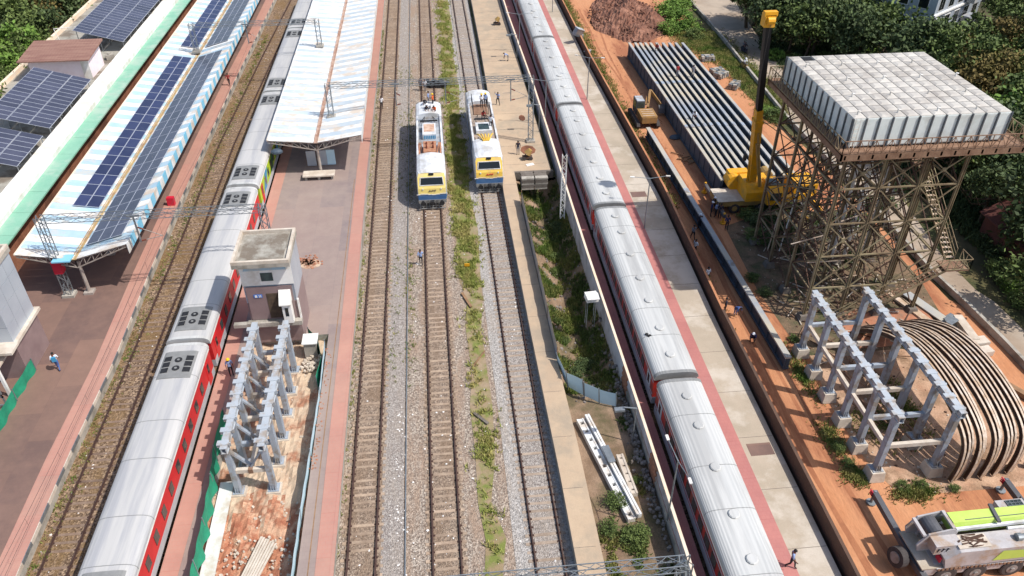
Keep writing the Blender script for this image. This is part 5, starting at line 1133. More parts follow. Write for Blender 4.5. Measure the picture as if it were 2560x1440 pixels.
for x in (4.9, 9.4):
    s = MB(); s.bar((x - .1, -.15, 3.66), (x + .1, 1.15, 3.66), .22, .12); obj('boom_collar', s, 'lime' if x > 5 else 'crane_dark', b_)
s = MB(); s.bar((2.9, .25, 3.63), (13.5, .35, 3.63), .05, .02); obj('boom_seam', s, 'crane_dark', b_)
s = MB(); s.bar((2.2, -.12, 3.3), (7.2, -.05, 3.35), .16, .2); s.tube((5.5, -.2, 3.05), (8.2, -.2, 3.05), .1, None, 8); obj('luffing_cylinder', s, 'loco_white', t)

# yellow crane with raised boom
t = thing('mobile_crane', 'yellow truck crane with its long black and yellow boom raised', 'crane', (27.8, 69.6, 0), 0)
s = MB(); s.bb(28.3, 38.6, 68.3, 70.9, .9, 1.5); obj('chassis', s, 'yellow_dirty', t, world=True)
s = MB(); s.bb(28.3, 31.6, 68.2, 71.0, 1.502, 1.56); obj('deck', s, 'pier', t, world=True)
for x in (30.2, 33.0, 35.6, 37.6):
    for y in (68.55, 70.65):
        w_ = wheel(t, x - 27.8, y - 69.6, .6, .45); w_.children[0].data.materials[0] = MATS['yellow_dirty' if x < 31 else 'rim']
for x in (28.5, 37.2):
    s = MB(); s.bar((x, 66.4, .9), (x, 73.2, .9), .3, .35); o_ = obj('outrigger', s, 'crane_dark', t, world=True)
    for y in (66.6, 73.0): s = MB(); s.tube((x, y, 0), (x, y, 1.2), .12, None, 8); s.tube((x, y, 0), (x, y, .08), .35, None, 10); obj('jack', s, 'yellow', o_, world=True)
s = MB(); s.ext_x([(67.9, 1.6), (67.9, 2.6), (68.6, 3.4), (70.6, 3.4), (71.3, 2.5), (71.3, 1.6)], 31.0, 33.6); obj('turntable_body', s, 'yellow', t, world=True)
s = MB(); s.tube((30.7, 70.6, 2.3), (30.7, 72.0, 2.3), .8, .8, 16); s.bb(30.3, 32.4, 71.4, 72.4, 1.7, 3.1); obj('counterweight', s, 'yellow', t, world=True)
s = MB(); s.ext_x([(67.0, 1.6), (66.9, 2.9), (67.4, 3.6), (69.3, 3.6), (69.3, 1.6)], 33.0, 34.4); c_ = obj('cab', s, 'yellow', t, world=True)
s = MB(); s.bb(33.15, 34.25, 67.6, 68.9, 3.6, 3.63); s.bb(34.4, 34.43, 67.3, 69.0, 2.3, 3.4); s.bb(33.15, 34.25, 66.86, 66.93, 2.2, 3.0); obj('cab_window', s, 'glass_tint', c_, world=True)
s = MB(); s.tube((34.5, 71.5, 2.6), (34.5, 72.6, 2.6), .5, None, 12); s.box((34.5, 72.2, 2.2), (1.3, 1.3, .9)); obj('winch', s, 'yellow_dirty', t, world=True)
B0 = Vector((31.9, 69.3, 3.0)); B1 = Vector((27.75, 63.3, 22.0)); f = lambda q: B0.lerp(B1, q)
for a, b, w_, m_ in ((0, .42, .72, 'yellow'), (.42, .5, .62, 'yellow'), (.5, .97, .5, 'black')):
    s = MB(); s.bar(f(a), f(b), w_, w_ * 1.15, up=(0, 1, 0)); obj('boom_section', s, m_, t, world=True)
s = MB(); s.bar(f(0) + Vector((-.45, 0, 0)), f(.2) + Vector((-.3, 0, 0)), .2, .3); s.bar(f(.42) + Vector((0, -.03, 0)), f(.44) + Vector((0, -.03, 0)), .85, .95, up=(0, 1, 0)); obj('boom_collar', s, 'yellow', t, world=True)
s = MB(); s.tube(f(.03) + Vector((.6, -.9, -.4)), f(.3) + Vector((0, -.55, -.1)), .19, None, 10); s.tube(f(.2) + Vector((.25, -.7, -.2)), f(.36) + Vector((0, -.4, 0)), .12, None, 8); obj('lift_cylinder', s, 'yellow_dirty', t, world=True)
s = MB(); q = f(.985); s.box(q, (.9, .9, 1.0)); s.box(q + Vector((0, -.2, .6)), (1.1, .5, .35)); s.tube(q + Vector((-.3, -.55, .1)), q + Vector((.3, -.55, .1)), .3, None, 10); obj('boom_head', s, 'yellow', t, world=True)
s = MB(); s.tube(q + Vector((0, -.6, 0)), q + Vector((0, -.6, -12)), .02, None, 5, cap=False); s.box(q + Vector((0, -.6, -12.3)), (.3, .2, .6)); obj('hook_and_rope', s, 'wire', t, world=True)
s = MB(); s.ext_x([(68.3, 1.6), (68.3, 3.0), (69.0, 3.3), (70.9, 3.0), (70.9, 1.6)], 36.2, 38.7); c_ = obj('driver_cab', s, 'yellow', t, world=True); s = MB(); s.bb(38.7, 38.72, 68.5, 70.7, 2.2, 2.9); s.bb(36.5, 38.4, 68.27, 68.3, 2.2, 2.8); obj('windscreen', s, 'glass', c_, world=True)
s = MB(); s.bar((34.6, 67.5, 1.9), (37.4, 67.2, 2.6), .5, .5); s.bar((37.2, 67.2, 2.5), (38.4, 65.6, 1.0), .4, .4); obj('folded_jib', s, 'yellow', t, world=True)

s = MB(); [s.tube(f(.06) + Vector((dx, .5, .6)), q + Vector((dx, .3, .5)), .018, None, 4, cap=False) for dx in (-.15, .15)]; obj('boom_rope', s, 'wire', t, world=True)
# excavator
mat('digger_ochre', (160, 120, 62), (134, 104, 68), 1.5, .7, fine=.12)
t = thing('excavator', 'dusty yellow backhoe loader working beside the girders', 'excavator', (26.3, 91.5, 0), 0)
s = MB(); s.ext_y([(25.1, 1.0), (25.1, 1.9), (27.5, 1.9), (27.5, 1.0)], 88.9, 92.0); obj('bonnet', s, 'yellow_dirty', t, world=True)
s = MB(); s.bb(25.2, 27.4, 88.75, 88.9, .9, 1.8); obj('rear_plate', s, 'yellow', t, world=True)
s = MB()
for i in range(4): s.bar((25.4, 89.3 + i * .7, 1.93), (27.2, 89.3 + i * .7, 1.93), .12, .05)
obj('engine_cover', s, 'rust_top', t, world=True)
s = MB(); s.bb(25.0, 26.3, 92.0, 94.2, .9, 3.0); c_ = obj('cab', s, 'crane_dark', t, world=True); s = MB(); s.bb(25.1, 26.2, 92.1, 94.1, 3.0, 3.04); obj('cab_roof', s, 'steel_grey_top', c_, world=True); s = MB(); s.bb(24.97, 25.0, 92.2, 94.0, 1.8, 2.8); s.bb(25.15, 26.15, 91.96, 92.0, 1.9, 2.85); s.bb(26.3, 26.33, 92.2, 94.0, 1.8, 2.8); obj('window', s, 'glass_tint', c_, world=True)
for x in (24.7, 27.7):
    s = MB(); s.ext_x([(88.9, .1), (88.6, .5), (88.9, .9), (94.6, .9), (94.9, .5), (94.6, .1)], x - .25, x + .25); tr_ = obj('crawler_track', s, 'tyre', t, world=True)
    for i in range(6): s = MB(); s.tube((x - .27, 89.3 + i * 1.0, .45), (x + .27, 89.3 + i * 1.0, .45), .26, None, 10); obj('roller', s, 'crane_dark', tr_, world=True)
s = MB(); s.bar((26.8, 92.2, 1.9), (27.6, 94.6, 3.6), .35, .5); s.bar((27.6, 94.6, 3.6), (29.2, 93.8, 1.6), .28, .4); obj('arm', s, 'yellow_dirty', t, world=True)
s = MB(); s.bar((26.9, 92.6, 2.6), (27.4, 94.0, 3.2), .18, .2); s.bar((26.5, 92.4, 2.3), (27.0, 94.0, 2.9), .16, .2); obj('hydraulic_ram', s, 'yellow', t, world=True)
s = MB(); s.ext_x([(93.2, 1.2), (93.0, .5), (93.6, .3), (94.1, .9), (93.8, 1.6)], 28.9, 29.8); obj('bucket', s, 'crane_dark', t, world=True)

for o_ in [q for q in bpy.data.objects if q.name.startswith('excavator')]: o_.scale = (.84, .84, .84)
for o_ in [q for q in bpy.data.objects if q.parent and q.parent.name.startswith('excavator')]:
    if o_.data and o_.data.materials and o_.data.materials[0].name in ('yellow', 'yellow_dirty'): o_.data.materials[0] = MATS['digger_ochre']
# lamp posts ------------------------------------------------------
lp = thing('lamp_post', 'street lamp with two arms standing at the near end of the grey wall', 'lamp post', (13.05, 30.6, 1.0), 0, 'twin arm lamp posts')
s = MB(); s.tube((0, 0, 0), (0, 0, 5.6), .07, .045, 8); obj('pole', s, 'galv', lp)
for sg in (-1, 1):
    s = MB(); s.tube((0, 0, 5.55), (sg * .2, -sg * 1.5, 5.75), .035, .025, 6); a_ = obj('arm', s, 'galv', lp); s = MB(); s.box((sg * .22, -sg * 1.7, 5.76), (.17, .42, .08)); obj('lamp_head', s, 'white_paint', a_)
def lpost(x, y, rz, l): dup(lp, (x, y, 1.0), rz, l, 'twin arm lamp posts')
lpost(13.3, 89.8, R(75), 'lamp with two arms on the red platform behind the lattice portal mast')
lpost(12.9, 115.2, R(75), 'lamp with two arms at the far end of the grey wall')
lpost(19.8, 64.9, R(80), 'lamp with two arms on the concrete platform in the shadow of the tank')
lpost(19.8, 96.8, R(60), 'lamp with two arms on the concrete platform beside the transformer boxes')
lpost(20.5, 133.5, R(60), 'lamp with two arms on the concrete platform at the top edge')
sb = thing('signal_bracket', 'bent grey bracket post with a box head behind the grey wall', 'post', (12.6, 38.2, 0), 0)
s = MB(); s.path([(0, 0, 0), (0, 0, 3.4), (-.9, 0, 3.6)], .05, 6); obj('post', s, 'galv', sb); s = MB(); s.box((-1.2, 0, 3.4), (.7, .35, .18)); obj('head', s, 'galv', sb)
dup(sb, (12.3, 88, .9), 0, 'bent grey bracket post beside the portal mast'); dup(sb, (12.3, 113, .9), 0, 'bent grey bracket post far up the loading platform')
# white box on legs by the wall
t = thing('cable_cabinet', 'white box on tall thin legs leaning beside the grey wall', 'cabinet', (12.3, 52, 0))
s = MB(); s.box((11.95, 51.7, 3.0), (1.0, .9, .5), .1); obj('box', s, 'white_paint', t, world=True)
s = MB(); s.bb(11.5, 12.5, 51.0, 51.9, 3.2, 3.26); obj('roof', s, 'litter', t, world=True)
for x, y in ((11.6, 51.4), (12.3, 51.4), (11.6, 52), (12.3, 52)): s = MB(); s.bar((x, y, 0), (x * .98 + .24, y, 2.9), .05); obj('leg', s, 'galv', t, world=True)
# concrete pole sections lying on the verge
def slotted_pole(label, a, b, w, m, n, z=.25):
    d = Vector((b[0] - a[0], b[1] - a[1])); L_ = d.length; rz = math.atan2(-d.x, d.y); t = thing('slotted_pole', label, 'pole', (a[0], a[1], z), rz, 'poles lying beside the grey wall')
    for x in (-w / 2, w / 2): s = MB(); s.bb(x - .07, x + .07, 0, L_, -.2, .2); obj('side_rail', s, m, t)
    for i in range(n + 1): s = MB(); y = L_ * i / n; s.bb(-w / 2 + .07, w / 2 - .07, max(0, y - .28), min(L_, y + .28), -.16, .16); obj('web', s, m, t)
slotted_pole('long pale slotted pole, nearest to the loading platform', P(1580, 1300, .3), P(1450, 1050, .3), .42, 'sheet_white', 11)
slotted_pole('second long pale pole lying against the slotted one', P(1598, 1290, .5), P(1467, 1040, .5), .2, 'sheet_white', 3, .5)
slotted_pole('short cream slotted pole leaning beside the grey wall', P(1585, 1240, .4), P(1548, 1142, .4), .36, 'pier', 5, .5)
s = MB(); a = P(1512, 1120, .6); b = P(1530, 1160, .6); s.bar((*a, .8), (*b, .8), .5, .12); solo('bracket_pile', s, 'galv', 'grey brackets lying on the pale poles', 'brackets')
# blue tin fence along the loading platform
sheet('tin_fence', [(8.36, 46.6), (8.34, 52), (8.32, 58), (8.32, 64), (8.32, 71.5)], .2, 2.1, 'girder_top', 'long grey blue tin fence behind the loading platform', 'fence', wave=.02, pm='wood')
sheet('tin_fence', [(8.5, 46.4), (8.9, 44.2), (10.0, 43.2)], .1, 1.7, 'sheet_cyan', 'crumpled light blue tin sheet at the bend of the fence', 'fence', wave=.05, lean=-.15)
sheet('tin_fence', [(10.0, 43.1), (11.0, 42.3), (12.2, 41.7)], .1, 1.5, 'sheet_cyan', 'light blue tin sheet leaning towards the grey wall', 'fence', wave=.04, lean=-.1)
# stacked pavers
t = thing('paver_stack', 'stack of grey brown pavers at the corner of the loading platform', 'stack', (10, 76.5, 0))
for i in range(2):
    for j in range(3):
        for k in range(7): s = MB(); x = 8.8 + i * 1.45 + random.uniform(-.04, .04); s.bb(x, x + 1.36, 75.3 + j * .62, 75.3 + j * .62 + .58, .1 + k * .2, .1 + k * .2 + .17); obj('paver', s, 'concrete_dark' if (j + k) % 3 else 'concrete', t, world=True)
s = MB(); s.bb(8.2, 12.6, 77.9, 78.2, 0, .89); struct('retaining_wall', s, 'concrete_dark', 'rough retaining wall at the end of the wide loading platform')
# small machines and things on the loading platform
for i, (px, py, l) in enumerate(((1318, 398, 'small yellow machine with a white sheet on the loading platform'), (1242, 62, 'small yellow machine on the far loading platform'))):
    x, y = P(px, py, .9); t = thing('concrete_mixer', l, 'machine', (x, y, .9)); s = MB(); s.tube((0, 0, .7), (.35, 0, 1.2), .42, .25, 10); obj('drum', s, 'yellow_dirty', t); s = MB(); s.box((0, 0, .3), (1.1, .6, .2)); s.bar((-.5, 0, .3), (0, 0, .8), .08); obj('frame', s, 'rust_dark', t)
    for xx in (-.4, .4): s = MB(); s.tube((xx, -.36, .22), (xx, -.28, .22), .22, None, 10); obj('wheel', s, 'tyre', t)
s = MB(); x, y = P(1325, 412, .9); s.box((x, y, .93), (.9, .5, .04), .3); solo('white_sheet', s, 'litter', 'white sheet of paper below the small yellow machine', 'sheet')
s = MB(); x, y = P(1320, 375, .9); s.prism([(x + .9 * cos(a), y + 1.2 * sin(a)) for a in (0, .8, 1.6, 2.4, 3.2, 4, 4.8, 5.6)], .9, .93); x, y = P(1305, 295, .9); s.prism([(x + .4 * cos(a), y + .9 * sin(a)) for a in (0, .8, 1.6, 2.4, 3.2, 4, 4.8, 5.6)], .9, .93); solo('soil_patch', s, 'soil_dark', 'red soil patches on the loading platform', 'soil', kind='stuff')
# transformer like boxes at the brown wall and rock piles by the road
for i, (px, py, w_, h_, l) in enumerate(((1440, 105, 1.6, 1.1, 'tilted grey box thrown across the brown wall'), (1447, 98, 1.2, .9, 'grey box standing behind the tilted box at the brown wall'), (1468, 142, 1.1, 1.2, 'dark grey cabinet nearest beside the brown wall'))):
    x, y = P(px, py, 1.2 if i == 0 else .3); t = thing('equipment_box', l, 'box', (x, y, 2.2 if i == 0 else 0), .5 * i); s = MB(); s.box((0, 0, h_ / 2), (w_, .7, h_)); obj('body', s, 'galv' if i < 2 else 'crane_dark', t); s = MB(); s.box((0, 0, h_ + .04), (w_ + .1, .8, .08)); obj('lid', s, 'steel_grey_top', t)
    if i == 0: t.rotation_euler = (.3, .4, .7)
for i, (px, py) in enumerate(((1768, 150), (1790, 183), (1800, 192), (1832, 218))):
    x, y = P(px, py); t = thing('block_pile', ['farthest pile of grey blocks beside the road', 'second pile of grey blocks beside the road', 'third pile of grey blocks, touching the second one', 'nearest pile of grey blocks beside the road'][i], 'pile', (x, y, 0), .3 * i, 'piles of grey blocks beside the road')
    for k in range(16): s = MB(); s.box((-.8 + (k % 4) * .5 + random.uniform(-.1, .1), -.5 + (k // 4 % 2) * .6, .2 + (k // 8) * .4), (.42, .5, .34), random.uniform(-.3, .3)); obj('block', s, 'concrete' if k % 3 else 'galv', t)
# reddish shed at the right edge
t = thing('shed', 'dark red brown shed under the trees at the right edge', 'shed', (55.5, 61, 0)); s = MB(); s.bb(52.9, 59, 55.0, 61.5, 0, 2.8); obj('wall', s, 'shed_red', t, world=True)
s = MB(); s.ext_y([(52.5, 2.7), (56, 4.6), (59.5, 2.7), (59.5, 2.6), (52.5, 2.6)], 54.6, 62.0); obj('roof', s, 'shed_red', t, world=True)
# scattered scrap on the yard
s = MB()
for i in range(700): x = random.uniform(28.5, 42.5); y = random.uniform(31.5, 66); rock(s, x, y, -.02, random.choice((.04, .06, .09, .14)), i % 3)
for i in range(150): x = random.uniform(29, 41); y = random.uniform(44, 66); a = random.uniform(0, 3); s.bar((x, y, .06 + random.random() * .3), (x + 1.5 * cos(a), y + 1.5 * sin(a), .1), .07, .07, i % 3)
solo('yard_scrap', s, ('pier', 'rust_dark', 'rust_light'), 'stones, bars and scraps strewn under the water tower and round the frame', 'scrap', kind='stuff')
s = MB()
for i in range(420): y = random.uniform(42.5, 77); x = random.uniform(8.6, 13.0); rock(s, x, y, verge_z(x, y), random.choice((.06, .1, .15, .22)), i % 2)
for i in range(260): y = random.gauss(38, 4.5); rock(s, 13.0 - abs(random.gauss(0, .28)), y, .05 + random.random() * .3, random.choice((.12, .18)), i % 2)
solo('rubble', s, ('stone', 'concrete_dark'), 'grey stones and rubble heaped along the foot of the grey wall', 'rubble', kind='stuff')
# heap of red earth
mb = MB(); n = 44; cx, cy = 33.2, 131.5
vs = []
for j in range(n + 1):
    for i in range(n + 1):
        u = i / n * 2 - 1; v = j / n * 2 - 1; r_ = math.hypot(u * (1 + .12 * sin(v * 5)), v * (1 + .1 * sin(u * 4))); h = max(0, 1 - r_) ** .8 * 3.4
        h = h * (.8 + .28 * sin(u * 7 + 1) * sin(v * 6)) + (random.uniform(-.22, .22) if r_ < .98 else 0); vs.append((cx + u * 6.6, cy + v * 11.5, h - .03 if r_ < 1 else -.12))
mb.add(vs, [(j * (n + 1) + i, j * (n + 1) + i + 1, (j + 1) * (n + 1) + i + 1, (j + 1) * (n + 1) + i) for j in range(n) for i in range(n)])
mat('heap_soil', (126, 84, 66), (102, 70, 56), .8, .95, bump=.2, bs=2.5, c3=(152, 110, 90), sc3=.5, fine=.3)
solo('earth_heap', mb, 'heap_soil', 'large heap of dark red earth at the far end of the yard', 'heap', kind='stuff')
s = MB()
for i in range(500): a = random.uniform(0, 6.3); r_ = random.uniform(0, 1) ** .5; rock(s, cx + 6.8 * r_ * cos(a), cy + 11.5 * r_ * sin(a), max(0, 1 - r_) ** .8 * 2.7, random.choice((.1, .15, .25)))
for i in range(160): rock(s, random.uniform(24, 29), random.uniform(72, 118), 0, random.choice((.05, .08)))
solo('clods', s, 'heap_soil', 'clods of red earth on and around the heap', 'clods', kind='stuff')
s = MB()
for i in range(14): a = P(random.gauss(1718, 12), random.gauss(402, 8)); s.bar((*a, .1), (a[0] + random.uniform(-1.5, 1.5), a[1] + random.uniform(-.6, .6), .12), .1)
solo('timber_pieces', s, 'wood', 'loose timber pieces on the orange soil left of the girders', 'timber', kind='stuff')
s = MB(); x, y = P(1688, 345); s.ball((x, y, .1), .8, 8, sq=(1, .7, .35)); solo('tarpaulin', s, 'girder_side', 'crumpled dark blue grey tarpaulin on the orange soil', 'tarpaulin')
# old sleepers lying in the grass strip and loose stones
for a, b, l in (((1155, 735), (1178, 770), 'broken plank lying in the grass strip'), ((1185, 1035), (1220, 1062), 'dark plank beside the grass patch'), ((1183, 918), (1212, 880), 'thin pale pole lying in the weeds')):
    s = MB(); p, q = P(*a), P(*b); s.bar((*p, .12), (*q, .12), .22 if 'thin' not in l else .08, .12); solo('plank', s, 'wood' if 'dark' not in l else 'concrete_dark', l, 'plank')
s = MB(); x, y = P(1168, 670); s.box((x, y, .35), (.5, .08, .3)); s.box((x, y, .12), (.06, .06, .3)); solo('track_marker', s, 'yellow', 'small yellow marker standing in the grass strip', 'marker')
s = MB(); s.bb(-25.9 - 2.2, -27.7, 74.6, 75.3, 1.0, 1.9) if False else s.box((*P(430, 512, 1.0), 1.45), (.7, .5, .9)); solo('red_box', s, 'sign_red', 'small red box on the edge of the left platform', 'box')
# ================================================================ VEGETATION
def leaf_mesh(name, m, R_, Hh, clumps, per, size, flat=.75, seed=0, hollow=.55):
    g = np.random.default_rng(seed); cs = []
    while len(cs) < clumps:
        p = g.uniform(-1, 1, 3); d = np.linalg.norm(p)
        if d > 1 or d < hollow: continue
        cs.append(p * np.array([R_, R_, Hh]) * g.uniform(.82, 1.08))
    cs = np.array(cs); n = clumps * per; c = np.repeat(cs, per, 0); sg = R_ * .17
    rad = np.repeat(g.uniform(.6, 1.35, clumps), per)[:, None]
    pos = c + g.normal(0, 1, (n, 3)) * np.array([sg, sg, sg * .7]) * rad
    a = g.normal(0, 1, (n, 3)); a[:, 2] = np.abs(a[:, 2]) * flat + .25; a /= np.linalg.norm(a, axis=1)[:, None]
    t = np.cross(a, g.normal(0, 1, (n, 3))); t /= np.linalg.norm(t, axis=1)[:, None]; b = np.cross(a, t); s = g.uniform(.55, 1.25, n)[:, None] * size
    v = np.stack([pos - t * s, pos - b * s * .55, pos + t * s, pos + b * s * .55], 1).reshape(-1, 3).astype(np.float32)
    me = bpy.data.meshes.new(name); me.vertices.add(n * 4); me.vertices.foreach_set('co', v.ravel()); me.loops.add(n * 4); me.loops.foreach_set('vertex_index', np.arange(n * 4, dtype=np.int32))
    me.polygons.add(n); me.polygons.foreach_set('loop_start', np.arange(0, n * 4, 4, dtype=np.int32)); me.update(calc_edges=True); me.validate(); me.materials.append(MATS[m]); return me
def trunk_mesh(h, r, seed, R_):
    g = random.Random(seed); s = MB(); top = h
    s.tube((0, 0, -.1), (.1, .05, h * .6), r, r * .7, 8); s.tube((.1, .05, h * .6), (0, 0, h), r * .7, r * .4, 8)
    for i in range(7):
        a = i * 2.3 + g.random(); z = h * g.uniform(.45, .85); e = Vector((R_ * .62 * cos(a), R_ * .62 * sin(a), h + g.uniform(-.2, .5) * R_ * .6)); b = Vector((0, 0, z)); m_ = b.lerp(e, .5) + Vector((0, 0, -.2))
        s.tube(b, m_, r * .38, r * .26, 6); s.tube(m_, e, r * .26, r * .08, 6)
    return s.mesh('trunk', ('bark',))
KIND = {}
for k, (m, lab) in enumerate((('leaf_dark', 'dark'), ('leaf', 'mid'), ('leaf_bright', 'bright'), ('leaf_brown', 'brown'))):
    for v in range(3): KIND[(lab, v)] = leaf_mesh('crown', m, 1, .78, 46, 42, .085, seed=k * 10 + v, hollow=.45)
TRK = [trunk_mesh(1.0, .06, i, 1.3) for i in range(3)]
def tree(x, y, kind, R_, h, label, group=None):
    v = random.randrange(3); t = thing('tree', label, 'tree', (x, y, 0), random.uniform(0, 6.3), group)
    c = bpy.data.objects.new('crown', KIND[(kind, v)]); C.objects.link(c); c.parent = t; c.location = (0, 0, h); c.scale = (R_, R_ * random.uniform(.85, 1.1), R_ * random.uniform(.8, 1.05))
    k = bpy.data.objects.new('trunk', TRK[v]); C.objects.link(k); k.parent = t; k.scale = (h * .75,) * 3
    return t
def bush(x, y, kind, R_, label, group=None, z=0):
    o = bpy.data.objects.new('bush', KIND[(kind, random.randrange(3))]); C.objects.link(o); o.location = (x, y, z + R_ * .42); o.scale = (R_, R_, R_ * .72); o.rotation_euler = (0, 0, random.uniform(0, 6.3)); cat(o, label, 'bush', group)
SHADE = {'dark': 'dark green', 'mid': 'mid green', 'bright': 'fresh light green', 'brown': 'olive brown'}
# trees beyond the station roof
LT = []; ORDL = ['nearest', 'second', 'third', 'fourth', 'fifth', 'sixth', 'seventh', 'eighth', 'ninth', 'tenth', 'eleventh', 'twelfth', 'thirteenth', 'fourteenth', 'fifteenth', 'sixteenth', 'seventeenth', 'eighteenth', 'nineteenth', 'farthest']
TL = [(12, 40, 'mid', 5), (62, 66, 'mid', 4), (118, 22, 'brown', 4), (36, 112, 'bright', 4), (98, 118, 'mid', 3.2), (160, 66, 'dark', 3.2), (205, 22, 'dark', 3.5), (8, 172, 'bright', 3.6), (58, 158, 'mid', 2.6), (-50, 70, 'dark', 5), (-60, 170, 'mid', 4.5), (150, 0, 'brown', 3.5), (70, 5, 'dark', 5), (-30, 0, 'dark', 5), (255, -30, 'mid', 4), (130, -60, 'dark', 5), (0, -80, 'mid', 6), (-80, 250, 'mid', 4), (-140, 120, 'dark', 5), (40, 205, 'mid', 2.2)]
for i, (px, py, k, r) in enumerate(TL):
    h = 3.0 + r * .35; x, y = P(px, py, h)
    LT.append((y, min(x, -53.6 - r * .75), k, r, h))
LT.sort()
for i, (y, x, k, r, h) in enumerate(LT): tree(x, y, k, r, h, '%s tree beyond the station roof, %s counted away from the camera' % (SHADE[k], ORDL[i]), 'trees beyond the station roof')
# palms
def palm(x, y, h, label, seed):
    g = random.Random(seed); t = thing('palm_tree', label, 'palm tree', (x, y, 0)); s = MB(); s.tube((0, 0, 0), (.1, .1, h), .22, .15, 8); obj('trunk', s, 'bark', t)
    for i in range(15):
        s = MB(); a = i * 2.4 + g.random() * .4; L_ = g.uniform(2.8, 3.6); up = g.uniform(.1, .9); pts = [Vector((L_ * q / 6 * cos(a), L_ * q / 6 * sin(a), h + up * q * .3 - .085 * q * q)) for q in range(7)]
        for p, q in zip(pts[:-1], pts[1:]):
            d = (q - p); sd_ = Vector((-d.y, d.x, 0)).normalized()
            for k in range(4):
                b = p.lerp(q, k / 4)
                for sg in (-1, 1): s.add([b, b + d * .22, b + d * .35 + sd_ * sg * .75 + Vector((0, 0, -.35))], [(0, 1, 2)])
        obj('frond', s, 'leaf_brown' if i % 3 else 'leaf', t)
x, y = P(135, 45, 5); palm(-56.5, y, 5, 'palm with drooping olive fronds beside the far solar array', 3)
x, y = P(105, 20, 5); palm(-60, y + 3, 5.5, 'palm with drooping olive fronds left of the other palm', 5)
# trees at the upper right
def road_right(py): return 1845 + (py) * .62 if py < 200 else 1975 + (py - 200) * .98
rs = random.Random(11); n_ = 0
grid = []; WOOD = []; ORD = ['first', 'second', 'third', 'fourth', 'fifth', 'sixth', 'seventh', 'eighth', 'ninth', 'tenth', 'eleventh', 'twelfth', 'thirteenth', 'fourteenth', 'fifteenth', 'sixteenth', 'seventeenth', 'eighteenth']
for j, py in enumerate(range(-230, 330, 46)):
    for px in range(1880, 2800, 76): grid.append((px + rs.uniform(-26, 26) + (j % 2) * 36, py + rs.uniform(-16, 16)))
for px, py in grid:
    h = rs.uniform(4.5, 7.5)
    x, y = P(px, py, h)
    if px < road_right(py) + 48 + max(0, 110 - py) * -.15: continue
    if 90 < py < 175 and px < 2240: continue      # open shrubby strip
    if 2250 < px < 2500 and -110 < py < 78: continue   # gap at the apartment block
    if x < 50.5 + (3.2 if y < 100 else 0): continue
    q = rs.random(); k = 'brown' if (px > 2380 and py < 260 and q < .6) else 'bright' if (px > 2420 and py > 130 and q < .35) else 'dark' if q < .55 else 'mid'
    r = rs.uniform(2.8, 4.4); area = 'left of the pale apartment block' if px < 2290 else 'right of the pale apartment block' if py < 120 else 'behind the water tank'
    WOOD.append((py, px, x, y, k, r, h))
WOOD.sort(key=lambda q: -q[0]); rows_ = [sorted([q for q in WOOD if 330 - 46 * (j + 1) < q[0] <= 340 - 46 * j + (1e3 if j == 0 else 0)], key=lambda q: q[1]) for j in range(13)]; seen_ = set()
for j, row in enumerate(rows_):
    i = 0
    for q in row:
        if q in seen_: continue
        seen_.add(q); py, px, x, y, k, r, h = q
        tree(x, y, k, r, h, '%s tree, %s from the left in the %s row of the wood' % (SHADE[k], ORD[i], ORD[j]), 'wood at the upper right'); i += 1
for ii, (px, py, k, r, h) in enumerate(((1935, 20, 'dark', 4.6, 6), (1985, 55, 'mid', 3.6, 5), (1900, -30, 'mid', 4, 6), (2050, 40, 'dark', 4, 6), (2130, 60, 'dark', 4, 6), (2230, 70, 'mid', 4, 6), (2540, 330, 'mid', 3.4, 5), (2560, 420, 'dark', 3.6, 5.5), (2480, 330, 'dark', 3, 5), (2600, 500, 'dark', 4, 6), (2490, 455, 'dark', 2.2, 5), (2700, 600, 'brown', 3.6, 4.5), (2640, 560, 'dark', 4, 5), (2455, 420, 'mid', 2.4, 4), (2640, 700, 'mid', 3.4, 4), (2620, 430, 'mid', 4, 6))):
    x, y = P(px, py, h); tree(x, y, k, r, h, SHADE[k] + ' tree close to the road, ' + ('%s of those above the crane boom' % ORD[ii] if ii < 6 else '%s of those down the right edge' % ORD[ii - 6]), 'trees along the road')
for ii, (px, py, k, r) in enumerate(((2498, 690, 'mid', 1.5), (2530, 728, 'bright', 1.3), (2556, 765, 'mid', 1.4), (2515, 715, 'mid', 1.2), (2548, 690, 'dark', 1.6), (2462, 610, 'dark', 1.2), (2470, 540, 'dark', 1.6), (2430, 470, 'dark', 1.8), (2500, 640, 'dark', 1.5))):
    x, y = P(px, py); bush(x, y, k, r, SHADE[k] + ' bush across the road at the right edge, ' + ('%s counted from the top' % ORD[[6, 7, 8, 5, 4, 2, 1, 0, 3][ii]]), 'bushes at the right edge')
for i in range(34):
    px = 1935 + 295 * i / 34 + rs.uniform(-8, 8); py = rs.uniform(100, 160); x, y = P(px, py); bush(x, y, rs.choice(('bright', 'mid', 'brown')), rs.uniform(.7, 1.5), 'low sunny bush between the road and the wood', 'low bushes behind the water tank') if i % 2 == 0 else None
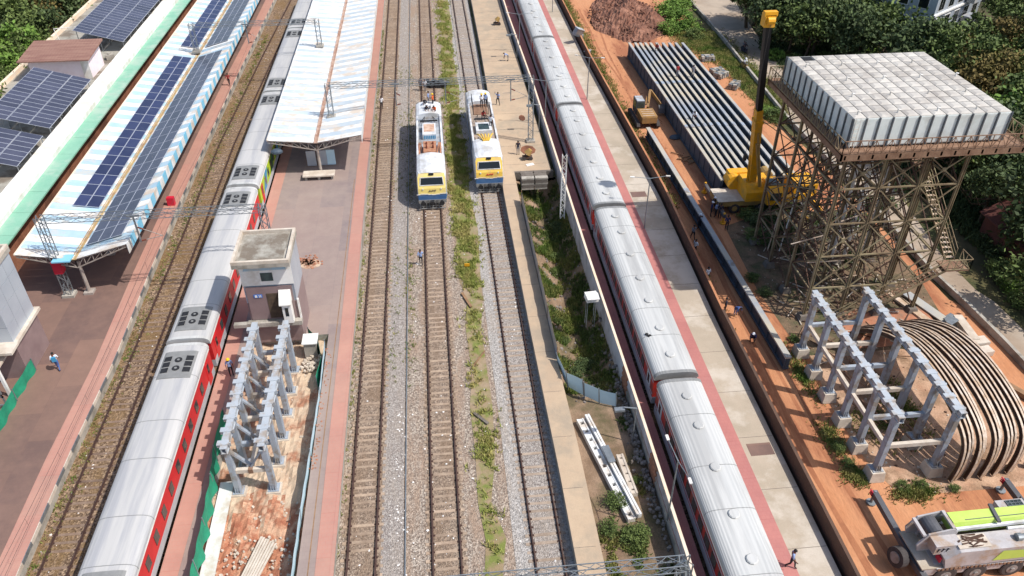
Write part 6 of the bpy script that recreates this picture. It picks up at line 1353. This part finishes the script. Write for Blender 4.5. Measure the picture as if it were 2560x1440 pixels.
# bushes of the yard
BB = [(1665, 48, 'bright', 2.6), (1690, 30, 'bright', 2.6), (1700, 62, 'bright', 2.4), (1670, 82, 'bright', 2.0), (1725, 75, 'bright', 1.8), (1735, 95, 'mid', 1.5), (1705, 10, 'bright', 2.2)]
for px, py, k, r in BB:
    x, y = P(px, py); bush(x, y, k, r, 'fresh green bush between the earth heap and the road, %s of its row' % ORD[BB.index((px, py, k, r))], 'bushes beside the earth heap')
for px, py, k, r, l in ((1935, 300, 'mid', 1.5, 'round green bush between the girders and the road'), (1918, 285, 'bright', 1.1, 'small green bush above the round one beside the road'), (1550, 330, 'mid', .5, 'small green bush at the brown wall beside the loader'), (1592, 1205, 'bright', .0, '')):
    if r: x, y = P(px, py); bush(x, y, k, r, l)
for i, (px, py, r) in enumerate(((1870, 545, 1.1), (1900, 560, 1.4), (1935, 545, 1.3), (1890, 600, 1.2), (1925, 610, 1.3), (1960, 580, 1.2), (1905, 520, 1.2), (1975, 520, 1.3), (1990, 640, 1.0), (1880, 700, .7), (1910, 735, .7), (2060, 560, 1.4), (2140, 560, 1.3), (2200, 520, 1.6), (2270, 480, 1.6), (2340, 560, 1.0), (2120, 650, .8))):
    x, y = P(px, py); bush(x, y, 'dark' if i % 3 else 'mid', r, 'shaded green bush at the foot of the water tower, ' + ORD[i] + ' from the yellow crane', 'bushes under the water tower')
for i, (px, py, r, l) in enumerate(((1545, 630, .0, ''), (1400, 640, .0, ''), (1395, 545, .9, 'dark bush in the shade under the white lattice post'), (1392, 612, .6, 'light green bush on the verge below the lattice post'), (1412, 825, .5, 'fresh green weed clump beside the leaning tin sheets'), (1460, 880, .8, 'shaded bush beside the end of the grey wall shadow'), (1590, 1205, .35, 'small bright green plant beside the cream slotted pole'), (1540, 1262, .8, 'weedy bush on the red soil beside the pole ends'), (1600, 1340, .7, 'bush above the near portal beam'), (1522, 1330, .7, 'weedy bush on the red soil above the near portal beam'), (1585, 1350, .9, 'larger weedy bush on the red soil beside the wall'), (1440, 905, .7, 'shaded bush in front of the tin sheets'), (2095, 1120, .5, 'small bush between the plinths'), (2120, 1160, .5, 'small bush at the edge of the orange lane'), (2255, 1220, .5, 'small bush in front of the nearest plinths'), (2300, 1212, .45, 'small bush right of the nearest plinth'), (2385, 1225, .4, 'small bush at the foot of the curved ribs'), (1985, 850, .5, 'small bush at the corner of the tower base'))):
    if r: x, y = P(px, py); bush(x, y, 'mid' if 'shade' not in l and 'dark' not in l else 'dark', r, l, None, verge_z(x, y) if 8.3 < x < 13.1 else 0)  # bushes named as shaded get darker leaves, shade put into the colour
# grass and weeds (stuff)
def tufts(name, m, pts, hgt, w, label, blades=5, spread=.12, z=0.):
    pts = np.array(pts, dtype=float); n = len(pts) * blades; c = np.repeat(pts, blades, 0) + rng.normal(0, spread, (n, 2)); a = rng.uniform(0, 6.28, n); h = rng.uniform(.5, 1.2, n) * hgt; ln = rng.uniform(.2, .9, n) * hgt; b = rng.uniform(0, 6.28, n)
    v = np.zeros((n, 3, 3)); v[:, 0, 0] = c[:, 0] - cos_(a) * w; v[:, 0, 1] = c[:, 1] - sin_(a) * w; v[:, 1, 0] = c[:, 0] + cos_(a) * w; v[:, 1, 1] = c[:, 1] + sin_(a) * w; v[:, 2, 0] = c[:, 0] + cos_(b) * ln; v[:, 2, 1] = c[:, 1] + sin_(b) * ln; v[:, 2, 2] = h; v[:, :, 2] += z
    me = bpy.data.meshes.new(name); me.vertices.add(n * 3); me.vertices.foreach_set('co', v.astype(np.float32).ravel()); me.loops.add(n * 3); me.loops.foreach_set('vertex_index', np.arange(n * 3, dtype=np.int32)); me.polygons.add(n); me.polygons.foreach_set('loop_start', np.arange(0, n * 3, 3, dtype=np.int32)); me.update(calc_edges=True); me.validate(); me.materials.append(MATS[m])
    o = bpy.data.objects.new(name, me); C.objects.link(o); return cat(o, label, name, None, 'stuff')
cos_, sin_ = np.cos, np.sin
GP = [(1.0, 3.2, 145, 58, 1.0), (.7, 3.4, 90, 58, .5), (1.3, 3.2, 58, 50, .35), (1.0, 2.2, 50, 45, .25), (1.2, 3.0, 42.5, 36.5, 1.0), (1.1, 2.4, 36, 27, .15), (1.2, 2.6, 34, 32.6, .5), (1.6, 2.6, 30.5, 29, 1.2), (1.4, 2.6, 46, 43, .5)]
pts = []
for x0, x1, ya, yb, dn in GP:
    for i in range(int(abs(ya - yb) * (x1 - x0) * 26 * dn)):
        y = random.uniform(yb, ya); x = random.gauss((x0 + x1) / 2, (x1 - x0) / 4.2) + .25 * sin(y * .8)
        if math.sin(x * 2.1 + y * .9) + math.sin(y * 1.7 - x) * .8 > -.75: pts.append((x, y))
tufts('grass', 'grass', pts, .3, .05, 'strip of green grass growing between the middle tracks', 6, .1)
pts = [(random.gauss(-3.3, .25) if random.random() < .6 else random.gauss(-4.6, .5), random.choice((95, 88, 63, 58, 110, 50, 78)) + random.gauss(0, 2.2)) for _ in range(420)] + [(random.gauss(-7.75, .12), random.uniform(28, 130)) for _ in range(420)] + [(random.gauss(-26.2, .35), random.uniform(28, 130)) for _ in range(900)]
tufts('weeds', 'weed', pts, .2, .04, 'scattered weeds beside the tracks and the platform edges', 5, .08)
from mathutils import noise as mn
for q, (m_, lab_, n_t) in enumerate((('weed', 'dry weeds on the verge below the grey wall', 9000), ('leaf', 'green undergrowth in the sunken verge, darker to paint its shaded side', 5000))):
    pts = []; zs = []
    for i in range(n_t * 2):
        y = random.uniform(27, 77.5); x = random.uniform(8.6, 13.0); f_ = mn.noise(Vector((x * .7, y * .45, q * 9))) + .5 * mn.noise(Vector((x * 2, y * 2, 3)))
        if f_ < (.12 if y > 44 else .42) - (.15 if q and x > 11 else 0): continue  # darker tufts thicken towards the wall, painting the shade there by colour
        if 44 > y > 32 and x < 12.2: continue
        pts.append((x, y))
    o = tufts('undergrowth', m_, pts, .32, .06, lab_, 5, .13)
    co = np.empty(len(o.data.vertices) * 3, dtype=np.float32); o.data.vertices.foreach_get('co', co); co = co.reshape(-1, 3)
    base = co.reshape(-1, 3, 3)[:, 0, :2]; zz = np.array([verge_z(a_, b_) for a_, b_ in base], dtype=np.float32); co[:, 2] += np.repeat(zz, 3); o.data.vertices.foreach_set('co', co.ravel()); o.data.update()
pts = []
for i in range(9000):
    y = random.uniform(70, 148); pts.append((random.gauss(23.9, .55), y)) if i % 3 == 0 else None
    q = random.random(); px = 1700 + q * 250 + random.gauss(0, 14); py = 90 + q * q * 160 + q * 120 * .3 + random.gauss(0, 16)
    x, y = P(px, py); pts.append((x, y))
for i in range(1900):
    a = random.choice(((27.0, 37, .8, 1.4), (27.2, 33.6, .8, .8), (30.6, 31.7, 1.6, .5), (31, 38, 2, 2), (27.6, 44, .6, 2.5), (33.8, 39.5, 1.0, 2.5), (23.6, 58, .4, 6), (23.5, 70, .4, 8)))
    pts.append((random.gauss(a[0], a[2] * .5), random.gauss(a[1], a[3] * .6)))
tufts('undergrowth', 'weed', pts, .26, .05, 'weeds along the yard edges, around the plinths and beside the road', 5, .18)
pts = []
for i in range(16000):
    px = random.uniform(1900, 2560); py = random.uniform(80, 760); x, y = P(px, py)
    if x > 50.5 and (y > 88 or x > 52 - (y - 60) * .02): pts.append((x, y))
for i in range(2500): x, y = P(random.uniform(2290, 2420), random.uniform(690, 800)); 
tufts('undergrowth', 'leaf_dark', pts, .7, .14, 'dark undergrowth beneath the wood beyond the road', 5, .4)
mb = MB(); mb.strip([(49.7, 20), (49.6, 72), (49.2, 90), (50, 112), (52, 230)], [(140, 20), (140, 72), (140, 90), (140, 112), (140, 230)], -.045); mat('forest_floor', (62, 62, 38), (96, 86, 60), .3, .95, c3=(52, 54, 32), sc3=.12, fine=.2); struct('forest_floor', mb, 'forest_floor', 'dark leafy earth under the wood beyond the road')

# apartment block
cx, cy = 77.9, 112.3
t = thing('apartment_block', 'pale apartment block with dark windows rising behind the trees', 'building', (cx, cy, 0), R(35))
s = MB(); s.bb(-7, 9, 0, 10, 0, 12.5); obj('wall', s, 'panel_grey', t); s = MB(); s.bb(-7.3, 9.3, -.3, 10.3, 12.5, 12.9); obj('roof', s, 'white_paint', t)
for k in range(4):
    z = .8 + k * 3.05
    s = MB(); s.bb(-7.1, 9.1, -.25, 0, z - .5, z - .25); obj('floor_band', s, 'white_paint', t)
    for i in range(5):
        x = -6.2 + i * 3.1; f_ = MB(); f_.bb(x - .1, x + 1.7, -.06, .0, z + .1, z + 2.1); f_ = obj('window', f_, 'white_paint', t); q = MB(); q.bb(x, x + .76, -.08, -.06, z + .2, z + 2.0); q.bb(x + .84, x + 1.6, -.08, -.06, z + .2, z + 2.0); obj('pane', q, 'glass', f_)
    for j in range(3):
        y = 1.2 + j * 3; f_ = MB(); f_.bb(-7.06, -7, y - .1, y + 1.5, z + .3, z + 2.0); f_ = obj('window', f_, 'white_paint', t); q = MB(); q.bb(-7.08, -7.06, y, y + 1.4, z + .4, z + 1.9); obj('pane', q, 'glass', f_)
    s = MB(); s.bb(2.6, 5.2, -1.4, -.26, z - .2, z + .9); obj('balcony', s, 'girder_top', t)

# ================================================================ PEOPLE
POSES = {}
def person_mesh(pose):
    J = {'pel': (0, 0, .95), 'sp': (0, 0, 1.15), 'ch': (0, .01, 1.36), 'nk': (0, .01, 1.5), 'hd': (0, .03, 1.63), 'tp': (0, .02, 1.71)}
    for sg, n in ((-1, 'l'), (1, 'r')): J.update({'sh' + n: (sg * .19, 0, 1.42), 'el' + n: (sg * .25, -.02, 1.14), 'wr' + n: (sg * .25, .06, .9), 'ha' + n: (sg * .25, .09, .83), 'hp' + n: (sg * .1, 0, .9), 'kn' + n: (sg * .11, .02, .5), 'an' + n: (sg * .11, -.02, .08), 'to' + n: (sg * .12, .14, .03)})
    if pose == 'walk': J.update(knl=(-.1, .2, .52), anl=(-.1, .26, .1), tol=(-.1, .4, .06), knr=(.1, -.02, .5), anr=(.1, -.28, .12), tor=(.1, -.16, .03), ell=(-.25, -.14, 1.16), wrl=(-.24, -.12, .92), hal=(-.24, -.08, .86), elr=(.25, .08, 1.16), wrr=(.23, .26, 1.0), har=(.23, .32, .96))
    if pose == 'reach': J.update(elr=(.33, .14, 1.52), wrr=(.3, .25, 1.74), har=(.28, .3, 1.82), ell=(-.3, .12, 1.25), wrl=(-.2, .3, 1.3), hal=(-.15, .36, 1.33), knl=(-.2, .1, .5), anl=(-.26, 0, .08), tol=(-.28, .15, .03), knr=(.2, .05, .5), anr=(.24, -.05, .08), tor=(.26, .1, .03))
    if pose == 'talk': J.update(elr=(.27, .05, 1.14), wrr=(.12, .26, 1.12), har=(.05, .3, 1.12), ell=(-.27, .03, 1.14), wrl=(-.14, .24, 1.06), hal=(-.08, .28, 1.05))
    if pose in ('squat', 'bend', 'sit'):
        up = {'squat': (0, .12, -.52), 'bend': (0, .0, -.08), 'sit': (0, 0, -.42)}[pose]; tl = {'squat': .5, 'bend': 1.15, 'sit': .12}[pose]; p0 = Vector(J['pel']); off = Vector(up) - Vector((0, .12 if pose == 'squat' else 0, 0))
        for k in ('sp', 'ch', 'nk', 'hd', 'tp', 'shl', 'shr', 'ell', 'elr', 'wrl', 'wrr', 'hal', 'har'):
            v = Vector(J[k]) - p0; J[k] = tuple(p0 + off + Vector((v.x, v.y * cos(tl) + v.z * sin(tl), v.z * cos(tl) - v.y * sin(tl))))
        J['pel'] = tuple(p0 + off)
        for sg, n in ((-1, 'l'), (1, 'r')):
            b = Vector(J['pel']) + Vector((sg * .1, 0, -.05)); J['hp' + n] = tuple(b)
            if pose == 'squat': J['kn' + n] = (sg * .2, .36, .46); J['an' + n] = (sg * .16, .1, .09); J['to' + n] = (sg * .18, .26, .03)
            if pose == 'sit': J['kn' + n] = (sg * .16, .42, .5); J['an' + n] = (sg * .15, .4, .1); J['to' + n] = (sg * .16, .55, .05)
            s_ = Vector(J['sh' + n])
            if pose == 'squat': J['el' + n] = tuple(s_ + Vector((sg * .04, .16, -.22))); J['wr' + n] = tuple(s_ + Vector((-sg * .06, .38, -.3))); J['ha' + n] = tuple(s_ + Vector((-sg * .08, .46, -.33)))
            if pose == 'sit': J['el' + n] = tuple(s_ + Vector((sg * .05, .2, -.2))); J['wr' + n] = tuple(s_ + Vector((sg * .02, .42, -.26))); J['ha' + n] = tuple(s_ + Vector((sg * .02, .5, -.27)))
            if pose == 'bend': J['el' + n] = tuple(s_ + Vector((0, .06, -.27))); J['wr' + n] = tuple(s_ + Vector((0, .14, -.5))); J['ha' + n] = tuple(s_ + Vector((0, .16, -.58)))
    rad = {'pel': .13, 'sp': .125, 'ch': .15, 'nk': .055, 'hd': .095, 'tp': .07, 'sh': .075, 'el': .048, 'wr': .032, 'ha': .04, 'hp': .1, 'kn': .06, 'an': .045, 'to': .04}
    E_ = [('pel', 'sp', 1), ('sp', 'ch', 1), ('ch', 'nk', 0), ('nk', 'hd', 0), ('hd', 'tp', 3)]
    for n in 'lr': E_ += [('ch', 'sh' + n, 1), ('sh' + n, 'el' + n, 1), ('el' + n, 'wr' + n, 0), ('wr' + n, 'ha' + n, 0), ('pel', 'hp' + n, 2), ('hp' + n, 'kn' + n, 2), ('kn' + n, 'an' + n, 2), ('an' + n, 'to' + n, 3)]
    names = list(J); ix = {k: i for i, k in enumerate(names)}
    me = bpy.data.meshes.new('sk'); me.from_pydata([J[k] for k in names], [(ix[a], ix[b]) for a, b, _ in E_], []); o = bpy.data.objects.new('sk', me); C.objects.link(o)
    o.modifiers.new('s', 'SKIN'); o.modifiers.new('u', 'SUBSURF').levels = 1
    for i, k in enumerate(names): r_ = rad.get(k, rad.get(k[:2])); me.skin_vertices[0].data[i].radius = (r_, r_ * (.75 if k in ('ch', 'sp', 'pel') else 1)); me.skin_vertices[0].data[i].use_root = (k == 'pel')
    dg = bpy.context.evaluated_depsgraph_get(); m2 = bpy.data.meshes.new_from_object(o.evaluated_get(dg)); bpy.data.objects.remove(o)
    V_ = [v.co.copy() for v in m2.vertices]; F_ = [tuple(p.vertices) for p in m2.polygons]; bpy.data.meshes.remove(m2)
    s = MB(); seg = [(Vector(J[a]), Vector(J[b]), m_) for a, b, m_ in E_]; s.v = [tuple(v) for v in V_]
    for f in F_:
        c = sum((V_[i] for i in f), Vector()) / len(f); best = min(seg, key=lambda g: ((c - (g[0] + (g[1] - g[0]) * max(0, min(1, (c - g[0]).dot(g[1] - g[0]) / max(1e-6, (g[1] - g[0]).length_squared))))).length)); s.f.append(f); s.m.append(best[2])
    h = Vector(J['hd'])
    s.ball(h + Vector((0, .1, -.01)), .018, 6, 0); s.ball(h + Vector((-.09, 0, 0)), .025, 6, 0, (.5, 1, 1)); s.ball(h + Vector((.09, 0, 0)), .025, 6, 0, (.5, 1, 1))
    for sx in (-.035, .035): s.ball(h + Vector((sx, .088, .015)), .012, 6, 3)
    s.box(h + Vector((0, .09, -.05)), (.05, .015, .012), 0, 3)
    for n, sg in (('l', -1), ('r', 1)):
        a = Vector(J['ha' + n]); d = (a - Vector(J['wr' + n])).normalized(); sd_ = d.cross(Vector((1, 0, 0))); sd_ = sd_.normalized() if sd_.length > .1 else Vector((0, 1, 0))
        for q, L_ in zip((-.03, -.01, .01, .03), (.06, .075, .07, .055)): m_ = a + sd_ * q + d * (.03 + L_ * .5); s.tube(a + sd_ * q, m_, .01, .009, 5, 0); s.tube(m_, m_ + d * L_ * .4 + Vector((-sg * .02, 0, 0)), .009, .007, 5, 0)
        s.tube(a + sd_ * .03 - d * .02, a + sd_ * .065 + d * .025, .011, .008, 5, 0)
    me = s.mesh('body', ('skin', 'shirt_white', 'trousers_dark', 'hair'), True)
    hm = MB(); hm.ball((0, -.012, .035), .105, 10, 0, (1, 1.05, .8)); hair = hm.mesh('hair', ('hair',), True)
    km = MB(); km.ball((0, 0, .04), .125, 10, 0, (1, 1.15, .85)); km.tube((0, .03, .03), (0, .03, .045), .15, .145, 12); hel = km.mesh('helmet', ('helmet_yellow',), True)
    return me, hair, hel, J['hd']
def person(x, y, z, rot, pose, shirt, trou, label, helmet=None, group=None, tilt=0):
    if pose not in POSES: POSES[pose] = person_mesh(pose)
    me, hair, hel, hd = POSES[pose]
    t = thing('person', label, 'person', (x, y, z), R(rot), group)
    o = bpy.data.objects.new('body', me); C.objects.link(o); o.parent = t
    for i, m_ in ((1, shirt), (2, trou)): o.material_slots[i].link = 'OBJECT'; o.material_slots[i].material = MATS[m_]
    h = bpy.data.objects.new('helmet' if helmet else 'hair', hel if helmet else hair); C.objects.link(h); h.parent = o; h.location = hd
    if helmet: h.material_slots[0].link = 'OBJECT'; h.material_slots[0].material = MATS[helmet]
    return t
def at(px, py, z): return (*P(px, py, z), z)
pp = person(*at(148, 924, 1.02), 15, 'walk', 'shirt_white', 'trousers_blue', 'person in white shirt and blue jeans with a blue bag walking on the left platform')
s = MB(); s.box((0, -.2, 1.22), (.3, .16, .4)); solo_ = obj('backpack', s, 'livery_blue', pp)
person(*at(580, 938, 1.02), 200, 'stand', 'shirt_blue', 'trousers_dark', 'person with a yellow helmet standing between the red coach and the steel frame', 'helmet_yellow')
person(*at(1053, 662, 0), 0, 'walk', 'shirt_blue', 'trousers_dark', 'person in pale blue shirt walking along the track towards the locomotives')
person(*at(955, 272, 0), 180, 'stand', 'shirt_white', 'trousers_dark', 'person in white shirt standing beside the first middle track')
person(*at(1063, 228, 0), 180, 'talk', 'shirt_white', 'trousers_grey', 'person in white shirt standing behind the pale fronted locomotive')
person(*at(1052, 226, 0), 200, 'talk', 'shirt_dark', 'trousers_dark', 'person in dark clothes standing behind the pale fronted locomotive')
s = MB()
for i in range(6): x, y = P(1070 + i * 8, 214 + (i % 2) * 5); s.box((x, y, .4), (.5, .7, .8), i * .5)
solo('equipment_pile', s, 'dark_metal', 'dark pile of equipment on the track behind the pale fronted locomotive', 'equipment', kind='stuff')
for px, py, sh_, tr, po, hm_, l in ((1064, 268, 'shirt_dark', 'trousers_dark', 'bend', None, 'person in dark shirt bending on the locomotive roof'), (1072, 262, 'shirt_blue', 'trousers_grey', 'stand', None, 'person in blue shirt, tallest of the group on the locomotive roof'), (1083, 268, 'shirt_orange', 'trousers_dark', 'talk', 'helmet_yellow', 'person in orange shirt and yellow helmet on the locomotive roof'), (1076, 282, 'shirt_white', 'trousers_grey', 'bend', None, 'person in white bending over on the locomotive roof'), (1066, 283, 'shirt_dark', 'trousers_grey', 'squat', None, 'person in dark shirt squatting at the edge of the locomotive roof group'), (1087, 283, 'shirt_orange', 'trousers_dark', 'squat', None, 'person in orange squatting on the locomotive roof')):
    person(*at(px, py, 3.52), random.uniform(0, 360), po, sh_, tr, l, hm_, 'people working on the locomotive roof')
for px, py, sh_, po, l, hm_ in ((1204, 268, 'shirt_white', 'talk', 'person in white shirt and yellow helmet beside the roof railing of the yellow locomotive', 'helmet_yellow'), (1214, 266, 'shirt_blue', 'stand', 'person in blue shirt and yellow helmet on the yellow locomotive', 'helmet_yellow'), (1227, 322, 'shirt_white', 'stand', 'person in white standing alone at the roof edge of the yellow locomotive', None), (1207, 296, 'shirt_red', 'squat', 'person in red squatting on the brown roof of the yellow locomotive', None)):
    person(*at(px, py, 3.6), random.uniform(150, 210), po, sh_, 'trousers_dark', l, hm_)
person(*at(1245, 262, .9), 150, 'reach', 'shirt_blue', 'trousers_dark', 'person with a raised arm on the loading platform beside the yellow locomotive')
person(*at(1295, 386, .9), 180, 'stand', 'shirt_dark', 'trousers_grey', 'person in dark grey standing near the small yellow machine')
person(*at(1270, 152, .9), 90, 'bend', 'shirt_blue', 'trousers_grey', 'person in grey bending down far up the loading platform')
person(*at(1735, 636, 0), -60, 'talk', 'shirt_white', 'trousers_dark', 'person in pale pink shirt pointing, in the shade of the tank')
person(*at(1731, 600, 0), 10, 'walk', 'trousers_grey', 'trousers_dark', 'person in grey shirt walking in the shade of the tank')
person(*at(1766, 706, 0), 20, 'stand', 'shirt_white', 'trousers_dark', 'person in loose white shirt standing in the shade near the latticed shadow')
person(*at(1747, 572, 0), 0, 'stand', 'shirt_dark', 'trousers_dark', 'person in dark clothes with a white helmet beside the lone girder', 'shirt_white')
for px, py, c, l, hm_ in ((1776, 540, 'shirt_navy', 'person in navy with a white helmet in front of the yellow crane', 'shirt_white'), (1788, 542, 'shirt_blue', 'person in light blue shirt in front of the yellow crane', None), (1798, 545, 'shirt_dark', 'person in dark shirt at the right of the group by the yellow crane', None), (1782, 528, 'shirt_dark', 'person with a white helmet behind the group by the yellow crane', 'shirt_white'), (1815, 575, 'shirt_navy', 'person in dark blue standing in the shade behind the lone girder', None)):
    person(*at(px, py, 0), random.uniform(0, 360), 'talk', c, 'trousers_dark', l, hm_)
person(*at(1811, 784, 0), 60, 'stand', 'shirt_dark', 'trousers_dark', 'person in long black clothes on the sunlit orange soil')
person(*at(1837, 787, 0), 200, 'bend', 'trousers_blue', 'trousers_blue', 'person in blue overalls bending on the sunlit orange soil')
person(*at(1881, 852, 0), 150, 'squat', 'shirt_navy', 'trousers_dark', 'person in navy with a white helmet squatting beside the lone girder', 'shirt_white')
person(*at(1692, 192, 2.26), 200, 'stand', 'shirt_red', 'trousers_grey', 'person in maroon shirt walking on the long girders')
person(*at(1731, 193, 2.26), 170, 'walk', 'trousers_grey', 'trousers_grey', 'person in grey walking on the long girders')
person(*at(1734, 296, 2.26), 170, 'squat', 'shirt_white', 'trousers_dark', 'person in white squatting on the long girders')
person(*at(1641, 126, 2.26), 170, 'squat', 'shirt_red', 'trousers_dark', 'person in dark red squatting at the far end of the long girders')
person(*at(1974, 1418, 1.02), -130, 'walk', 'shirt_blue', 'trousers_dark', 'person in pale lilac shirt walking on the platform at the bottom edge')
person(*at(574, 214, 1.02), 0, 'walk', 'shirt_red', 'trousers_dark', 'person in dark red on the far part of the left platform')
# scooters
for i, (px, py, c) in enumerate(((1860, 132, 'shirt_dark'), (1860, 172, 'shirt_white'))):
    x, y = P(px, py); t = thing('scooter', ['black scooter with two riders on the far road', 'yellowish scooter with one rider on the far road'][i], 'scooter', (x, y, 0), R(190), 'scooters on the road')
    for yy in (-.6, .62): s = MB(); s.tube((-.06, yy, .27), (.06, yy, .27), .27, None, 12); obj('wheel', s, 'tyre', t)
    s = MB(); s.ext_x([(-.85, .45), (-.8, .75), (.0, .78), (.1, .35), (.35, .3), (.5, .95), (.62, .95), (.6, .35), (.4, .2), (-.5, .25)], -.16, .16); obj('body', s, 'shirt_dark' if i == 0 else 'yellow_dirty', t)
    s = MB(); s.bar((-.32, .5, 1.02), (.32, .5, 1.02), .05); s.box((0, .6, .9), (.16, .1, .14)); obj('handlebar', s, 'galv', t)
    s = MB(); s.box((0, -.3, .82), (.26, .75, .08)); obj('seat', s, 'black', t)
    person(x + .02, y + .1, .32, 190, 'sit', c, 'trousers_dark', ['rider in dark shirt on the farther scooter', 'rider in white shirt on the nearer scooter'][i], 'shirt_white' if i else None)
    if i == 0: person(x - .02, y + .58, .34, 190, 'sit', 'trousers_grey', 'trousers_dark', 'passenger in grey behind the rider of the farther scooter')
